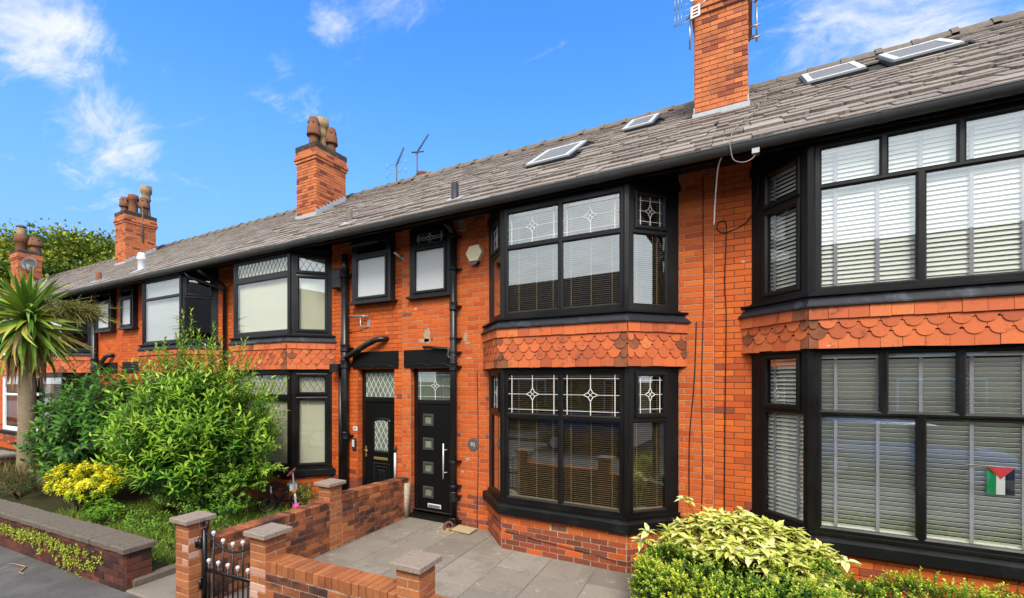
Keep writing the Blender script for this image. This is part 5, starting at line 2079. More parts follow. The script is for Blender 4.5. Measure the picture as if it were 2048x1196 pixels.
t = aerial('tv_aerial', (0.0, 1.85, 7.95), (0.12, 0.0, 0.0), (0.0, 0.0, 0.01), 0, 0.0, 'grey aerial with thin cross rods on the right side of the tallest visible chimney')
b = MB()
b.use(M['steel'], True)
b.tube([(0.11, 1.85, 7.85), (0.11, 1.85, 8.55)], 0.014, 8)
b.tube([(0.0, 1.85, 7.92), (0.16, 1.85, 7.92)], 0.016, 8)
b.tube([(0.0, 1.85, 8.10), (0.16, 1.85, 8.10)], 0.014, 8)
b.tube([(0.08, 1.85, 8.46), (0.42, 1.70, 8.72)], 0.016, 8)
for k in range(7):
    c = Vector((0.08, 1.85, 8.46)).lerp(Vector((0.42, 1.70, 8.72)), k / 6)
    b.tube([c + Vector((-0.07, 0.02, 0.10)), c + Vector((0.07, -0.02, -0.10))], 0.005, 5)
b.build('aerial_rods', None, t)
t = aerial('tv_aerial', (-0.82, 1.55, 7.85), (0.0, -0.03, 0.50), (0.45, 0.05, 0.36), 4, 0.1, 'grey mast with two white grid reflectors on the left side of the tallest chimney', 'steel')
for z, x in ((8.35, -0.72), (8.62, -0.72)):
    b = MB(facet((x, 1.46), (x + 1, 1.30), z)[0])
    b.use(M['white_plastic'])
    for q in cells(-0.08, 0.06, -0.09, 0.09, [(-0.05, 0.035, -0.065 + 0.05 * k, -0.035 + 0.05 * k) for k in range(3)]):
        b.box(q[0], q[1], q[2], q[3], 0.0, 0.012)
    b.build('reflector', None, t)
    b = MB(facet((x - 0.16, 1.5), (x + 1, 1.4), z)[0])
    b.use(M['steel'], True)
    for k in range(3):
        b.tube([(-0.16 + k * 0.05, -0.1, 0), (-0.16 + k * 0.05, 0.12, 0)], 0.005, 5)
    for k in range(3):
        b.tube([(-0.18, -0.08 + k * 0.09, 0), (0.1, -0.08 + k * 0.09, 0)], 0.005, 5)
    b.build('grid', None, t)
t = aerial('tv_aerial', (-9.13, 4.0, 7.9), (0.0, 0.0, 1.05), (0.27, 0.0, 0.42), 8, 0.07, 'aerial with short thick boom behind the ridge, left of the pair by the lone pot', 'dark_metal', False, 0.017)
b = MB()
b.use(M['steel'], True)
for dx in (-0.36, 0.36):
    for z in (8.72, 8.98):
        b.tube([(-9.13 + dx, 4.0, z - 0.1), (-9.13 + dx, 4.0, z + 0.1)], 0.007, 5)
        b.tube([(-9.13, 4.0, z), (-9.13 + dx, 4.0, z)], 0.006, 5)
b.build('side_rods', None, t)
t = aerial('tv_aerial', (-8.36, 4.0, 8.0), (0.0, 0.0, 1.13), (0.40, 0.0, 0.40), 9, 0.06, 'aerial with crossed bars standing above the lone pot, right of the pair', 'dark_metal', False, 0.017)
b = MB()
b.use(M['dark_metal'], True)
b.tube([(-8.55, 4.0, 9.17), (-8.13, 4.0, 9.10)], 0.022, 8)
b.build('cross_bar', None, t)
t = aerial('tv_aerial', (-19.78, 2.2, 7.7), (0.0, 0.0, 1.25), (-0.62, 0.0, 0.62), 10, 0.12, 'comb-like aerial on the chimney left of the white flue', 'dark_metal', False, 0.018)
ph = thing('chimney_pot', (-8.2, 4.2, 7.9), 'lone clay chimney pot peeping over the ridge', 'chimney pot')
b = MB()
b.use(M['terracotta'], True)
b.lathe([(0.17, -0.8), (0.17, 0.25), (0.20, 0.27), (0.20, 0.42), (0.17, 0.45), (0.17, 0.58), (0.2, 0.62), (0.18, 0.68), (0.12, 0.68)], 16, (-8.32, 4.2, 7.92))
b.build('pot', None, ph)
sd = thing('satellite_dish', (-29.9, 2.4, 8.1), 'dark grey satellite dish on the right side of the farthest chimney', 'satellite dish')
b = MB(Matrix.Translation((-29.75, 1.9, 8.05)) @ Matrix.Rotation(math.radians(75), 4, 'Y') @ Matrix.Rotation(math.radians(42), 4, 'X'))
b.use(M['gutter'], True)
b.lathe([(0.001, -0.06), (0.12, -0.05), (0.24, -0.02), (0.32, 0.02), (0.31, 0.03), (0.23, -0.005), (0.12, -0.035), (0.001, -0.045)], 20)
b.build('dish', None, sd)
b = MB()
b.use(M['dark_metal'], True)
b.tube([(-30.3, 2.0, 7.75), (-29.75, 1.95, 7.75), (-29.65, 1.9, 7.92)], 0.035, 8)
b.tube([(-29.75, 1.85, 7.6), (-29.2, 1.6, 7.95)], 0.02, 6)
b.build('bracket', None, sd)
mo = None

# ---------------------------------------------------------------- flag in the right window
T, L = facet(bay_pts(CX90, 0.0)[1], bay_pts(CX90, 0.0)[2], 0.0)
fl = thing('flag', T @ Vector((1.40, 1.62, -0.04)), 'small hanging flag, red triangle over green, white and black stripes', 'flag')
fx0, fx1, fz0, fz1 = 1.318, 1.494, 1.618, 1.862
wv = lambda x: -0.046 + 0.004 * math.sin(x * 60)
for mat, x0, x1 in (('flag_green', 0, 1 / 3), ('flag_white', 1 / 3, 2 / 3), ('flag_black', 2 / 3, 1)):
    b = MB(T)
    b.use(M[mat])
    n = 5
    for k in range(n):
        p, q = fx0 + (fx1 - fx0) * (x0 + (x1 - x0) * k / n), fx0 + (fx1 - fx0) * (x0 + (x1 - x0) * (k + 1) / n)
        c = (wv(p) + wv(q)) / 2
        b.box(p, q, fz0, fz1, c - 0.001, c)
    b.build('stripe', None, fl)
b = MB(T)
b.use(M['flag_red'])
b.prism([(fx0, fz1 - 0.001), ((fx0 + fx1) / 2, fz1 - 0.105), (fx1, fz1 - 0.001)], -0.0405, -0.0395)
b.build('triangle', None, fl)
b = MB(T)
b.use(M['white_plastic'], True)
b.tube([(fx0 - 0.17, fz1 + 0.006, -0.043), (fx1 + 0.03, fz1 + 0.003, -0.043)], 0.003, 6)
b.build('rod', None, fl)

# ---------------------------------------------------------------- small things on the ground
dp = thing('broken_drain', (-4.10, -0.30, GZ), 'broken orange clay drain mouth at the foot of the black soil pipe', 'drain')
b = MB(Matrix.Translation((-4.16, -0.24, GZ + 0.03)) @ Matrix.Rotation(math.radians(62), 4, 'X') @ Matrix.Rotation(0.2, 4, 'Y'))
b.use(M['terracotta'], True)
b.lathe([(0.075, -0.08), (0.078, 0.06), (0.085, 0.07), (0.06, 0.075), (0.055, -0.06)], 16)
b.build('pipe_mouth', None, dp)
b = MB()
b.use(M['stone_vent'])
for k in range(40):
    x, y = -4.13 + R.gauss(0, 0.10), -0.33 + R.gauss(0, 0.05)
    s = R.uniform(0.008, 0.02)
    b.T = Matrix.Translation((x, y, GZ + s * 0.3)) @ Matrix.Rotation(R.uniform(0, 3), 4, 'Z')
    b.box(-s, s, -s * 0.7, s * 0.7, -s * 0.4, s * 0.5)
o = b.build('rubble', None, dp)
o['kind'] = 'stuff'
dc = thing('drain_cover', (-3.88, -0.2, GZ), 'tilted square slab laid over the drain beside the orange wall', 'drain cover')
b = MB(Matrix.Translation((-3.90, -0.22, GZ + 0.035)) @ Matrix.Rotation(0.05, 4, 'Z') @ Matrix.Rotation(0.04, 4, 'Y'))
b.use(M['stone_vent']).cham(-0.165, 0.165, -0.115, 0.115, -0.012, 0.012, 0.004)
b.use(M['mortar_old']).box(-0.15, 0.15, -0.10, 0.10, -0.06, -0.012)
b.build('cover_slab', None, dc)

st = MB()
st.use(M['straw'], True)
p0 = Vector((-8.13, -3.885, PZ + 0.008))
st.tube([p0 + Vector((-0.42, -0.05, 0.0)), p0 + Vector((-0.25, -0.02, 0.012)), p0 + Vector((-0.02, 0.02, 0.006)), p0 + Vector((0.14, -0.08, 0.004)), p0 + Vector((0.26, -0.07, 0.004))], [0.003, 0.006, 0.008, 0.008, 0.004], 6)
st.tube([p0 + Vector((-0.25, -0.02, 0.012)), p0 + Vector((-0.2, -0.16, 0.004)), p0 + Vector((-0.25, -0.22, 0.004))], 0.004, 5)
tag(st.build('dry_stalk', None), 'dry straw coloured stalk lying on the pavement', 'dry stalk')


def rock(name, c, r, mat, label, cat, seed, flat=0.7):
    rr = random.Random(seed)
    b = MB()
    b.use(M[mat])
    n, m = 9, 6
    v, f = [], []
    for i in range(m + 1):
        for k in range(n):
            a, e = 2 * math.pi * k / n, math.pi * i / m
            q = r * rr.uniform(0.8, 1.15)
            v.append((c[0] + q * math.sin(e) * math.cos(a) * 1.2, c[1] + q * math.sin(e) * math.sin(a), c[2] + q * math.cos(e) * flat))
    for i in range(m):
        for k in range(n):
            f.append((i * n + k, (i + 1) * n + k, (i + 1) * n + (k + 1) % n, i * n + (k + 1) % n))
    b.add(v, f)
    return tag(b.build(name, None), label, cat)


rock('rock', (-6.25, -2.62, 0.36), 0.10, 'stonework', 'brown stone lying in the grass behind the gate pier', 'rock', 3)
lg = MB()
lg.use(M['stonework'], True)
lg.tube([(-8.0, -2.35, 0.34), (-7.6, -2.2, 0.37), (-7.2, -2.12, 0.36)], [0.03, 0.05, 0.04], 8)
tag(lg.build('log', None), 'thin weathered log lying in the grass behind the old wall', 'log')
ed = MB(gmat(-6.42, -2.75, 0.30))
ed.use(M['coping']).cham(-0.06, 0.06, -0.45, 0.45, -0.1, 0.05, 0.02)
tag(ed.build('edging_stone', None), 'mossy edging stone between grass and path by the gate pier', 'edging stone')
for k, (x, y, z) in enumerate(((-6.75, -2.62, 0.44), (-6.52, -2.78, 0.42))):
    b = MB()
    b.use(M['orange'])
    for q in range(8):
        b.T = Matrix.Translation((x, y, z)) @ Matrix.Rotation(q * math.pi / 4, 4, 'Z') @ Matrix.Rotation(0.35, 4, 'Y')
        b.prism([(0, -0.006), (0.03, -0.012), (0.034, 0), (0.03, 0.012), (0, 0.006)], 0, 0.002)
    b.T = Matrix.Identity(4)
    b.use(M['panicle'], True)
    b.tube([(x, y, 0.28), (x + 0.01, y, z)], 0.004, 5)
    tag(b.build('flower', None), 'orange daisy flower in the grass, %s' % ('nearer the shrub' if k == 0 else 'nearer the gate pier'), 'flower', 'orange flowers in the grass')

pot = thing('flower_pot', gw(-16.4, -0.35, 0.3), 'bright pink flower pot on the neighbouring yard beyond the palm', 'flower pot')
pc = gw(-16.95, -0.75, 0.302)
b = MB()
b.use(M['pink'], True).lathe([(0.001, 0), (0.10, 0), (0.13, 0.2), (0.145, 0.2), (0.145, 0.23), (0.12, 0.23), (0.11, 0.19), (0.001, 0.19)], 16, pc)
b.build('pot', None, pot)
b = MB()
b.use(M['bark'], True)
for k in range(7):
    a = k * 0.9
    b.tube([(pc[0], pc[1], pc[2] + 0.18), (pc[0] + 0.05 * math.cos(a), pc[1] + 0.05 * math.sin(a), pc[2] + 0.3), (pc[0] + 0.11 * math.cos(a), pc[1] + 0.11 * math.sin(a), pc[2] + 0.36 + 0.02 * k)], 0.008, 5)
b.build('dry_stems', None, pot)
# ---------------------------------------------------------------- bicycle and scooter
bk = thing('childs_bicycle', (-7.32, -0.88, 0.30), "small black child's bicycle with teal and white saddle beside the shrub", 'bicycle')
bT = Matrix.Translation((-7.30, -0.90, 0.30)) @ Matrix.Rotation(math.radians(62), 4, 'Z')


def part(name, fn, parent, T, mat, smooth=True):
    b = MB(T)
    b.use(M[mat], smooth)
    fn(b)
    return b.build(name, None, parent)


def wheel(x, parent, T, r=0.155, w=0.022):
    ring = [(x + (r - w) * math.cos(a), 0, r + (r - w) * math.sin(a)) for a in [k * math.pi / 9 for k in range(19)]]
    o = part('wheel', lambda b: b.tube(ring, w, 8, False), parent, T, 'tyre')
    rim = [(x + (r - 2 * w) * math.cos(a), 0, r + (r - 2 * w) * math.sin(a)) for a in [k * math.pi / 9 for k in range(19)]]
    part('rim', lambda b: b.tube(rim, 0.006, 6, False), o, T, 'gold')
    part('spokes', lambda b: [b.tube([(x, 0, r), (x + (r - 2 * w) * math.cos(a), 0, r + (r - 2 * w) * math.sin(a))], 0.0025, 4) for a in [k * math.pi / 6 for k in range(12)]], o, T, 'dark_metal')
    return o


wheel(-0.25, bk, bT)
wheel(0.25, bk, bT)
part('frame', lambda b: (b.tube([(-0.16, 0, 0.43), (-0.05, 0, 0.20), (0.25, 0, 0.155)], 0.016), b.tube([(-0.05, 0, 0.20), (0.13, 0, 0.42)], 0.015), b.tube([(0.13, 0, 0.45), (0.25, 0, 0.155)], 0.012),
                         b.tube([(-0.16, 0, 0.40), (-0.25, 0, 0.155)], 0.017), b.tube([(-0.16, 0, 0.42), (0.12, 0, 0.36)], 0.016)), bk, bT, 'black_paint')
part('handlebar', lambda b: (b.tube([(-0.16, 0, 0.42), (-0.14, 0, 0.56)], 0.013), b.tube([(-0.10, -0.20, 0.60), (-0.14, -0.12, 0.56), (-0.14, 0.12, 0.56), (-0.10, 0.20, 0.60)], 0.011)), bk, bT, 'charcoal')
part('saddle', lambda b: b.prism([(0.07, -0.015), (0.22, -0.06), (0.24, 0.0), (0.22, 0.06), (0.07, 0.015)], 0.45, 0.485), bk, bT, 'teal', False)
part('seat_pad', lambda b: (b.box(0.10, 0.22, -0.062, -0.05, 0.36, 0.47), b.box(-0.20, -0.18, -0.05, 0.05, 0.36, 0.47)), bk, bT, 'white_plastic', False)
part('pedal', lambda b: b.box(-0.08, -0.02, -0.13, -0.07, 0.13, 0.15), bk, bT, 'charcoal', False)
part('pedal', lambda b: b.box(-0.08, -0.02, 0.07, 0.13, 0.24, 0.26), bk, bT, 'charcoal', False)

sk = thing('scooter', (-7.0, -0.9, 0.30), 'pink kick scooter with silver stem leaning at the bay plinth', 'scooter')
sT = Matrix.Translation((-6.98, -0.86, 0.30)) @ Matrix.Rotation(math.radians(40), 4, 'Z')
part('stem', lambda b: b.tube([(0.0, 0, 0.06), (-0.035, 0, 0.40)], 0.020), sk, sT, 'alum')
part('stem', lambda b: b.tube([(-0.035, 0, 0.40), (-0.07, 0, 0.74)], 0.014), sk, sT, 'alum')
part('clamp', lambda b: b.box(-0.065, -0.01, -0.03, 0.03, 0.37, 0.42), sk, sT, 'orange', False)
part('handle_grip', lambda b: b.tube([(-0.07, 0.02, 0.74), (-0.07, 0.19, 0.75)], 0.019), sk, sT, 'maroon')
part('handle_grip', lambda b: b.tube([(-0.07, -0.02, 0.74), (-0.07, -0.19, 0.73)], 0.019), sk, sT, 'maroon')
part('brake_lever', lambda b: b.tube([(-0.10, -0.18, 0.70), (-0.09, -0.02, 0.70)], 0.016), sk, sT, 'red')
part('deck', lambda b: b.cham(-0.02, 0.46, -0.06, 0.06, 0.05, 0.085, 0.01), sk, sT, 'pink', False)
part('fender', lambda b: b.lathe([(0.001, 0.09), (0.06, 0.07), (0.085, 0.0), (0.07, -0.01)], 12, (0.0, 0, 0.10)), sk, sT, 'pink')
for x in (-0.02, 0.47):
    part('wheel', lambda b: b.tube([(x + 0.04 * math.cos(a), 0, 0.055 + 0.04 * math.sin(a)) for a in [k * math.pi / 6 for k in range(13)]], 0.018, 8, False), sk, sT, 'white_plastic')

# ---------------------------------------------------------------- plants
NR = np.random.default_rng(11)


def unit(a):
    return a / np.maximum(1e-9, np.linalg.norm(a, axis=1))[:, None]


def leaf_mesh(name, mat, pos, direc, up, length, width, tint, fold=0.22, curl=0.18, wide=0.42):
    """one mesh of many folded leaves; arrays of positions, directions, upper sides, sizes and colours"""
    n = len(pos)
    dv = unit(direc)
    sd = unit(np.cross(dv, up))
    nv = np.cross(sd, dv)
    tv = np.array([(0, 0, 0), (-0.5, wide, fold), (0.5, wide, fold), (0, wide + 0.04, 0), (0, 1, -curl)], float)
    V = pos[:, None, :] + sd[:, None, :] * (tv[None, :, 0:1] * width[:, None, None]) + dv[:, None, :] * (tv[None, :, 1:2] * length[:, None, None]) \
        + nv[:, None, :] * (tv[None, :, 2:3] * np.where(np.arange(5)[None, :, None] == 4, length[:, None, None], width[:, None, None]))
    tri = np.array([(0, 3, 1), (0, 2, 3), (1, 3, 4), (3, 2, 4)])
    F = (np.arange(n) * 5)[:, None, None] + tri[None]
    me = bpy.data.meshes.new(name)
    me.vertices.add(n * 5)
    me.vertices.foreach_set('co', V.reshape(-1).astype(np.float32))
    F = F.reshape(-1, 3)
    me.loops.add(len(F) * 3)
    me.loops.foreach_set('vertex_index', F.reshape(-1).astype(np.int32))
    me.polygons.add(len(F))
    me.polygons.foreach_set('loop_start', (np.arange(len(F)) * 3).astype(np.int32))
    at = me.attributes.new('tint', 'FLOAT_COLOR', 'POINT')
    col = np.ones((n, 5, 4), np.float32)
    col[:, :, :3] = tint[:, None, :]
    at.data.foreach_set('color', col.reshape(-1))
    me.materials.append(mat)
    me.update()
    me.validate()
    return me


def tints(n, stops, t=None, jitter=0.12):
    """colours between the stops"""
    t = NR.random(n) if t is None else np.clip(t, 0, 1)
    s = np.array([x for x, _ in stops])
    c = np.array([y for _, y in stops])
    o = np.stack([np.interp(t, s, c[:, k]) for k in range(3)], 1)
    return np.clip(o * (1 + NR.normal(0, jitter, (n, 1))), 0.004, 1)


def put_leaves(me, name, parent):
    o = link(bpy.data.objects.new(name, me), parent)
    o['kind'] = 'stuff'
    return o


def shoots(origins, dirs, lens, per, leaf_len, leaf_w, droop=0.25, open0=1.25, open1=0.5, stops=None, bend=0.12, tip=1.0, twigs=None, twig_r=0.004, base_t=0.0):
    """leaves set spirally on straight-ish shoots; colour runs from old leaf (0) to tip (1)"""
    n = len(origins)
    dirs = unit(dirs)
    a = unit(np.cross(dirs, NR.normal(size=(n, 3))))
    b = np.cross(dirs, a)
    side = unit(NR.normal(size=(n, 3)))
    P, D, U, L, Wd, Tt = [], [], [], [], [], []
    own = NR.normal(0, 0.13, n)                  # every shoot is a little older or younger
    for k in range(per):
        t = (k + 0.5) / per
        p = origins + dirs * (lens * t)[:, None] + side * (bend * lens * t * t)[:, None]
        ang = k * 2.4 + NR.normal(0, 0.25, n)
        rad = a * np.cos(ang)[:, None] + b * np.sin(ang)[:, None]
        op = open0 + (open1 - open0) * t
        d = dirs * math.cos(op) + rad * math.sin(op)
        d[:, 2] -= droop * (1 - t) * 0.8
        P.append(p)
        D.append(d)
        U.append(dirs + np.array([0, 0, 0.6]))
        L.append(leaf_len * (0.75 + 0.35 * math.sin(t * 2.6)) * NR.uniform(0.75, 1.2, n))
        Wd.append(leaf_w * NR.uniform(0.8, 1.15, n))
        Tt.append(np.full(n, base_t + (tip - base_t) * t ** 1.3) + NR.normal(0, 0.08, n) + own)
    if twigs is not None:
        for i in range(n):
            q = [origins[i] + dirs[i] * lens[i] * t + side[i] * bend * lens[i] * t * t for t in (0, 0.5, 1.0)]
            twigs.tube(q, [twig_r, twig_r * 0.7, twig_r * 0.3], 4, False)
    return np.concatenate(P), np.concatenate(D), np.concatenate(U), np.concatenate(L), np.concatenate(Wd), np.concatenate(Tt)


def ball_points(n, c, r, lo=0.55, half=None):
    d = unit(NR.normal(size=(n, 3)))
    if half is not None:
        d[:, 2] = np.where(d[:, 2] < half, -d[:, 2] * 0.3, d[:, 2])
        d = unit(d)
    rad = NR.uniform(lo, 1.0, n) ** 0.6
    return np.array(c) + d * rad[:, None] * np.array(r), d


def stems(parent, base, tops, r, name='stems'):
    b = MB()
    b.use(M['bark'], True)
    for t in tops:
        m = [base[k] * 0.5 + t[k] * 0.5 + R.uniform(-0.08, 0.08) for k in range(3)]
        b.tube([(base[0] + R.uniform(-0.1, 0.1), base[1] + R.uniform(-0.1, 0.1), base[2] - 0.1), m, t], [r, r * 0.7, r * 0.3], 6)
    return b.build(name, None, parent)


# bright shrub with upright yellow-green shoots
LS = [(0.0, (0.014, 0.065, 0.012)), (0.3, (0.035, 0.135, 0.016)), (0.55, (0.13, 0.32, 0.018)), (0.8, (0.28, 0.50, 0.03)), (1.0, (0.42, 0.60, 0.06))]
sh = thing('shrub', (-8.2, -1.9, 0.3), 'tall bright green shrub with long upright yellow-green shoots in front of the bay', 'shrub')
tw = MB()
tw.use(M['bark'], True)
res = []
lobes = [((-8.40, -1.85, 1.60), (0.95, 0.85, 0.90), 400), ((-8.65, -2.0, 1.25), (0.70, 0.7, 0.85), 240), ((-7.80, -1.6, 1.45), (0.70, 0.65, 0.85), 220), ((-8.2, -2.1, 1.0), (0.8, 0.6, 0.6), 190), ((-8.65, -1.75, 2.25), (0.45, 0.45, 0.5), 110), ((-8.0, -1.75, 2.15), (0.35, 0.4, 0.4), 70)]
for c, r, n in lobes:
    o, dn = ball_points(n, c, r, 0.55, -0.25)
    dirs = dn * 0.9 + np.array([0.05, -0.12, 0.95]) + NR.normal(0, 0.22, (n, 3))
    res.append(shoots(o, dirs, np.where(NR.random(n) < 0.2, NR.uniform(0.45, 0.9, n), NR.uniform(0.15, 0.42, n)), 13, 0.125, 0.036, 0.35, 1.35, 0.6, bend=0.15, tip=0.95, base_t=0.15, twigs=tw))
# leggy shoots out of the top and to the right
lead = [(-8.62, -1.75, 2.35, 0.10, 0.0, 1.0, 1.10), (-8.55, -1.9, 2.3, -0.05, 0.0, 1.0, 0.85), (-8.95, -1.85, 2.2, -0.1, -.1, 1.0, 0.85), (-8.2, -1.7, 2.4, 0.12, 0, 1.0, 0.72), (-7.95, -1.75, 2.3, 0.2, -.1, 1, 0.7),
        (-7.55, -1.6, 2.0, 0.5, -.1, 1.0, 0.9), (-7.4, -1.5, 1.75, 0.8, -.15, 0.9, 1.0), (-7.3, -1.5, 1.6, 1.0, -.1, 0.8, 0.85), (-7.3, -1.5, 1.3, 1.0, -.1, 0.4, 0.8), (-8.35, -1.85, 2.4, -0.1, -.1, 1, 0.6),
        (-8.75, -1.8, 2.45, 0.0, 0.0, 1.0, 1.0), (-8.45, -1.7, 2.5, 0.08, 0.0, 1.0, 0.8), (-8.05, -1.7, 2.45, 0.1, 0.0, 1.0, 0.85), (-9.15, -1.9, 2.1, -0.12, 0.0, 1.0, 0.9), (-8.3, -1.95, 2.5, -0.05, -0.1, 1.0, 0.6), (-7.85, -1.7, 2.35, 0.2, 0.0, 1.0, 0.75), (-9.3, -2.0, 1.7, -0.4, -0.1, 1.0, 0.6), (-7.2, -1.5, 1.9, 0.9, 0.0, 1.0, 0.75),
        (-7.75, -1.6, 2.1, 0.3, 0.05, 1, 0.95), (-7.65, -1.55, 1.9, 0.45, 0.0, 1, 0.8), (-8.8, -2.0, 2.0, 0.1, -.2, 1, 0.7), (-9.1, -2.0, 1.8, -.1, -.2, 1, 0.7), (-7.25, -1.45, 1.1, 1.0, -.1, 0.3, 0.7), (-7.5, -1.6, 1.5, 0.9, -.3, 0.6, 0.7)]
la = np.array(lead)
lo, ld, ll = la[:, :3], la[:, 3:6], la[:, 6] * np.where(la[:, 5] > 0.95, 1.3, 1.1)
res.append(shoots(lo, ld, ll, 46, 0.105, 0.024, 0.15, 1.35, 0.35, bend=0.06, tip=1.0, base_t=0.25, twigs=tw, twig_r=0.008))
for k in range(5):
    o2 = lo + unit(ld) * (ll * (0.15 + 0.13 * k))[:, None]
    res.append(shoots(o2, ld + NR.normal(0, 0.55, ld.shape), ll * 0.32, 14, 0.09, 0.022, 0.2, 1.3, 0.5, tip=0.9, base_t=0.25, twigs=tw))
A = [np.concatenate(x) for x in zip(*res)]
put_leaves(leaf_mesh('foliage', M['leaf'], A[0], A[1], A[2], A[3], A[4], tints(len(A[0]), LS, A[5])), 'foliage', sh)


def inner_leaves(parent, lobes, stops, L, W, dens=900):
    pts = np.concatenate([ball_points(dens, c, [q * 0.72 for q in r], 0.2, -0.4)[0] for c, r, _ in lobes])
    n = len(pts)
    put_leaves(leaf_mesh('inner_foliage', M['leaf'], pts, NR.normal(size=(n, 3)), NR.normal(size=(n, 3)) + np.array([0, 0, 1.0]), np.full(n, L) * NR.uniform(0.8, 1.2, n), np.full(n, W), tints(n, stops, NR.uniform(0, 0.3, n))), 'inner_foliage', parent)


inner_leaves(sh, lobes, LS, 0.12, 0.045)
tw.build('twigs', None, sh)['kind'] = 'stuff'
stems(sh, (-8.3, -1.75, 0.3), [(-8.3 + R.uniform(-0.8, 0.8), -1.8 + R.uniform(-0.4, 0.4), R.uniform(1.2, 2.3)) for _ in range(16)], 0.03)


def bush(name, loc, label, cat, lobes, leaf, stops, per=10, slen=(0.14, 0.28), up=0.35, lo=0.5, base_t=0.0, tip=0.8, stem_h=0.8, half=-0.2, droop=0.45, facing=(0.1, -0.2)):
    t = thing(name, loc, label, cat)
    tw = MB()
    tw.use(M['bark'], True)
    res = []
    for c, r, n in lobes:
        o, dn = ball_points(n, c, r, lo, half)
        dirs = dn * 0.9 + np.array([facing[0], facing[1], up]) + NR.normal(0, 0.3, (n, 3))
        res.append(shoots(o, dirs, NR.uniform(slen[0], slen[1], n), per, leaf[0], leaf[1], droop, 1.35, 0.7, tip=tip, base_t=base_t, twigs=tw))
    A = [np.concatenate(x) for x in zip(*res)]
    put_leaves(leaf_mesh('foliage', M['leaf'], A[0], A[1], A[2], A[3], A[4], tints(len(A[0]), stops, A[5])), 'foliage', t)
    tw.build('twigs', None, t)['kind'] = 'stuff'
    if stem_h > 0.4:
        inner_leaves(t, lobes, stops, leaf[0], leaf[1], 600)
    c = lobes[0][0]
    stems(t, loc, [(c[0] + R.uniform(-0.4, 0.4), c[1] + R.uniform(-0.3, 0.3), loc[2] + stem_h * R.uniform(0.7, 1.2)) for _ in range(8)], 0.025)
    return t


DL = [(0.0, (0.014, 0.062, 0.012)), (0.5, (0.04, 0.145, 0.018)), (1.0, (0.15, 0.32, 0.03))]
bush('laurel_bush', (-11.7, -1.9, 0.3), 'dark green broad-leaved laurel bush between palm trunk and bright shrub', 'bush',
     [((-11.5, -1.9, 1.65), (0.95, 0.75, 1.0), 260), ((-12.0, -2.0, 1.15), (0.85, 0.7, 0.85), 190), ((-10.9, -2.0, 1.5), (0.7, 0.6, 1.1), 180), ((-11.5, -2.1, 0.8), (0.9, 0.6, 0.5), 120)], (0.15, 0.058), DL, 9, (0.2, 0.36), 0.5, 0.5, 0.1, 0.75, 1.3)
PV = [(0.0, (0.035, 0.11, 0.014)), (0.5, (0.11, 0.26, 0.022)), (1.0, (0.28, 0.45, 0.04))]
bush('privet_bush', (-7.5, -1.6, 0.3), 'rounded small-leaved green bush beside the bicycle', 'bush',
     [((-7.75, -1.65, 0.95), (0.60, 0.5, 0.50), 230), ((-7.5, -1.5, 0.85), (0.40, 0.4, 0.5), 170), ((-8.05, -1.85, 0.7), (0.55, 0.5, 0.40), 150), ((-7.45, -1.5, 1.1), (0.35, 0.3, 0.3), 70), ((-7.5, -1.9, 0.55), (0.5, 0.4, 0.3), 100)], (0.045, 0.024), PV, 12, (0.12, 0.26), 0.45, 0.4, 0.1, 0.85, 0.5)
CH = [(0.0, (0.07, 0.20, 0.012)), (0.4, (0.22, 0.38, 0.018)), (0.62, (0.64, 0.60, 0.022)), (1.0, (0.90, 0.80, 0.03))]
ch = thing('yellow_shrub', (-10.4, -2.55, 0.3), 'low golden yellow shrub of star-shaped leaf clusters behind the old wall', 'shrub')
n = 170
o, dn = ball_points(n, (-10.55, -2.55, 0.66), (1.0, 0.42, 0.48), 0.6, -0.1)
o2, dn2 = ball_points(45, (-9.3, -2.7, 0.50), (0.4, 0.2, 0.14), 0.5, 0.0)
o3, dn3 = ball_points(60, (-10.0, -2.45, 0.80), (0.55, 0.4, 0.36), 0.5, 0.0)
o, dn = np.concatenate([o, o3, o2]), np.concatenate([dn, dn3, dn2])
P_, D_, U_, L_, W__, T__ = [], [], [], [], [], []
for i in range(len(o)):
    ax = unit((dn[i] * 0.5 + np.array([0.0, -0.25, 0.9]) + NR.normal(0, 0.15, 3))[None])[0]
    e1 = unit(np.cross(ax, [0.3, 1, 0.2])[None])[0]
    e2 = np.cross(ax, e1)
    gold = np.clip((o[i][2] - 0.50) / 0.35 * 0.55 + 0.30 - (o[i][0] + 10.45) * 0.22 + NR.normal(0, 0.12), 0.1, 1.0)
    for layer, (m, op, sc) in enumerate(((9, 1.5, 1.0), (8, 1.15, 0.9), (6, 0.7, 0.7))):
        for k in range(m):
            q = k * 2 * math.pi / m + layer * 0.4 + NR.normal(0, 0.1)
            rad = e1 * math.cos(q) + e2 * math.sin(q)
            P_.append(o[i] + ax * 0.02 * layer)
            D_.append(ax * math.cos(op) + rad * math.sin(op))
            U_.append(ax)
            L_.append(0.085 * sc * NR.uniform(0.8, 1.2))
            W__.append(0.030)
            T__.append(gold * (0.75 + 0.18 * layer))
put_leaves(leaf_mesh('foliage', M['leaf'], np.array(P_), np.array(D_), np.array(U_), np.array(L_), np.array(W__), tints(len(P_), CH, np.array(T__), 0.08)), 'foliage', ch)
stems(ch, (-10.35, -2.5, 0.3), [tuple(o[i] - dn[i] * 0.03) for i in range(0, len(o), 5)], 0.012)

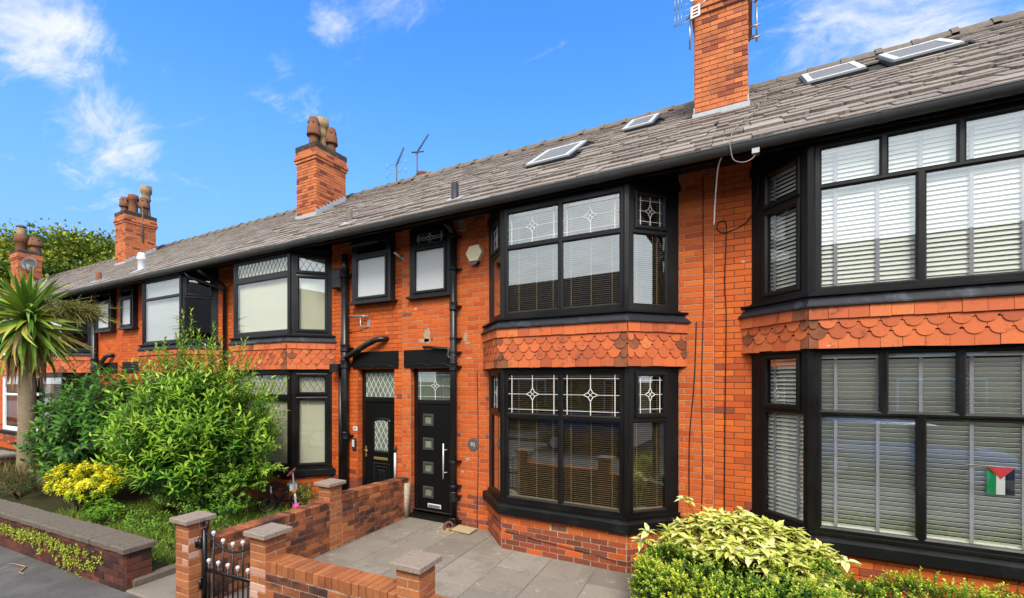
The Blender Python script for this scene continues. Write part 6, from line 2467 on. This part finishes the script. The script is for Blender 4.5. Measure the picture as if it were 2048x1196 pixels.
# cordyline palm
cp = thing('palm_tree', (-13.86, -2.38, 0.28), 'cordyline palm with a single rough trunk and a mop of sword-shaped leaves', 'palm')
b = MB()
b.use(M['palm_bark'], True)
pts, rad = [], []
for k in range(30):
    t = k / 29
    pts.append((-13.86 + 0.06 * math.sin(t * 3) + 0.1 * t, -2.38, 0.2 + 3.75 * t))
    rad.append(0.155 - 0.03 * t + 0.007 * R.uniform(-1, 1) + 0.05 * max(0, 0.12 - t) * 6 * 0.3)
b.tube(pts, rad, 14)
b.build('trunk', None, cp)
HEAD = Vector((-13.76, -2.38, 3.98))
blade_me = []
for k in range(12):
    droop = (0.1, 0.25, 0.45, 0.7, 0.95, 1.25)[k % 6]
    L = 1.0
    m = 7
    col = [(0.12, 0.24, 0.03), (0.20, 0.32, 0.035), (0.30, 0.42, 0.05), (0.46, 0.52, 0.08), (0.09, 0.20, 0.03), (0.22, 0.34, 0.05), (0.36, 0.46, 0.07), (0.15, 0.27, 0.04), (0.62, 0.46, 0.10), (0.10, 0.22, 0.03), (0.50, 0.31, 0.14), (0.24, 0.36, 0.05)][k]
    v, f = [], []
    p, a = Vector((0, 0, 0)), 0.0
    for i in range(m + 1):
        t = i / m
        w = 0.030 * (0.55 + 1.3 * t if t < 0.35 else 1.0) * (1 - max(0, t - 0.45) / 0.55) ** 0.8 + 0.0008
        nrm = Vector((-math.sin(a), 0, math.cos(a)))
        v += [p + Vector((0, -w, 0)) + nrm * w * 0.35, p, p + Vector((0, w, 0)) + nrm * w * 0.35]
        a -= droop / m * (0.5 + 1.5 * t)
        p = p + Vector((math.cos(a), 0, math.sin(a))) * (L / m)
    for i in range(m):
        q = i * 3
        f += [(q, q + 1, q + 4, q + 3), (q + 1, q + 2, q + 5, q + 4)]
    me = bpy.data.meshes.new('leaf')
    me.from_pydata([tuple(x) for x in v], [], f)
    at = me.attributes.new('tint', 'FLOAT_COLOR', 'POINT')
    at.data.foreach_set('color', [c for _ in v for c in (*col, 1.0)])
    me.materials.append(M['blade'])
    blade_me.append(me)
live = [0, 1, 2, 3, 4, 5, 6, 7, 9, 11]
for k in range(290):
    u = k / 290
    el = math.radians(84 - 142 * u ** 0.80 + R.gauss(0, 9))
    az = k * 2.39996 + R.gauss(0, 0.15)
    dead = u > 0.55 and R.random() < 0.28
    me = blade_me[R.choice((8, 10, 3)) if dead else R.choice(live)]
    s = R.uniform(0.80, 1.10) * (0.85 + 0.30 * min(1, u * 1.6))
    z = HEAD.z + 0.25 - 0.55 * u
    W = Matrix.Translation((HEAD.x + 0.05 * math.cos(az), HEAD.y + 0.05 * math.sin(az), z)) @ Matrix.Rotation(az, 4, 'Z') @ Matrix.Rotation(-el, 4, 'Y') @ Matrix.Rotation(R.gauss(0, 0.45), 4, 'X') @ Matrix.Diagonal((s, 1.4, s, 1))
    link(bpy.data.objects.new('leaf', me), cp, W)
rv = Vector((math.cos(CAM_TH), math.sin(CAM_TH), 0))
fv = Vector((-math.sin(CAM_TH), math.cos(CAM_TH), 0))
for (c0, ax, spread, n) in ((HEAD + rv * 0.62 + Vector((0, 0, 0.22)) - fv * 0.2, rv * 0.85 + Vector((0, 0, -0.10)), 0.46, 280), (HEAD - rv * 0.35 + Vector((0, 0, -0.25)) - fv * 0.45, -rv * 0.28 - fv * 0.2 + Vector((0, 0, -0.55)), 0.52, 240)):
    b = MB()
    b.use(M['panicle'], True)
    b.tube([HEAD, c0, c0 + ax], [0.022, 0.018, 0.008], 6)
    for k in range(n):
        t = R.uniform(0.0, 1.0)
        p = c0 + ax * t
        d = Vector(ax).normalized() * 0.8 + Vector((R.gauss(0, spread), R.gauss(0, spread), R.gauss(-0.05, spread * 0.7)))
        L = R.uniform(0.2, 0.52)
        q = p + d * L * 0.5
        e = q + d * L * 0.5 + Vector((0, 0, -0.10 * L))
        b.tube([p, q, e], [0.009, 0.007, 0.004], 4, False)
        for j in range(3):
            s0 = p.lerp(e, R.uniform(0.3, 0.9))
            b.tube([s0, s0 + d.cross(Vector((R.random(), R.random(), R.random()))).normalized() * R.uniform(0.04, 0.11) + d * 0.07], [0.007, 0.004], 4, False)
    b.build('flower_stalk', None, cp)
b = MB()
b.use(M['straw'], True)
for k in range(90):
    a = R.uniform(0, 6.28)
    z = R.uniform(3.05, 3.75)
    r0 = 0.13
    p = Vector((-13.77 + r0 * math.cos(a), -2.38 + r0 * math.sin(a), z))
    b.tube([p, p + Vector((0.12 * math.cos(a), 0.12 * math.sin(a), -0.15)), p + Vector((0.17 * math.cos(a), 0.17 * math.sin(a), -0.55 - R.uniform(0, 0.2)))], [0.012, 0.018, 0.003], 4, False)
b.build('dead_leaves', None, cp)['kind'] = 'stuff'
# dry grass tuft round the trunk foot
DG = [(0.0, (0.10, 0.12, 0.03)), (0.5, (0.26, 0.19, 0.07)), (1.0, (0.36, 0.26, 0.13))]
tf = thing('dry_tuft', (-13.6, -2.55, 0.3), 'shaggy tuft of straw and weeds round the foot of the palm', 'weeds')
n = 900
o = np.stack([-13.75 + NR.normal(0, 0.28, n), -2.55 + NR.normal(0, 0.18, n), np.full(n, 0.28) + np.abs(NR.normal(0, 0.2, n))], 1)
dd = NR.normal(0, 0.5, (n, 3)) + np.array([0, 0, 1.0])
put_leaves(leaf_mesh('foliage', M['leaf'], o, dd, NR.normal(size=(n, 3)), NR.uniform(0.15, 0.4, n), NR.uniform(0.008, 0.018, n), tints(n, DG)), 'foliage', tf)
CN = [(0.0, (0.03, 0.06, 0.014)), (1.0, (0.10, 0.12, 0.03))]
bush('conifer_bush', (-13.0, -2.7, 0.3), 'low dull green bush between palm foot and yellow shrub', 'bush', [((-12.9, -2.75, 0.48), (0.5, 0.25, 0.28), 120), ((-14.1, -2.8, 0.45), (0.4, 0.2, 0.28), 80)], (0.05, 0.010), CN, 12, (0.1, 0.2), 0.6, stem_h=0.12)

# grass and weeds of the left garden
n = 30000
gx, gy = NR.uniform(-10.2, -5.45, n), NR.uniform(-3.05, -0.9, n)
keep = ~((gx > -6.36) & (NR.random(n) < 0.9) & (gy > -3.3)) & (np.hypot((gx + 8.4) / 1.0, (gy + 1.75) / 0.6) > 0.9)
gx, gy = gx[keep], gy[keep]
n = len(gx)
hz = 0.28 + 0.03 * np.sin(gx * 7 + gy * 5)
o = np.stack([gx, gy, hz], 1)
dd = NR.normal(0, 0.45, (n, 3)) + np.array([0, 0, 1.0])
GRS = [(0.0, (0.05, 0.12, 0.016)), (0.55, (0.15, 0.28, 0.03)), (0.85, (0.30, 0.36, 0.05)), (1.0, (0.36, 0.29, 0.11))]
patch = 0.5 + 0.5 * np.sin(gx * 3.1 + 1.3 * np.sin(gy * 4.0))
go = link(bpy.data.objects.new('grass', leaf_mesh('grass', M['leaf'], o, dd, NR.normal(size=(n, 3)), NR.uniform(0.05, 0.20, n) * (0.5 + patch), NR.uniform(0.006, 0.013, n), tints(n, GRS))))
tag(go, 'uneven long grass between the old wall and the shrubs', 'grass', kind='stuff')
WD = [(0.0, (0.07, 0.18, 0.018)), (1.0, (0.24, 0.44, 0.04))]
bush('weed_clump', (-8.6, -2.45, 0.3), 'clump of leafy weeds in the grass below the bright shrub', 'weeds', [((-8.6, -2.5, 0.36), (0.45, 0.2, 0.14), 50), ((-8.05, -2.55, 0.38), (0.4, 0.2, 0.16), 50)], (0.07, 0.02), WD, 9, (0.08, 0.2), 0.7, stem_h=0.1)
bush('marigold_clump', (-6.75, -2.75, 0.3), 'clump of weeds with orange flowers next to the gate pier', 'weeds', [((-6.75, -2.7, 0.34), (0.28, 0.2, 0.12), 50), ((-6.85, -2.2, 0.34), (0.3, 0.3, 0.12), 45)], (0.06, 0.012), WD, 10, (0.08, 0.2), 0.8, stem_h=0.1)
bush('weed_clump', (-6.75, -0.95, 0.3), 'small green weed between scooter and bay plinth', 'weeds', [((-6.95, -0.72, 0.50), (0.14, 0.12, 0.20), 45), ((-6.45, -0.55, 0.42), (0.3, 0.1, 0.16), 30)], (0.05, 0.016), WD, 9, (0.08, 0.16), 0.6, stem_h=0.15)

# yellow creeper on the old wall
cr = thing('creeper', gw(-8.5, -3.29, 0.5), 'yellow-green creeper trailing along the street face of the old wall', 'creeper')
cx_, cz_ = [], []
for k in range(62):
    t = k / 61
    x = -9.95 + 2.95 * t
    for j in range(3 if 0.35 < t < 0.9 else 2):
        cx_.append(x + R.gauss(0, 0.08))
        cz_.append(0.585 - 0.02 * math.sin(9 * t) - abs(R.gauss(0, 0.045)) - (0.16 * j * (0.3 + t) * R.random()))
o = np.array([gw(x, -3.277, z) for x, z in zip(cx_, cz_)])
keep = NR.random(len(o)) < 0.55
o = o[keep]
P_, D_, U_, T__ = [], [], [], []
out = np.array([GS, -GC, 0.0])
alo = np.array([GC, GS, 0.0])
for p in o:
    for k in range(16):
        q = NR.uniform(0, 6.28)
        P_.append(p + alo * NR.normal(0, 0.035) + np.array([0, 0, NR.normal(0, 0.028)]) + out * NR.uniform(0, 0.03))
        D_.append(alo * math.cos(q) + np.array([0, 0, math.sin(q)]) + out * 0.55)
        U_.append(out + np.array([0, 0, 0.5]))
        T__.append(NR.uniform(0.2, 1.0))
CRS = [(0.0, (0.10, 0.20, 0.02)), (0.6, (0.32, 0.40, 0.035)), (1.0, (0.55, 0.52, 0.06))]
n = len(P_)
put_leaves(leaf_mesh('foliage', M['leaf'], np.array(P_), np.array(D_), np.array(U_), NR.uniform(0.025, 0.042, n), NR.uniform(0.014, 0.022, n), tints(n, CRS, np.array(T__))), 'foliage', cr)

# box hedge at the right
BX = [(0.0, (0.018, 0.07, 0.016)), (0.3, (0.07, 0.19, 0.025)), (0.55, (0.28, 0.43, 0.03)), (1.0, (0.62, 0.66, 0.07))]
hd = thing('box_hedge', (0.3, -1.5, 0.3), 'clipped box hedge with fresh yellow-green tips in front of the right bay', 'hedge')
n = 5200
xs2 = NR.uniform(-1.02, 3.4, n)
q = NR.uniform(0, math.pi, n)
hump = np.interp(xs2, [-1.02, -0.95, -0.6, 0.0, 1.0, 2.0, 3.4], [0.5, 0.78, 0.94, 0.93, 0.92, 0.93, 0.93]) + 0.035 * np.sin(xs2 * 5.0) + 0.02 * np.sin(xs2 * 13)
yw = np.interp(xs2, [-1.02, -0.8, -0.3, 0.5, 3.4], [0.10, 0.30, 0.50, 0.55, 0.55])
yc = np.interp(xs2, [-1.02, 0.0, 1.0, 3.4], [-1.42, -1.45, -1.45, -1.45])
sgn = np.sign(np.cos(q)) * np.abs(np.cos(q)) ** 0.45
pz = 0.30 + (hump - 0.30) * np.abs(np.sin(q)) ** 0.32
lat = unit(np.stack([NR.normal(0, 0.25, n) - 0.9 * (xs2 < -0.8), sgn * 0.8, np.abs(np.sin(q)) * 1.0], 1))
bump_ = 0.05 * np.sin(xs2 * 9 + sgn * 4) + NR.normal(0, 0.025, n)
o = np.stack([xs2, yc + sgn * yw, pz], 1) + lat * bump_[:, None]
A = shoots(o - lat * 0.06, lat * 0.8 + np.array([0, 0, 0.45]) + NR.normal(0, 0.35, (n, 3)), NR.uniform(0.05, 0.12, n), 11, 0.026, 0.016, 0.1, 1.2, 0.5, tip=0.95, base_t=0.1)
pt = np.tile(0.20 * np.sin(xs2 * 4 + sgn * 3) + NR.normal(0, 0.14, n), 11)
put_leaves(leaf_mesh('foliage', M['leaf'], A[0], A[1], A[2], A[3], A[4], tints(len(A[0]), BX, A[5] + pt)), 'foliage', hd)
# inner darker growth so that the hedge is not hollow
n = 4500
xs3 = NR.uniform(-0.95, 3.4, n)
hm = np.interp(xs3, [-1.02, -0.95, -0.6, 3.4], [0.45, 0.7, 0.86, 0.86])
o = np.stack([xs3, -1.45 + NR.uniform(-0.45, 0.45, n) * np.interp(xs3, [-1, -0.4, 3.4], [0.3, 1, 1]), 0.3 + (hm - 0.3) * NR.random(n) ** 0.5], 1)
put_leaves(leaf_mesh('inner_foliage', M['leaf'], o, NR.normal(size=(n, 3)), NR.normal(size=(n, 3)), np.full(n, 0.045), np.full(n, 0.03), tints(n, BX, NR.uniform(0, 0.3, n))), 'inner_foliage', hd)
stems(hd, (0.3, -1.45, 0.3), [(x, -1.45 + R.uniform(-0.3, 0.3), 0.75) for x in np.linspace(-0.8, 3.2, 14)], 0.015)
pe = MB()
pe.use(M['concrete']).cham(-1.12, 3.4, -2.1, -1.95, 0.1, 0.37, 0.015)
pe.cham(-1.12, -0.99, -1.95, -0.95, 0.1, 0.37, 0.015)
tag(pe.build('planter_edge', None), 'pale stone planter kerb at the end of the box hedge', 'planter')
sl = MB()
sl.quad((-1.0, -1.96, 0.33), (3.4, -1.96, 0.33), (3.4, -0.6, 0.33), (-1.0, -0.6, 0.33))
tag(sl.build('planter_soil', M['soil']), kind='structure')

# aucuba
au = thing('spotted_laurel', (0.0, -0.75, 0.3), 'spotted laurel with big pale yellow leaves behind the box hedge', 'shrub')
lm = []
for k in range(6):
    c = [(0.80, 0.77, 0.20), (0.70, 0.72, 0.16), (0.86, 0.82, 0.30), (0.60, 0.66, 0.11), (0.80, 0.77, 0.22), (0.88, 0.85, 0.38)][k]
    n = 9
    v, f = [], []
    for i in range(n):
        t = i / (n - 1)
        w = 0.5 * (math.sin(math.pi * t ** 0.8) ** 0.8) * (1.0 if i < n - 2 else 0.8) + 0.01
        if i in (5, 6):
            w *= 1.08
        z = -0.22 * t * t * (0.6 + 0.25 * k % 3)
        v += [(-w * 0.42, t, z + w * 0.16), (0, t, z), (w * 0.42, t, z + w * 0.16)]
    for i in range(n - 1):
        q = i * 3
        f += [(q, q + 1, q + 4, q + 3), (q + 1, q + 2, q + 5, q + 4)]
    me = bpy.data.meshes.new('leaf')
    me.from_pydata(v, [], f)
    at = me.attributes.new('tint', 'FLOAT_COLOR', 'POINT')
    at.data.foreach_set('color', [x for _ in v for x in (*c, 1.0)])
    me.materials.append(M['leaf_aucuba'])
    me.polygons.foreach_set('use_smooth', [True] * len(me.polygons))
    lm.append(me)
tops = []
for k in range(240):
    x = -0.90 + 1.65 * ((k * 0.618) % 1.0)
    h = np.interp(x, [-0.90, -0.55, -0.25, 0.05, 0.35, 0.75], [0.98, 1.16, 1.27, 1.29, 1.18, 0.98])
    y = -0.95 + R.uniform(-0.36, 0.26)
    tops.append(Vector((x, y, h - 0.34 * max(0.0, -0.75 - y) * 1.2 - 0.16 * R.random())))
tops.sort(key=lambda p: p.y * 0.5 - p.z)
tops = [Vector((-1.0, -1.16, 0.92)), Vector((-0.62, -0.72, 1.30)), Vector((0.78, -0.98, 0.97)), Vector((-0.93, -1.22, 1.04))] + tops
cnt = 0
P_, D_, U_, L_ = [], [], [], []
for p in tops:
    for layer, (m, el, sc) in enumerate(((5, 0.10, 1.0), (4, 0.55, 0.8))):
        for j in range(m):
            az = j * 2 * math.pi / m + layer * 0.7 + R.gauss(0, 0.25) + p.x * 7
            s = sc * R.uniform(0.105, 0.15)
            ez = el + R.gauss(0, 0.18) - 0.1
            if cnt < 300:
                W = Matrix.Translation(p + Vector((0, 0, 0.012 * layer))) @ Matrix.Rotation(az, 4, 'Z') @ Matrix.Rotation(ez, 4, 'X') @ Matrix.Rotation(R.gauss(0, 0.2), 4, 'Y') @ Matrix.Diagonal((s, s, s, 1))
                link(bpy.data.objects.new('leaf', R.choice(lm)), au, W)
            else:
                P_.append(tuple(p))
                D_.append((-math.sin(az) * math.cos(ez), math.cos(az) * math.cos(ez), math.sin(ez)))
                U_.append((0.1 * R.gauss(0, 1), 0.1 * R.gauss(0, 1), 1))
                L_.append(s)
            cnt += 1
n = len(P_)
AU = [(0.0, (0.52, 0.58, 0.08)), (0.5, (0.74, 0.72, 0.17)), (1.0, (0.86, 0.82, 0.32))]
put_leaves(leaf_mesh('foliage', M['leaf_aucuba'], np.array(P_), np.array(D_), np.array(U_), np.array(L_), np.array(L_) * 0.46, tints(n, AU), 0.12, 0.12), 'foliage', au)
stems(au, (0.0, -0.85, 0.33), [tuple(p) for p in tops], 0.012)

# big tree behind the far houses
tr = thing('broadleaf_tree', (-48, 9.5, 0), 'big round broadleaf tree rising behind the far roofs', 'tree')
b = MB()
b.use(M['bark'], True)
b.tube([(-48, 9.5, 0), (-48.1, 9.5, 3), (-47.9, 9.6, 6)], [0.5, 0.4, 0.3], 10)
tb = []
for k in range(26):
    a, e = R.uniform(0, 6.28), R.uniform(0.0, 1.0)
    q = Vector((-48 + math.cos(a) * 4.2 * (1 - e * 0.5), 9.5 + math.sin(a) * 4.2 * (1 - e * 0.5), 7.0 + 6.0 * e))
    b.tube([(-48, 9.5, 3.5 + 3 * e), ((-48 + q.x) / 2, (9.5 + q.y) / 2, 5.5 + 3.5 * e), q], [0.22, 0.12, 0.04], 6)
b.build('trunk', None, tr)
TRS = [(0.0, (0.03, 0.065, 0.010)), (0.4, (0.09, 0.15, 0.015)), (0.7, (0.24, 0.29, 0.022)), (1.0, (0.46, 0.42, 0.035))]
o, dn = ball_points(470, (-48, 9.5, 9.2), (6.2, 6.0, 5.3), 0.55, -0.45)
o = np.concatenate([o, np.array((-52.5, 7.0, 6.5)) + NR.normal(0, 1.5, (40, 3)), np.array((-43.5, 9.0, 7.0)) + NR.normal(0, 1.1, (25, 3))])
m = 70
cl_ = np.repeat(o, m, 0)
off = NR.normal(0, 1.0, cl_.shape) * np.array([0.62, 0.62, 0.36])
pp = cl_ + off
n = len(pp)
tt = 0.30 + 0.5 * NR.normal(0, 0.35, len(o)).repeat(m) + 0.30 * (off[:, 2] / 0.5) + 0.03 * (pp[:, 2] - 9)
put_leaves(leaf_mesh('crown', M['leaf'], pp, NR.normal(size=(n, 3)) + np.array([0, 0, -0.3]), NR.normal(0, 0.7, (n, 3)) + np.array([0, 0, 1.0]), NR.uniform(0.20, 0.34, n), NR.uniform(0.16, 0.26, n), tints(n, TRS, tt)), 'crown', tr)

# ---------------------------------------------------------------- the other side of the street (mirrored in the windows)
for k in range(7):
    x0 = -19.0 + k * 5.6
    t = thing('terrace_house', gw(x0 + 2.8, -16.5, 0.2), 'plain brick terraced house across the street, mirrored in the windows', 'house', 'houses across the street')
    b = MB(gmat(0, 0))
    b.use(M['pale_render']).box(x0, x0 + 5.6, -24.5, -16.5, 0.1, 5.4)
    w = b.build('wall', None, t)
    b = MB(gmat(0, 0))
    b.use(M['far_slate'])
    b.quad((x0, -16.1, 5.3), (x0, -20.4, 8.9), (x0 + 5.6, -20.4, 8.9), (x0 + 5.6, -16.1, 5.3))
    b.quad((x0, -24.8, 5.3), (x0 + 5.6, -24.8, 5.3), (x0 + 5.6, -20.4, 8.9), (x0, -20.4, 8.9))
    b.quad((x0, -16.1, 5.2), (x0 + 5.6, -16.1, 5.2), (x0 + 5.6, -16.1, 5.3), (x0, -16.1, 5.3))
    b.build('roof', None, t)
    for (a0, a1, z0, z1) in ((0.6, 3.0, 1.0, 2.7), (0.6, 3.0, 3.5, 4.8), (3.9, 4.8, 3.6, 4.8)):
        b = MB(gmat(0, 0))
        b.use(M['frame_white']).box(x0 + a0, x0 + a1, -16.5, -16.44, z0, z1)
        f_ = b.build('window', None, w)
        b = MB(gmat(0, 0))
        b.use(M['pane_dark']).box(x0 + a0 + 0.08, x0 + a1 - 0.08, -16.445, -16.42, z0 + 0.08, z1 - 0.08)
        b.build('pane', None, f_)
    b = MB(gmat(0, 0))
    b.use(M['frame']).box(x0 + 3.9, x0 + 4.8, -16.5, -16.45, 0.25, 2.6)
    b.build('door', None, w)
for k, (x, mat, lab) in enumerate(((-5.2, 'car_dark', 'dark car parked across the road, mirrored in the middle bay'), (2.9, 'car_blue', 'blue car parked across the road, mirrored in the right bay'))):
    t = thing('parked_car', gw(x, -10.2, 0.11), lab, 'car', 'cars parked across the road')
    T = gmat(x, -10.2, 0.11)
    b = MB(T)
    b.use(M[mat], True)
    sec = [(-2.05, 0.35, 0.62, 0.70), (-1.95, 0.25, 0.86, 0.80), (-1.2, 0.2, 0.96, 0.86), (0.0, 0.2, 0.98, 0.88), (1.2, 0.2, 0.92, 0.86), (1.95, 0.25, 0.80, 0.78), (2.08, 0.38, 0.6, 0.66)]
    v, f = [], []
    for xx, zb, zt, hw in sec:
        v += [(xx, -hw * 0.9, zb), (xx, -hw, (zb + zt) / 2), (xx, -hw * 0.92, zt), (xx, hw * 0.92, zt), (xx, hw, (zb + zt) / 2), (xx, hw * 0.9, zb)]
    for i in range(len(sec) - 1):
        for j in range(6):
            p, q = i * 6 + j, i * 6 + (j + 1) % 6
            f.append((p, p + 6, q + 6, q))
    f += [tuple(range(6)), tuple(range(len(v) - 1, len(v) - 7, -1))]
    b.add(v, f)
    b.smooth = False
    b.prism([(-1.6, -0.62), (0.75, -0.62), (0.75, 0.62), (-1.6, 0.62)], 1.40, 1.46, [(-1.2, -0.5), (0.4, -0.5), (0.4, 0.5), (-1.2, 0.5)])
    b.build('body', None, t)
    b = MB(T)
    b.use(M['pane_dark'])
    b.prism([(-1.95, -0.80), (1.35, -0.80), (1.35, 0.80), (-1.95, 0.80)], 0.93, 1.41, [(-1.6, -0.62), (0.75, -0.62), (0.75, 0.62), (-1.6, 0.62)])
    b.build('windows', None, t)
    for wx in (-1.3, 1.3):
        for s in (-1, 1):
            b = MB(T @ Matrix.Translation((wx, s * 0.80, 0.32)) @ Matrix.Rotation(math.pi / 2 * -s, 4, 'X'))
            b.use(M['tyre'], True).lathe([(0.2, -0.1), (0.3, -0.1), (0.32, -0.06), (0.32, 0.08), (0.29, 0.1), (0.21, 0.1)], 20)
            wh_ = b.build('wheel', None, t)
            b = MB(b.T)
            b.use(M['alum']).lathe([(0.001, 0.09), (0.06, 0.1), (0.21, 0.08), (0.21, -0.1)], 10)
            b.build('rim', None, wh_)
for k, (x, y, h, w) in enumerate(((-9.0, -14.6, 1.9, 1.6), (-3.2, -14.7, 1.7, 1.3), (5.5, -14.6, 2.0, 1.7))):
    p = gw(x, y, 0.2)
    bush('street_hedge', p, 'garden bush across the street, %s of the three' % ('first from the palm end', 'middle one', 'last one')[k], 'bush', [((p[0], p[1], 0.2 + h * 0.5), (w, 0.7, h * 0.55), 120)], (0.16, 0.09), PV, 8, (0.2, 0.4), 0.3, 0.5, 0.0, 0.7, h * 0.5, -0.9, 0.3, (0, 0.2))
